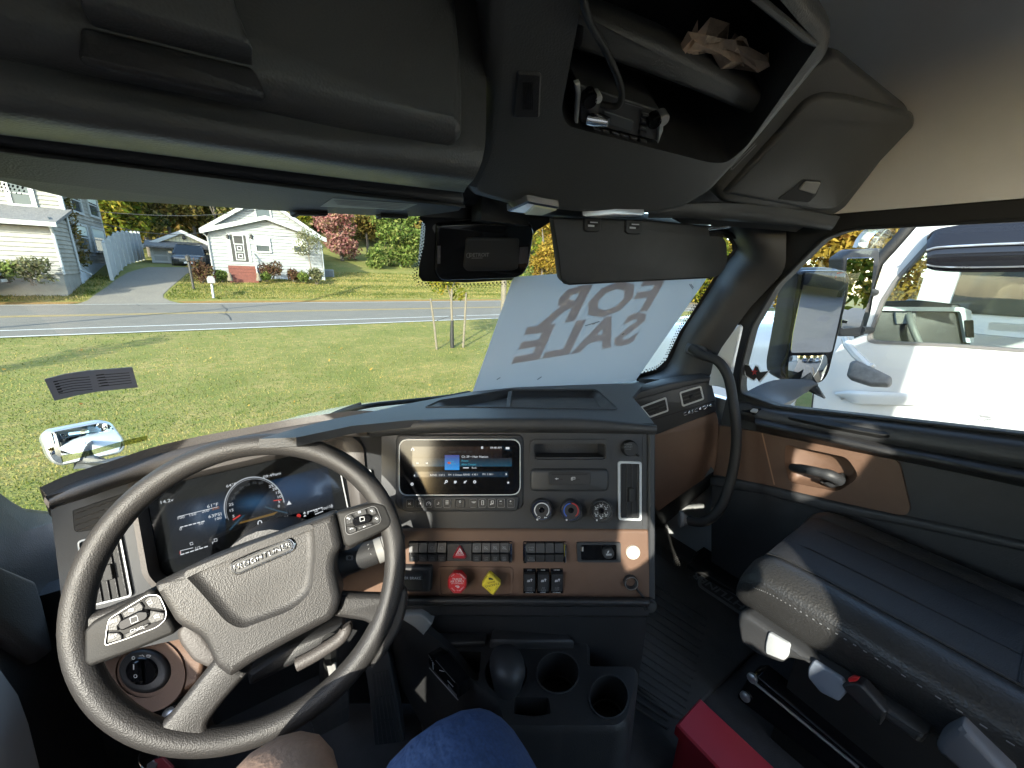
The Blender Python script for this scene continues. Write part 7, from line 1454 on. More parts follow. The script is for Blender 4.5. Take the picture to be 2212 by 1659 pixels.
# ---- white house
m_siding = mat('white_vinyl_siding', (.235, .242, .24), .55, var=(3, .04)); m_oldsid = mat('weathered_clapboard', (.22, .215, .195), .7, var=(2.5, .18)); m_stainsid = mat('stained_grey_clapboard', (.24, .225, .19), .75, var=(1.6, .25)); m_trimw = mat('white_trim', (.36, .37, .365), .5)
m_roof = mat('grey_shingles', (.12, .115, .11), .9, grain=(14, .9), var=(9, .35)); m_wglass = mat('house_window_glass', (.05, .06, .065), .06); m_shade = mat('window_blind', (.5, .53, .46), .6); m_brick = mat('red_brick', (.13, .042, .03), .85, grain=(40, .5), var=(14, .3)); m_found = mat('painted_foundation', (.42, .45, .5), .7, var=(3, .1)); m_cream = mat('cream_siding', (.55, .5, .33), .6, var=(3, .05)); m_brass = mat('dark_bronze', (.03, .028, .025), .5)
def siding(W, P0, P1, z0, z1, top=None, step=.17, out=Vector((0, -1, 0)), vert=False):
    """lapped boards on the wall from P0 to P1 (xy), heights z0..z1; top(u) limits height (gables)"""
    P0 = Vector(P0); P1 = Vector(P1); k = 0; z = z0
    if vert:
        n = int((P1-P0).length/step)
        for k in range(n):
            a = P0.lerp(P1, (k+.06)/n); b = P0.lerp(P1, (k+.94)/n); za = top((k+.06)/n) if top else z1; zb = top((k+.94)/n) if top else z1
            if max(za, zb) <= z0: continue
            o_ = out*.02; W.add([Vector((a.x, a.y, z0))+o_, Vector((b.x, b.y, z0))+o_, Vector((b.x, b.y, max(z0, zb)))+o_, Vector((a.x, a.y, max(z0, za)))+o_, Vector((a.x, a.y, z0)), Vector((b.x, b.y, z0)), Vector((b.x, b.y, max(z0, zb))), Vector((a.x, a.y, max(z0, za)))], [(0, 1, 2, 3), (0, 3, 7, 4), (1, 2, 6, 5), (2, 3, 7, 6)])
        return
    while z < z1-1e-4:
        zt_ = min(z+step, z1); us = (0, 1)
        if top:
            ok = [i/60 for i in range(61) if top(i/60) >= zt_-.02]
            if not ok: break
            us = (ok[0], ok[-1])
        a = P0.lerp(P1, us[0]); b = P0.lerp(P1, us[1])
        W.add([Vector((a.x, a.y, z))+out*.045, Vector((b.x, b.y, z))+out*.045, Vector((b.x, b.y, zt_))+out*.004, Vector((a.x, a.y, zt_))+out*.004, Vector((a.x, a.y, z)), Vector((b.x, b.y, z))], [(0, 1, 2, 3), (0, 1, 5, 4)]); z = zt_
def window(par, x0, x1, z0, z1, y, out=-1, axis='y', shade=.5, nm='window', fw=.09):
    """sash window on a wall facing -y (axis y) or +x (axis x, position y is then x)"""
    def bx(W, a0, a1, c0, c1, d0, d1):
        if axis == 'y': W.box2((a0, y+out*d0, c0), (a1, y+out*d1, c1))
        else: W.box2((y+d0, a0, c0), (y+d1, a1, c1))
    W = MB(); bx(W, x0-fw, x1+fw, z1, z1+fw, 0, .07); bx(W, x0-fw, x1+fw, z0-fw, z0, 0, .08); bx(W, x0-fw, x0, z0, z1, 0, .07); bx(W, x1, x1+fw, z0, z1, 0, .07); wf = W.build(nm, m_trimw, par, 0)
    zm = (z0+z1)/2; W = MB(); bx(W, x0, x1, zm-.025, zm+.025, .01, .055); W.build('meeting_rail', m_trimw, wf, 0)
    W = MB(); bx(W, x0, x1, z0, z1, .008, .02); W.build('pane', m_wglass, wf, 0)
    if shade: W = MB(); bx(W, x0+.02, x1-.02, z1-(z1-z0)*shade, z1-.01, .021, .024); W.build('blind', m_shade, wf, 0)
YH = 31.0
def hp(x, y, Y=YH): return oY(*cA(x, y), Y)
wh = thing('house', 'small white sided house with brick steps and patterned storm door', 'house', (2, YH+3, 1.6))
xl, xr = hp(1345, 520).x, hp(2062, 560).x; zb = hp(1500, 735).z; ze = hp(1335, 440).z-.05; za = hp(1720, 372).z; xm = (xl+xr)/2; zer = ze
W = MB(); W.box2((xl, YH, zg(0, YH)-1.2), (xr, YH+2.2, zb+.05)); W.build('foundation', m_found, wh, 0)
gab = lambda u: ze+(za-ze)*(1-abs(2*u-1))
W = MB(); siding(W, (xl, YH, 0), (xr, YH, 0), zb, za, lambda u: gab(u)-.06, .21); poly_wall(W, [[(xl, YH, zb), (xr, YH, zb), (xr, YH, ze), (xm, YH, za), (xl, YH, ze)]], (0, .1, 0)); W.box2((xl, YH+.1, zb), (xl+.1, YH+2.2, ze)); W.box2((xr-.1, YH+.1, zb), (xr, YH+2.2, ze)); W.build('front_wall', m_siding, wh, 0)
def gable_roof(par, x0, x1, xm_, zE, zA, y0, y1, ov=.35, t=.12, m=m_roof, fascia=True):
    W = MB(); sl = (zA-zE)/(xm_-x0)
    for sx, xe in ((-1, x0-ov), (1, x1+ov)):
        zE2 = zE-ov*sl; W.add([(xe, y0, zE2), (xm_, y0, zA), (xm_, y1, zA), (xe, y1, zE2), (xe, y0, zE2+t), (xm_, y0, zA+t), (xm_, y1, zA+t), (xe, y1, zE2+t)], [(0, 1, 2, 3), (4, 5, 6, 7), (0, 1, 5, 4), (3, 2, 6, 7), (0, 3, 7, 4), (1, 2, 6, 5)])
    r_ = W.build('roof', m, par, 0)
    if fascia:
        W = MB()
        for xe in (x0-ov, x1+ov):
            zE2 = zE-ov*sl; W.add([(xe, y0-.03, zE2-.16), (xm_, y0-.03, zA-.14), (xm_, y0-.03, zA+t-.02), (xe, y0-.03, zE2+t-.02), (xe, y0-.002, zE2-.16), (xm_, y0-.002, zA-.14), (xm_, y0-.002, zA+t-.02), (xe, y0-.002, zE2+t-.02)], [(0, 1, 2, 3), (4, 5, 6, 7), (0, 1, 5, 4), (3, 2, 6, 7), (0, 3, 7, 4), (1, 2, 6, 5)])
        W.build('fascia', m_trimw, r_, 0)
    return r_
gable_roof(wh, xl, xr, xm, ze, za, YH-.35, YH+2.3)
ze2 = oY(*cA(1300, 430), YH+2.2).z; za2 = oY(*cA(1688, 238), YH+2.2).z; x2l, x2r = xl-.15, xr+.25; xm2 = (x2l+x2r)/2
W = MB(); siding(W, (x2l, YH+2.2, 0), (x2r, YH+2.2, 0), ze-.2, za2, lambda u: ze2+(za2-ze2)*(1-abs(2*u-1))-.06); poly_wall(W, [[(x2l, YH+2.2, zb-1), (x2r, YH+2.2, zb-1), (x2r, YH+2.2, ze2), (xm2, YH+2.2, za2), (x2l, YH+2.2, ze2)]], (0, 6.5, 0)); W.build('main_wall', m_siding, wh, 0)
gable_roof(wh, x2l, x2r, xm2, ze2, za2, YH+1.85, YH+9)
w0, w1 = oY(*cA(1650, 365), YH+2.2), oY(*cA(1728, 300), YH+2.2); window(wh, w0.x, w1.x, w0.z, w1.z+.3, YH+2.17, shade=.0)
for a, b in (((1652, 585), (1725, 512)), ((1893, 590), (1965, 520))):
    w0, w1 = hp(*a), hp(*b); window(wh, w0.x, w1.x, w0.z, w1.z, YH-.03, shade=.45)
d0, d1 = hp(1500, 650), hp(1578, 485)
W = MB(); W.box2((d0.x-.16, YH-.06, d0.z), (d0.x, YH, d1.z+.15)); W.box2((d1.x, YH-.06, d0.z), (d1.x+.16, YH, d1.z+.15)); W.box2((d0.x, YH-.06, d1.z), (d1.x, YH, d1.z+.15)); dr = W.build('door', m_trimw, wh, 0)
W = MB(); W.box2((d0.x, YH-.05, d0.z), (d1.x, YH-.03, d1.z)); W.build('storm_door', m_brass, dr, 0)
W = MB(); xc = (d0.x+d1.x)/2; dh = d1.z-d0.z; dw = d1.x-d0.x
def sqr(zc, s, t):
    W.box2((xc-s, YH-.06, zc-s), (xc+s, YH-.052, zc-s+t)); W.box2((xc-s, YH-.06, zc+s-t), (xc+s, YH-.052, zc+s)); W.box2((xc-s, YH-.06, zc-s+t), (xc-s+t, YH-.052, zc+s-t)); W.box2((xc+s-t, YH-.06, zc-s+t), (xc+s, YH-.052, zc+s-t))
for f, s in ((.82, .33), (.5, .3), (.2, .3)):
    sqr(d0.z+dh*f, dw*s, .05)
    if f < .7: sqr(d0.z+dh*f, dw*s*.5, .05)
W.build('door_pattern', m_trimw, dr, 0, kind='stuff')
s0, s1 = hp(1482, 780), hp(1645, 682)
W = MB(); zb0 = zg(0, YH-1.3)-.2; n_st = 5
for k in range(n_st): W.box2((s0.x, YH-.02-.24*(n_st-k), zb0 if k == 0 else s1.z-(n_st-k)*(s1.z-zb0-.2)/n_st), (s1.x, YH-.003, s1.z-(n_st-1-k)*(s1.z-zb0-.2)/n_st-.003*k))
stp = W.build('brick_steps', m_brick, wh, 0)
W = MB(); x = s1.x-.02
for k in range(6): W.box2((x-.02, YH-1.15+k*.22, s1.z-.95+k*.17), (x+.02, YH-1.11+k*.22, s1.z-.05+k*.17))
W.tube([(x, YH-1.13, s1.z-.05), (x, YH-.03, s1.z+.8)], .035, 6); W.tube([(x, YH-1.13, s1.z-.75), (x, YH-.03, s1.z+.1)], .02, 6); W.build('railing', m_trimw, wh, 0)
for px in (1463, 1615):
    c_ = hp(px, 492); W = MB(); W.lathe(c_+Vector((0, -.1, -.1)), (0, 0, 1), [(.02, -.05), (.07, 0), (.08, .16), (.03, .22), (0, .24)], 10); W.box2((c_.x-.03, YH-.1, c_.z-.06), (c_.x+.03, YH, c_.z+.03)); W.build('wall_lamp', m_brass, wh, 40)
W = MB(); W.tube([(xl-.33, YH-.3, ze-.15), (xl-.05, YH-.08, ze-.45), (xl-.05, YH-.08, zb-.8)], .045, 8); W.tube([(xr+.05, YH-.08, ze-.4), (xr+.05, YH-.08, zb-.9), (xr+.35, YH-.4, zb-1.0)], .045, 8); W.build('downspout', m_trimw, wh, 60, kind='stuff')
a0, a1 = oY(*cA(2082, 770), YH+1.0), oY(*cA(2145, 705), YH+1.0); ac = thing('air_conditioner', 'dark outdoor air conditioner unit at the right side of the white house', 'air conditioner', ((a0.x+a1.x)/2, YH+1, a0.z))
W = MB(); W.box2((a0.x, YH+1.0, a0.z-.4), (a1.x, YH+1.0+a1.x-a0.x, a1.z)); W.build('case', mat('grey_metal_case', (.13, .15, .17), .5), ac, 0)
W = MB()
for k in range(9): z = a0.z+.05+k*(a1.z-a0.z-.1)/9; W.box2((a0.x+.05, YH+.985, z), (a1.x-.05, YH+.999, z+.03))
W.build('grille', m_rubber, ac, 0, kind='stuff')
# ---- garage
YG = 37.5
def gp2(x, y): return oY(*cA(x, y), YG)
ga = thing('garage', 'detached white garage with cream gable and wide panelled door', 'garage', gp2(1150, 690))
gl_, gr_ = gp2(962, 545).x, gp2(1400, 545).x; gz0 = gp2(1150, 695).z-.1; gze = gp2(1000, 540).z; gza = gp2(1172, 462).z; gm = gp2(1172, 480).x; gr_ = gm+(gm-gl_)
W = MB(); poly_wall(W, [[(gl_, YG, gz0), (gr_, YG, gz0), (gr_, YG, gze), (gm, YG, gza), (gl_, YG, gze)]], (0, 6, 0)); W.build('garage_wall', m_siding, ga, 0)
W = MB(); siding(W, (gl_, YG, 0), (gr_, YG, 0), gze+.02, gza, lambda u: gze+(gza-gze)*(1-abs(2*u-1))-.05, .2, vert=True); W.build('gable_siding', m_cream, ga, 0)
gable_roof(ga, gl_, gr_, gm, gze, gza, YG-.3, YG+6.3)
W = MB(); W.add([(gl_-.2, YG-.9, gze-.15), (gr_+.2, YG-.9, gze-.15), (gr_+.2, YG, gze+.25), (gl_-.2, YG, gze+.25), (gl_-.2, YG-.9, gze-.25), (gr_+.2, YG-.9, gze-.25), (gr_+.2, YG, gze+.1), (gl_-.2, YG, gze+.1)], [(0, 1, 2, 3), (4, 5, 6, 7), (0, 1, 5, 4), (3, 2, 6, 7), (0, 3, 7, 4), (1, 2, 6, 5)]); W.build('pent_roof', m_roof, ga, 0)
q0 = gp2(1000, 690); q1 = gp2(1348, 552); gd = None
W = MB(); W.box2((q0.x-.1, YG-.05, q0.z), (q1.x+.1, YG-.003, q1.z+.1)); gd = W.build('garage_door', m_trimw, ga, 0)
for k in range(4):
    for j in range(4):
        x0 = q0.x+(q1.x-q0.x)*k/4+.06; x1 = q0.x+(q1.x-q0.x)*(k+1)/4-.06; z0 = q0.z+(q1.z-q0.z)*j/4+.06; z1 = q0.z+(q1.z-q0.z)*(j+1)/4-.06
        W = MB(); W.box2((x0, YG-.075, z0), (x1, YG-.052, z1)); W.build('door_window' if j == 3 else 'door_panel', m_wglass if j == 3 else m_siding, gd, 0)
W = MB(); W.lathe(gp2(1185, 505)+Vector((0, -.15, -.1)), (0, 0, 1), [(.02, 0), (.12, .1), (.1, .25), (0, .3)], 8); W.build('gable_lamp', m_brass, ga, 40)
# ---- old house on the left
oh = thing('house', 'two storey weathered clapboard house with a shingled lean-to at the left', 'house', oY(*cA(300, 700), 29))
YF = 29.0; c0 = oY(*cA(430, 420), YF); XC = c0.x; yb_ = oX(*cA(655, 420), XC).y; zb = oY(*cA(497, 665), YF).z
W = MB(); siding(W, (-22, YF, 0), (XC, YF, 0), zb, 6.3, None, .19); W.box2((-22, YF+.001, zb-2), (XC-.002, YF+.2, 6.3)); W.build('front_wall', m_oldsid, oh, 0)
W = MB(); siding(W, (XC, YF, 0), (XC, yb_, 0), zb, 5.9, None, .19, out=Vector((1, 0, 0))); W.box2((XC-.2, YF+.21, zb-2), (XC-.001, yb_, 5.9)); W.build('side_wall', m_stainsid, oh, 0)
W = MB(); W.box2((XC-.05, YF-.06, zb-.1), (XC+.05, YF+.06, 6.2)); W.box2((XC-.05, yb_-.06, zb-.1), (XC+.05, yb_+.06, 5.9)); W.build('corner_board', m_trimw, oh, 0, kind='stuff')
W = MB(); W.box2((-22, YF-.05, zb-2.2), (XC+.04, yb_+.0, zb)); W.build('foundation', m_found, oh, 0)
W = MB(); ez = oX(*cA(600, 215), XC).z; W.add([(XC+.5, YF-.4, ez-.05), (XC+.5, yb_+.4, ez-.05), (XC-3, yb_+.4, ez+.9), (XC-3, YF-.4, ez+.9), (XC+.5, YF-.4, ez+.12), (XC+.5, yb_+.4, ez+.12), (XC-3, yb_+.4, ez+1.1), (XC-3, YF-.4, ez+1.1)], [(0, 1, 2, 3), (4, 5, 6, 7), (0, 1, 5, 4), (3, 2, 6, 7), (0, 3, 7, 4), (1, 2, 6, 5)]); W.build('roof', m_roof, oh, 0)
w0, w1 = oY(*cA(90, 280), YF), oY(*cA(172, 150), YF); window(oh, w0.x, w1.x, w0.z, w1.z, YF-.03, shade=.0, fw=.16)
for (a, b) in (((455, 320), (485, 195)), ((572, 350), (600, 235)), ((500, 570), (540, 430)), ((612, 580), (655, 455))):
    p0, p1 = oX(*cA(*a), XC), oX(*cA(*b), XC); window(oh, min(p0.y, p1.y), max(p0.y, p1.y), p0.z, p1.z, XC+.03, axis='x', shade=.4, fw=.12)
YA = 26.6; xa2 = oY(*cA(345, 520), YA).x; zt2 = oY(*cA(330, 412), YA).z; zr2 = oY(*cA(385, 330), YF).z; zb2 = oY(*cA(370, 735), YA).z
W = MB(); siding(W, (-22, YA, 0), (xa2, YA, 0), zb2, zt2, None, .19); W.box2((-22, YA+.001, zb2-1), (xa2, YF, zt2)); W.build('lean_to_wall', m_oldsid, oh, 0)
W = MB(); siding(W, (xa2, YA, 0), (xa2, YF, 0), zb2, zt2+.3, None, .19, out=Vector((1, 0, 0))); W.build('lean_to_side', m_stainsid, oh, 0)
W = MB(); W.add([(-22, YA-.35, zt2-.05), (xa2+.3, YA-.35, zt2-.05), (xa2+.3, YF, zr2), (-22, YF, zr2), (-22, YA-.35, zt2+.08), (xa2+.3, YA-.35, zt2+.08), (xa2+.3, YF, zr2+.12), (-22, YF, zr2+.12)], [(0, 1, 2, 3), (4, 5, 6, 7), (0, 1, 5, 4), (3, 2, 6, 7), (0, 3, 7, 4), (1, 2, 6, 5)]); lr = W.build('lean_to_roof', m_roof, oh, 0)
W = MB(); W.box2((-22, YA-.47, zt2-.12), (xa2+.32, YA-.352, zt2+.06)); W.tube([(xa2+.1, YA-.38, zt2-.1), (xa2+.06, YA-.06, zt2-.4), (xa2+.06, YA-.06, zb2)], .05, 8); W.build('gutter', m_trimw, lr, 0)
W = MB(); W.tube([(XC+.08, YF-.1, 5.9), (XC+.08, YF-.1, zb-.3), (XC+.5, YF-.4, zb-.5)], .05, 8); W.build('downspout', m_trimw, oh, 60)
# ivy on the corner, bushes
vine = leaves('climbing_vine', [(XC+.12, YF+.5+.2*sin(k), zb+.1+k*.45) for k in range(9)], [.28]*9, 700, .09, L_brown, None, 71, .1); tag(vine, 'climbing vine on the corner of the weathered house', 'vine')
def bush(lab, px, py, rpx, Y, m, seed, n=1100, sq=.8, size=.075, grp=None):
    c_ = oY(*cA(px, py), Y); r = rpx/2.977/831*(c_-EYE).dot(FW); t = thing('bush', lab, 'bush', (c_.x, Y, c_.z-r*sq)); rr = random.Random(seed); cs = []; rs = []
    for k in range(9): cs.append((c_.x+rr.uniform(-.55, .55)*r, Y+rr.uniform(-.4, .4)*r, c_.z+rr.uniform(-.5, .45)*r*sq)); rs.append(r*rr.uniform(.4, .62))
    leaves('foliage', cs, rs, n, size, m, t, seed, .5)
    W = MB()
    for k in range(5): W.tube([(c_.x+rr.uniform(-.1, .1), Y, c_.z-r*sq-.15), Vector(cs[k])], [.025, .008], 5)
    W.build('stems', m_bark, t, 60); return t
for a in (('round maroon bush beside the driveway', 1298, 715, 82, 29.6, L_bush, 81), ('small green bush left of the brick steps', 1430, 742, 36, 29.8, L_green, 82), ('tall maroon bush right of the brick steps', 1742, 690, 72, 29.8, L_bush, 83), ('tiny green bush touching the stair railing', 1702, 742, 28, 29.6, L_green, 84), ('low maroon bush under the right house window', 1888, 735, 40, 29.8, L_bush, 85), ('small upright green bush under the right house window', 1948, 745, 32, 29.6, L_green, 86), ('tan green bush at the right house corner', 2030, 738, 56, 29.6, L_sage, 87), ('long green hedge bush in front of the weathered house', 190, 705, 95, 25.6, L_sage, 88), ('leafy green bush at the far left of the weathered house', 30, 705, 75, 25.6, L_green, 89)): bush(*a)
c_ = hp(2000, 690, 30); tree('small airy silver green tree in front of the right house corner', c_.x, 30, 2.5, .95, L_sage, 1300, 91, .06, .035, .3, m_palebark, z0=c_.z, nb=16)
# post lamp, mailbox, statues
b_ = og(*cA(1246, 830)); t_ = oY(*cA(1212, 655), b_.y); pl = thing('lamp_post', 'grey lamp post leaning beside the driveway bush', 'lamp post', b_); W = MB(); W.tube([b_, t_], .06, 8); W.build('post', m_brass, pl, 60); W = MB(); W.lathe(t_, (0, 0, 1), [(.03, 0), (.1, .05), (.12, .28), (.05, .36), (0, .38)], 8); W.build('lantern', m_brass, pl, 40)
b_ = og(*cA(1373, 888)); t_ = oY(*cA(1360, 790), b_.y); mbx = thing('mailbox', 'dark mailbox on a white post at the road edge', 'mailbox', b_); W = MB(); W.tube([b_, t_], .055, 8); W.build('post', m_trimw, mbx, 60); W = MB(); hw = .16; W.ringstack([[Vector((t_.x+x, t_.y+y, t_.z+z)) for x, z in ((-hw, 0), (hw, 0), (hw, .22), (hw*.6, .34), (-hw*.6, .34), (-hw, .22))] for y in (-.25, .3)]); W.build('box', m_grey, mbx, 30)
for px, lab in ((1480, 'small pale garden statue left of the brick steps'), (1664, 'small pale garden statue right of the brick steps')):
    c_ = hp(px, 765, 29.3); W = MB(); W.lathe(c_-Vector((0, 0, .1)), (0, 0, 1), [(.15, 0), (.14, .12), (.09, .25), (.1, .34), (.06, .45), (0, .47)], 10); o = W.build('statue', m_palebark, None, 60); tag(o, lab, 'statue', 'garden statues by the steps')
# vinyl fence
f0 = og(*cA(722, 772)); fz = oY(*cA(690, 600), f0.y).z; fe = oX(*cA(935, 680), f0.x).y; fe = min(max(fe, 34), 44)
fn = thing('vinyl_fence', 'tall white vinyl privacy fence running back beside the driveway', 'fence', f0); NP = 8
for k in range(NP+1):
    y = f0.y+(fe-f0.y)*k/NP; z = zg(f0.x, y); W = MB(); W.box2((f0.x-.07, y-.07, z-.2), (f0.x+.07, y+.07, z+1.92)); W.add([(f0.x-.09, y-.09, z+1.92), (f0.x+.09, y-.09, z+1.92), (f0.x+.09, y+.09, z+1.92), (f0.x-.09, y+.09, z+1.92), (f0.x, y, z+2.0)], [(0, 1, 4), (1, 2, 4), (2, 3, 4), (3, 0, 4), (0, 1, 2, 3)]); W.build('post', m_trimw, fn, 0)
    if k < NP:
        y2 = f0.y+(fe-f0.y)*(k+1)/NP; z2 = zg(f0.x, y2); nb_ = 8; W = MB()
        for j in range(nb_):
            ya, yb2 = y+.07+(y2-y-.14)*j/nb_, y+.07+(y2-y-.14)*(j+.96)/nb_; zz = z+(z2-z)*j/nb_; W.box2((f0.x-.02, ya, zz+.05), (f0.x+.02, yb2, max(z, z2)+1.75))
        W.box2((f0.x-.035, y+.071, max(z, z2)+1.72), (f0.x+.035, y2-.071, max(z, z2)+1.84)); W.build('panel', m_trimw, fn, 0)

# overhead service wires
for a, b_, lab in ((oY(*cA(600, 395), 30), oY(*cA(1345, 462), 30.7), 'service wire sagging in front of the woods to the white house'), (oY(*cA(600, 330), 30), oY(*cA(1800, 300), 29), 'telephone wire crossing the woods behind the roofs')):
    W = MB(); W.tube([a.lerp(b_, k/10)+Vector((0, 0, -.35*sin(pi*k/10))) for k in range(11)], .018, 5); o = W.build('overhead_wire', m_rubber, None, 60); tag(o, lab, 'wire')
# fallen leaves on the near lawn
r_ = np.random.default_rng(5); W = MB()
for k in range(420):
    y = 1/(1/3.2+r_.random()*(1/14.5-1/3.2)); x = -.6*y-1+r_.random()*(1.7*y+1.5); z = zg(x, y)+.03+r_.random()*.02; a = r_.random()*6.28; s_ = .02+.025*r_.random(); t_ = Vector((cos(a), sin(a), r_.normal()*.4))*s_; u_ = Vector((-sin(a), cos(a), r_.normal()*.4))*s_*.6; c_ = Vector((x, y, z)); W.add([c_-t_, c_-u_, c_+t_, c_+u_], [(0, 1, 2, 3)])
o = W.build('fallen_leaves', leaf_mat('fallen_leaf', [(.12, .07, .02), (.28, .17, .04), (.32, .24, .07), (.16, .08, .03)], .2), None, 0); o['kind'] = 'stuff'; o['label'] = 'scattered fallen leaves on the near lawn'; o['category'] = 'leaves'
# ---- cars
m_tyre = mat('tyre', (.012, .012, .012), .8); m_carglass = mat('car_glass', (.015, .018, .02), .05); m_lamp = mat('headlamp', (.6, .62, .65), .1, coat=.5); m_tail = mat('tail_lamp', (.3, .01, .01), .2)
def car(label, x, y, rot, colr, suv=True, group=None, z=0.):
    mp_ = mat('car_paint', colr, .22, coat=1.0, rvar=.03); t = thing('parked_car', label, 'car', (x, y, z), group); L, Wd = (4.7, 1.86); H = 1.7 if suv else 1.45; zb_ = 1.02 if suv else .92
    M_ = Matrix.Translation((x, y, z)) @ Matrix.Rotation(rot, 4, 'Z')
    def T(p): return M_ @ Vector(p)
    W = MB(); secs = [(-2.35, .78, .45, .72), (-2.28, .86, .34, .84), (-1.9, .92, .28, .92), (-1.05, .93, .26, zb_-.02), (-.6, .93, .25, zb_), (.9, .93, .25, zb_+.02), (1.9, .92, .28, zb_+.03), (2.25, .88, .34, zb_), (2.35, .8, .5, zb_-.15)]
    rings = [[T((sx*w*f, yy, zz)) for sx, f, zz in ((-1, .94, lo), (-1, 1, lo+.2), (-1, 1.0, lo+(hi-lo)*.7), (-1, .95, hi-.03), (-1, .6, hi), (1, .6, hi), (1, .95, hi-.03), (1, 1.0, lo+(hi-lo)*.7), (1, 1, lo+.2), (1, .94, lo))] for yy, w, lo, hi in secs]
    W.ringstack(rings); W.build('body', mp_, t, 50)
    rw = 2.1 if suv else 1.6
    W = MB(); W.ringstack([[T(p) for p in ((-.86, -1.0, zb_-.03), (.86, -1.0, zb_-.03), (.88, .3, zb_), (.86, rw+.1, zb_), (-.86, rw+.1, zb_), (-.88, .3, zb_))], [T(p) for p in ((-.64, -.2, H-.07), (.64, -.2, H-.07), (.68, .5, H-.05), (.66, rw-.3, H-.08), (-.66, rw-.3, H-.08), (-.68, .5, H-.05))]]); W.build('windows', m_carglass, t, 30)
    W = MB(); W.ringstack([[T(p) for p in ((-.65, -.22, H-.08), (.65, -.22, H-.08), (.69, .5, H-.06), (.67, rw-.25, H-.09), (-.67, rw-.25, H-.09), (-.69, .5, H-.06))], [T(p) for p in ((-.56, -.05, H-.01), (.56, -.05, H-.01), (.6, .5, H), (.58, rw-.4, H-.03), (-.58, rw-.4, H-.03), (-.6, .5, H))]])
    for sx in (-1, 1):
        for (a, b) in (((.865*sx, -.98, zb_-.02), (.655*sx, -.2, H-.07)), ((.885*sx, .5, zb_), (.69*sx, .5, H-.06)), ((.87*sx, rw+.08, zb_), (.67*sx, rw-.3, H-.08))): W.tube([T(a), T(b)], .04, 5)
    W.build('roof', mp_, t, 30)
    for sx in (-1, 1):
        for yy in (-1.45, 1.4):
            W = MB(); W.lathe(T((.78*sx, yy, .34)), (M_.to_3x3() @ Vector((sx, 0, 0))), [(.2, 0), (.34, .01), (.35, .06), (.34, .15), (.24, .17), (.22, .15)], 20); wh_ = W.build('wheel', m_tyre, t, 40); W = MB(); W.lathe(T((.78*sx, yy, .34)), (M_.to_3x3() @ Vector((sx, 0, 0))), [(.22, .13), (.2, .155), (.06, .165), (0, .165)], 14); W.build('rim', m_silver, wh_, 30)
        W = MB(); W.box2((.0, 0, 0), (.001, .001, .001)); W.v = []; W.f = []; W.add([T(p) for p in ((.52*sx, -2.33, .66), (.82*sx, -2.24, .68), (.86*sx, -2.1, .82), (.54*sx, -2.27, .80), (.52*sx, -2.28, .66), (.82*sx, -2.2, .68), (.84*sx, -2.05, .82), (.54*sx, -2.2, .80))], [(0, 1, 2, 3), (4, 5, 6, 7), (0, 1, 5, 4), (3, 2, 6, 7), (0, 3, 7, 4), (1, 2, 6, 5)]); W.build('headlight', m_lamp, t, 0)
        W = MB(); W.add([T(p) for p in ((.6*sx, 2.36, .75), (.86*sx, 2.28, .75), (.86*sx, 2.26, .98), (.6*sx, 2.33, .98), (.6*sx, 2.3, .75), (.84*sx, 2.2, .75), (.84*sx, 2.2, .98), (.6*sx, 2.27, .98))], [(0, 1, 2, 3), (4, 5, 6, 7), (0, 1, 5, 4), (3, 2, 6, 7), (0, 3, 7, 4), (1, 2, 6, 5)]); W.build('tail_light', m_tail, t, 0)
        W = MB(); W.box(T((1.02*sx, -.75, 1.08)), .18, .1, .13, tuple((M_.to_3x3() @ Vector(v)) for v in ((1, 0, 0), (0, 1, 0), (0, 0, 1)))); W.build('wing_mirror', mp_, t, 0)
    W = MB(); W.add([T(p) for p in ((-.48, -2.36, .5), (.48, -2.36, .5), (.5, -2.345, .72), (-.5, -2.345, .72), (-.48, -2.3, .5), (.48, -2.3, .5), (.5, -2.29, .72), (-.5, -2.29, .72))], [(0, 1, 2, 3), (4, 5, 6, 7), (0, 1, 5, 4), (3, 2, 6, 7), (0, 3, 7, 4), (1, 2, 6, 5)]); W.build('grille', m_gloss, t, 0)
    W = MB(); W.box(T((0, -2.375, .44)), .5, .02, .12, tuple((M_.to_3x3() @ Vector(v)) for v in ((1, 0, 0), (0, 1, 0), (0, 0, 1)))); W.build('number_plate', m_print, t, 0); return t
p2 = oY(*cA(1222, 704), 34.4); car('dark suv with its front to the road, parked by the garage', p2.x, p2.y+2.4, 0, (.025, .026, .028), z=p2.z)
p = og(*cA(28, 700)); pc = oY(*cA(10, 670), 25.4); car('grey car mostly hidden by the hedge at the far left', pc.x-2.4, 25.3, pi/2, (.3, .32, .34), False, z=zg(0, 25.3)+.5)
for (x, y, r_, c_, lab) in ((1.4, -17, .25, (.05, .06, .09), 'dark blue suv parked in the lot, second from the driveway side'), (4.4, -17.4, .25, (.015, .015, .016), 'black suv parked in the lot between the blue and the white car'), (7.6, -17.5, .25, (.6, .61, .62), 'white saloon car parked in the lot next to the black suv'), (10.8, -17.8, .25, (.35, .36, .37), 'silver car parked in the lot next to the white saloon'), (14, -18, .25, (.6, .6, .6), 'pale suv parked in the lot at the end of the row')): car(lab, x, y, r_, c_, group='cars parked in the lot behind')
for i, (x, y, h, r) in enumerate(((-3, -30, 8, 3.2), (3, -32, 9, 3.4), (9, -31, 8.5, 3.3), (15, -32, 9, 3.4), (21, -30, 8, 3.2))):
    tree(['gold tree behind the lot, nearest the driver side', 'tall orange gold tree behind the blue suv', 'gold tree behind the black suv', 'tall gold tree behind the silver car', 'gold tree at the end of the lot'][i], x, y, h, r, L_gold if i % 2 else L_gyel, 2400, 100+i, .28, low=.08, group='trees behind the parking lot')

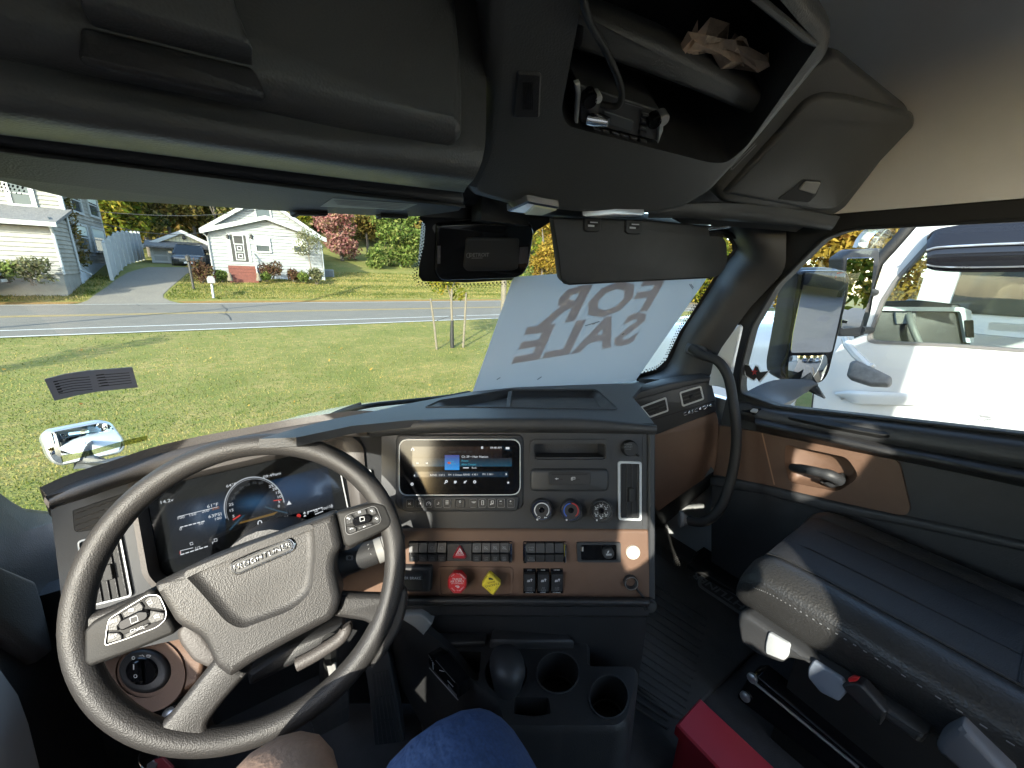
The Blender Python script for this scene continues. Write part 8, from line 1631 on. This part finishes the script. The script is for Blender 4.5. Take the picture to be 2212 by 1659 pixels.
# ================================================================== NEIGHBOURING TRUCKS
nt_ = thing('semi_truck', 'white semi truck parked alongside, its side window and mirrors beside our passenger window', 'truck', (4.2, 0, 0))
XN = 3.0
FN = Frame((XN, 0, 2), (-1, 0, 0))
nwin = rquad(pp(cE, [(1150, 935), (1240, 700), (1330, 560), (1545, 330), (1640, 250), (2600, 180), (2900, 1100), (2212, 1032), (1700, 995), (1200, 975), (1158, 962)]), [4, 6, 6, 6, 10, 4, 4, 4, 4, 6, 6], 4)
nwo = [(x + (1.0 if True else 0)*dx, y+dy) for (x, y), dx, dy in zip(nwin, [0]*len(nwin), [0]*len(nwin))]
ccx = sum(p[0] for p in nwin)/len(nwin); ccy = sum(p[1] for p in nwin)/len(nwin)
nwo = [(ccx+(x-ccx)*1.045, ccy+(y-ccy)*1.075) for x, y in nwin]
side = pp(cE, [(750, 1290), (740, 1260), (960, 985), (1105, 930), (1150, 780), (1175, 640), (1240, 445), (1380, 290), (1500, 150), (1620, 20), (1760, -200), (3300, -400), (3600, 2400), (700, 2400)])
W = MB(); W.plate(FN, side, [nwo], 0, -.06); W.build('cab_side', m_white, nt_, 0)
W = MB(); W.ring(FN, nwo, nwin, .004, -.05); W.build('window_frame', mat('grey_window_rubber', (.13, .125, .12), .6), nt_, 30)
m_nglass = glassmat('tinted_side_glass', (.86, .90, .88), 1.0)
W = MB(); W.pad(FN, nwin, -.03, -.034); W.build('window_glass', m_nglass, nt_, 0)
W = MB(); W.strokes(FN, [pp(cE, [(762, 1290), (745, 1450), (730, 1700)])], 3.2, .003); W.build('door_seam', m_rubber, nt_, 0)
# raised bright edge: rolled lower door skin
W = MB(); W.shell([[oX(*cE(x, y), v) for x, y, v in r] for r in ([(910, 1330, 2.99), (1010, 1318, 2.97), (1100, 1322, 2.965), (1500, 1340, 2.965)], [(905, 1342, 2.985), (1010, 1345, 2.96), (1100, 1348, 2.955), (1500, 1366, 2.955)], [(960, 1365, 2.99), (1020, 1400, 2.975), (1100, 1410, 2.965), (1500, 1420, 2.965)])], .02, 3, 3); W.build('door_crease', m_white, nt_, 60)
# cab front, windshield, roof, back
zr = 3.25
W = MB()
ap = [oX(*cE(*p), XN+.02) for p in ((1150, 780), (1175, 640), (1240, 445), (1380, 290), (1500, 150), (1620, 20))]
W.grid([ap, [p+Vector((.25, .22, .0)) for p in ap], [p+Vector((1.1, .42, 0)) for p in ap], [p+Vector((1.95, .22, 0)) for p in ap], [p+Vector((2.2, 0, 0)) for p in ap]]); W.build('windshield', m_nglass, nt_, 60)
W = MB(); W.tube(cr([p+Vector((-.0, .03, 0)) for p in ap], 3), .03, 8); W.build('a_pillar_trim', m_rubber, nt_, 60)
W = MB(); W.box2((XN+.06, -1.62, 1.0), (XN+2.2, -1.56, 3.2)); W.build('cab_back', m_white, nt_, 0)
W = MB(); W.shell([[Vector((x, y, z)) for x in (XN+.0, XN+.3, XN+1.1, XN+1.9, XN+2.2)] for y, z in ((-1.6, 3.3), (-.6, 3.34), (.1, 3.22), (.5, 3.02))], .03, 3, 3); W.build('cab_roof', m_white, nt_, 60)
W = MB(); W.box2((XN+2.14, -1.6, .9), (XN+2.2, .9, 2.15)); W.box2((XN+2.14, -1.6, 2.9), (XN+2.2, .6, 3.25)); W.build('far_side', m_white, nt_, 0)
# hood and fender
W = MB(); W.shell([[Vector((x, y, z)) for x, y, z in r] for r in (
  [(3.02, .95, 1.2), (3.02, .95, 2.0), (3.08, .95, 2.20), (3.4, .98, 2.27), (4.1, 1.0, 2.30), (4.8, .98, 2.27), (5.15, .95, 2.15)],
  [(3.06, 1.8, 1.2), (3.06, 1.8, 1.95), (3.12, 1.8, 2.12), (3.42, 1.8, 2.17), (4.1, 1.8, 2.2), (4.8, 1.8, 2.17), (5.1, 1.8, 2.05)],
  [(3.12, 2.6, 1.2), (3.12, 2.6, 1.85), (3.2, 2.6, 2.0), (3.5, 2.6, 2.04), (4.1, 2.6, 2.06), (4.7, 2.6, 2.04), (5.0, 2.6, 1.95)],
  [(3.25, 3.1, 1.2), (3.25, 3.1, 1.6), (3.35, 3.1, 1.75), (3.6, 3.12, 1.8), (4.1, 3.14, 1.82), (4.6, 3.12, 1.8), (4.9, 3.1, 1.7)],
  [(3.3, 3.15, 1.0), (3.3, 3.16, 1.2), (3.4, 3.17, 1.3), (3.6, 3.19, 1.35), (4.1, 3.2, 1.35), (4.6, 3.19, 1.35), (4.85, 3.15, 1.3)])], .03, 3, 4); W.build('hood', m_white, nt_, 60)
W = MB(); W.box2((3.3, 3.16, .7), (4.9, 3.3, 1.15)); W.build('bumper', m_chrome, nt_, 0)
W = MB(); W.box2((3.6, 3.22, 1.0), (4.6, 3.26, 1.75)); W.build('grille', m_chrome, nt_, 0)
for yy in (2.2, ): 
    W = MB(); W.lathe((3.05, yy, .55), (-1, 0, 0), [(.35, -.25), (.54, -.22), (.55, -.02), (.5, .02), (.3, .03), (.28, -.05), (.1, -.04), (0, -.04)], 28); W.build('wheel', m_tyre, nt_, 40)
W = MB(); W.box2((3.3, -4.5, .75), (3.55, -1.6, .98)); W.box2((4.65, -4.5, .75), (4.9, -1.6, .98)); W.build('chassis_rail', m_rubber, nt_, 0, kind='stuff')
# chrome visor over the windshield edge
W = MB(); W.shell([[oX(*cE(x, y), v) for x, y, v in r] for r in ([(1055, 330, 3.05), (1090, 260, 3.05), (1180, 195, 3.05), (1420, 165, 3.05)], [(1130, 330, 3.4), (1150, 270, 3.4), (1230, 210, 3.4), (1440, 175, 3.4)])], .02, 4, 2); W.build('sun_visor', m_chrome, nt_, 60)
# smoked rain guard over the side window
m_smoke = mat('smoked_rain_guard', (.01, .01, .012), .07, rvar=.02)
rg = []
for x, y0, y1 in ((1540, 250, 470), (1600, 205, 488), (1720, 180, 497), (1900, 160, 500), (2212, 140, 496), (2600, 130, 490), (2900, 130, 480)):
    rg.append([oX(*cE(x, y0+(y1-y0)*t), XN-.01-.10*sin(pi*min(1, t*.75))-.02) for t in (0, .2, .45, .7, .9, 1)])
W = MB(); W.shell(rg, .006, 2, 3); W.build('rain_guard', m_smoke, nt_, 60)
W = MB(); W.tube(cr([rg[k][2]+Vector((-.006, 0, 0)) for k in range(len(rg))], 4), .006, 6); W.tube(cr([rg[k][4]+Vector((-.006, 0, 0)) for k in range(len(rg))], 4), .004, 6); W.build('guard_reflection', m_silver, nt_, 60, kind='stuff')  # silver tubes standing in for the bright stripes reflected in the guard
# lower mirror on its strut
FNw = Frame((2.82, 0, 2), (-1, -.15, .25))
W = MB(); W.pad(FNw, rquad(pp(cE, [(985, 1215), (1012, 1120), (1050, 1108), (1165, 1158), (1298, 1225), (1302, 1262), (1280, 1290), (1150, 1285), (1010, 1240)]), 5, 4), .03, -.08, .02); lm = W.build('hood_mirror', mat('weathered_grey_plastic', (.10, .10, .10), .6, var=(30, .3)), nt_, 50)
W = MB(); W.tube([oX(*cE(x, y), v) for x, y, v in ((975, 955, 2.85), (990, 1000, 2.83), (1050, 1070, 2.80), (1140, 1155, 2.76), (1175, 1140, 2.76))], [.018, .02, .022, .02, .012], 8); W.build('mirror_strut', m_white, lm, 40)
# upright mirror
FNm = Frame(oX(*cE(1080, 640), 2.55), (-.55, -.85, 0))
W = MB(); W.pad(FNm, rquad(pp(cE, [(955, 400), (1040, 338), (1222, 332), (1218, 440), (1160, 700), (1110, 760), (1112, 880), (1085, 945), (935, 945), (930, 905), (955, 640)]), 6, 4), .0, -.08, .012); um = W.build('door_mirror', m_panel, nt_, 50)
W = MB(); W.pad(FNm, rquad(pp(cE, [(985, 402), (1172, 398), (1150, 640), (1075, 880), (945, 893), (955, 700)]), 5, 4), .004, -.003, .001); W.build('mirror_glass', m_mirror, um, 0)
W = MB(); W.tube([oX(*cE(1090, 640), 2.58), oX(*cE(1180, 640), 2.98)], .02, 8); W.tube([oX(*cE(1080, 900), 2.6), oX(*cE(1150, 900), 2.98)], .02, 8); W.build('mirror_bracket', m_rubber, um, 40, kind='stuff')
# small lettering on the door
tsz = 26/2.765*K
FNt = FN
W = MB(); W.strokes(FNt, [pp(cE, [(1905, 1488), (1985, 1498), (1988, 1506), (1910, 1496), (1905, 1488)])], 1.6, .003); W.build('door_badge', m_dimprint, nt_, 0)
for s_, x, y, h in (('D2M', 1940, 1520, 26), ('TRUCK SALES', 1935, 1545, 13), ('ALLENTOWN PA', 1930, 1562, 13), ('3514', 1920, 1580, 13)): text('lettering', s_ if s_ != 'ALLENTOWN PA' else 'TRUCK CENTER', FNt, *cE(x, y), h/2.765*K*.8, m_dimprint, nt_, (1, .06), .003)
# interior seen through its window
W = MB(); W.box2((3.06, -1.5, 1.1), (5.1, .9, 1.45)); W.build('cab_floor', m_rubber, nt_, 0)
FNi = Frame((3.55, 0, 2), (-1, -.55, .1))
m_pale = mat('pale_blue_trim', (.5, .56, .62), .5)
o_ = rquad(pp(cE, [(1215, 738), (1780, 742), (1840, 765), (1860, 985), (1805, 985), (1770, 790), (1760, 770), (1215, 765)]), 2, 2); W = MB(); W.pad(FNi, o_, .01, -.03); W.build('dash_trim', m_pale, nt_, 0)
W = MB(); W.pad(FNi, pp(cE, [(1180, 700), (1500, 690), (1780, 720), (1850, 780), (1870, 1150), (1150, 1150), (1150, 900)]), -.02, -.3, .01); W.build('dash_block', m_dark, nt_, 40)
W = MB(); W.pad(FNi, rquad(pp(cE, [(1320, 775), (1465, 780), (1468, 850), (1330, 858)]), 3, 3), .0, -.03, .002); W.build('gauge_screen', emat('pale_gauge_screen', (.3, .42, .55), .35), nt_, 0)
W = MB(); W.pad(FNi, rquad(pp(cE, [(1790, 830), (1850, 830), (1855, 950), (1800, 950)]), 2, 2), .02, 0, .002); W.build('vent_block', m_gloss, nt_, 0)
c_ = oX(*cE(1500, 890), 3.3)
nd = Vector((-.1, -.85, .5)).normalized(); u_ = Vector((1, 0, 0)); v_ = nd.cross(u_)
W = MB(); W.tube([c_+(u_*cos(2*pi*k/40)+v_*sin(2*pi*k/40))*.22+Vector((.15, 0, -.04)) for k in range(40)], .017, 10, closed=True); W.tube([c_+Vector((.15, 0, -.04)), c_+Vector((.15, .3, -.25))], .05, 10); W.build('steering_wheel', mat('grey_wheel', (.16, .17, .165), .5), nt_, 180, kind=None)
W = MB(); W.box2((3.25, -1.0, 1.45), (3.75, -.35, 1.9)); W.box2((3.25, -1.1, 1.9), (3.75, -.9, 2.6)); W.build('seat', mat('grey_green_seat', (.16, .17, .16), .8), nt_, 0)
W = MB(); W.box2((4.4, -1.0, 1.45), (4.9, -.35, 1.9)); W.box2((4.4, -1.1, 1.9), (4.9, -.9, 2.6)); W.build('seat', mat('grey_green_seat', (.16, .17, .16), .8), nt_, 0)
W = MB(); W.box2((5.06, -1.4, 2.2), (5.1, .4, 2.26)); W.build('far_sill', m_white, nt_, 0)
# another white truck further along the row
n2 = thing('semi_truck', 'white truck further along the row with its hood and chrome bumper showing past the mirror', 'truck', (8.2, 2, 0))
W = MB(); W.shell([[Vector((x, y, z)) for x, y, z in r] for r in (
  [(7.0, 1.2, 1.0), (7.0, 1.2, 1.9), (7.1, 1.2, 2.1), (7.6, 1.2, 2.16), (8.2, 1.2, 2.18), (9.0, 1.2, 2.1), (9.3, 1.2, 1.6)],
  [(7.05, 2.6, 1.0), (7.05, 2.6, 1.8), (7.15, 2.6, 1.95), (7.6, 2.6, 2.0), (8.2, 2.6, 2.02), (9.0, 2.6, 1.95), (9.25, 2.6, 1.5)],
  [(7.15, 4.0, 1.0), (7.15, 4.0, 1.5), (7.3, 4.0, 1.65), (7.7, 4.0, 1.7), (8.2, 4.0, 1.7), (8.8, 4.0, 1.65), (9.1, 4.0, 1.4)],
  [(7.3, 4.3, .9), (7.3, 4.3, 1.0), (7.4, 4.3, 1.1), (7.7, 4.3, 1.15), (8.2, 4.3, 1.15), (8.7, 4.3, 1.1), (9.0, 4.3, 1.0)])], .03, 3, 4); W.build('hood', m_white, n2, 60)
W = MB(); W.box2((7.1, 4.28, .6), (9.3, 4.45, 1.05)); W.build('bumper', m_chrome, n2, 0)
W = MB(); W.box2((7.0, -1.5, .9), (9.3, 1.2, 3.3)); W.build('cab_body', m_white, n2, 0)
W = MB(); W.box2((7.1, 1.205, 2.25), (9.2, 1.22, 3.05)); W.box2((6.985, -.6, 2.25), (6.998, .9, 2.95)); W.build('cab_windows', m_carglass, n2, 0, kind='stuff')
W = MB(); W.lathe((7.1, 3.0, .55), (-1, 0, 0), [(.35, -.25), (.54, -.22), (.55, -.02), (.5, .02), (.3, .03), (0, .0)], 24); W.build('wheel', m_tyre, n2, 40)
hm_ = oD(1430, 752, 5.0)
W = MB(); W.box(hm_, .05, .12, .2); W.build('hood_mirror', m_rubber, n2, 0); W = MB(); W.tube([hm_, hm_+Vector((.1, .0, .2)), hm_+Vector((.3, -.1, -.1))], .012, 6); W.build('mirror_stem', m_chrome, n2, 60)
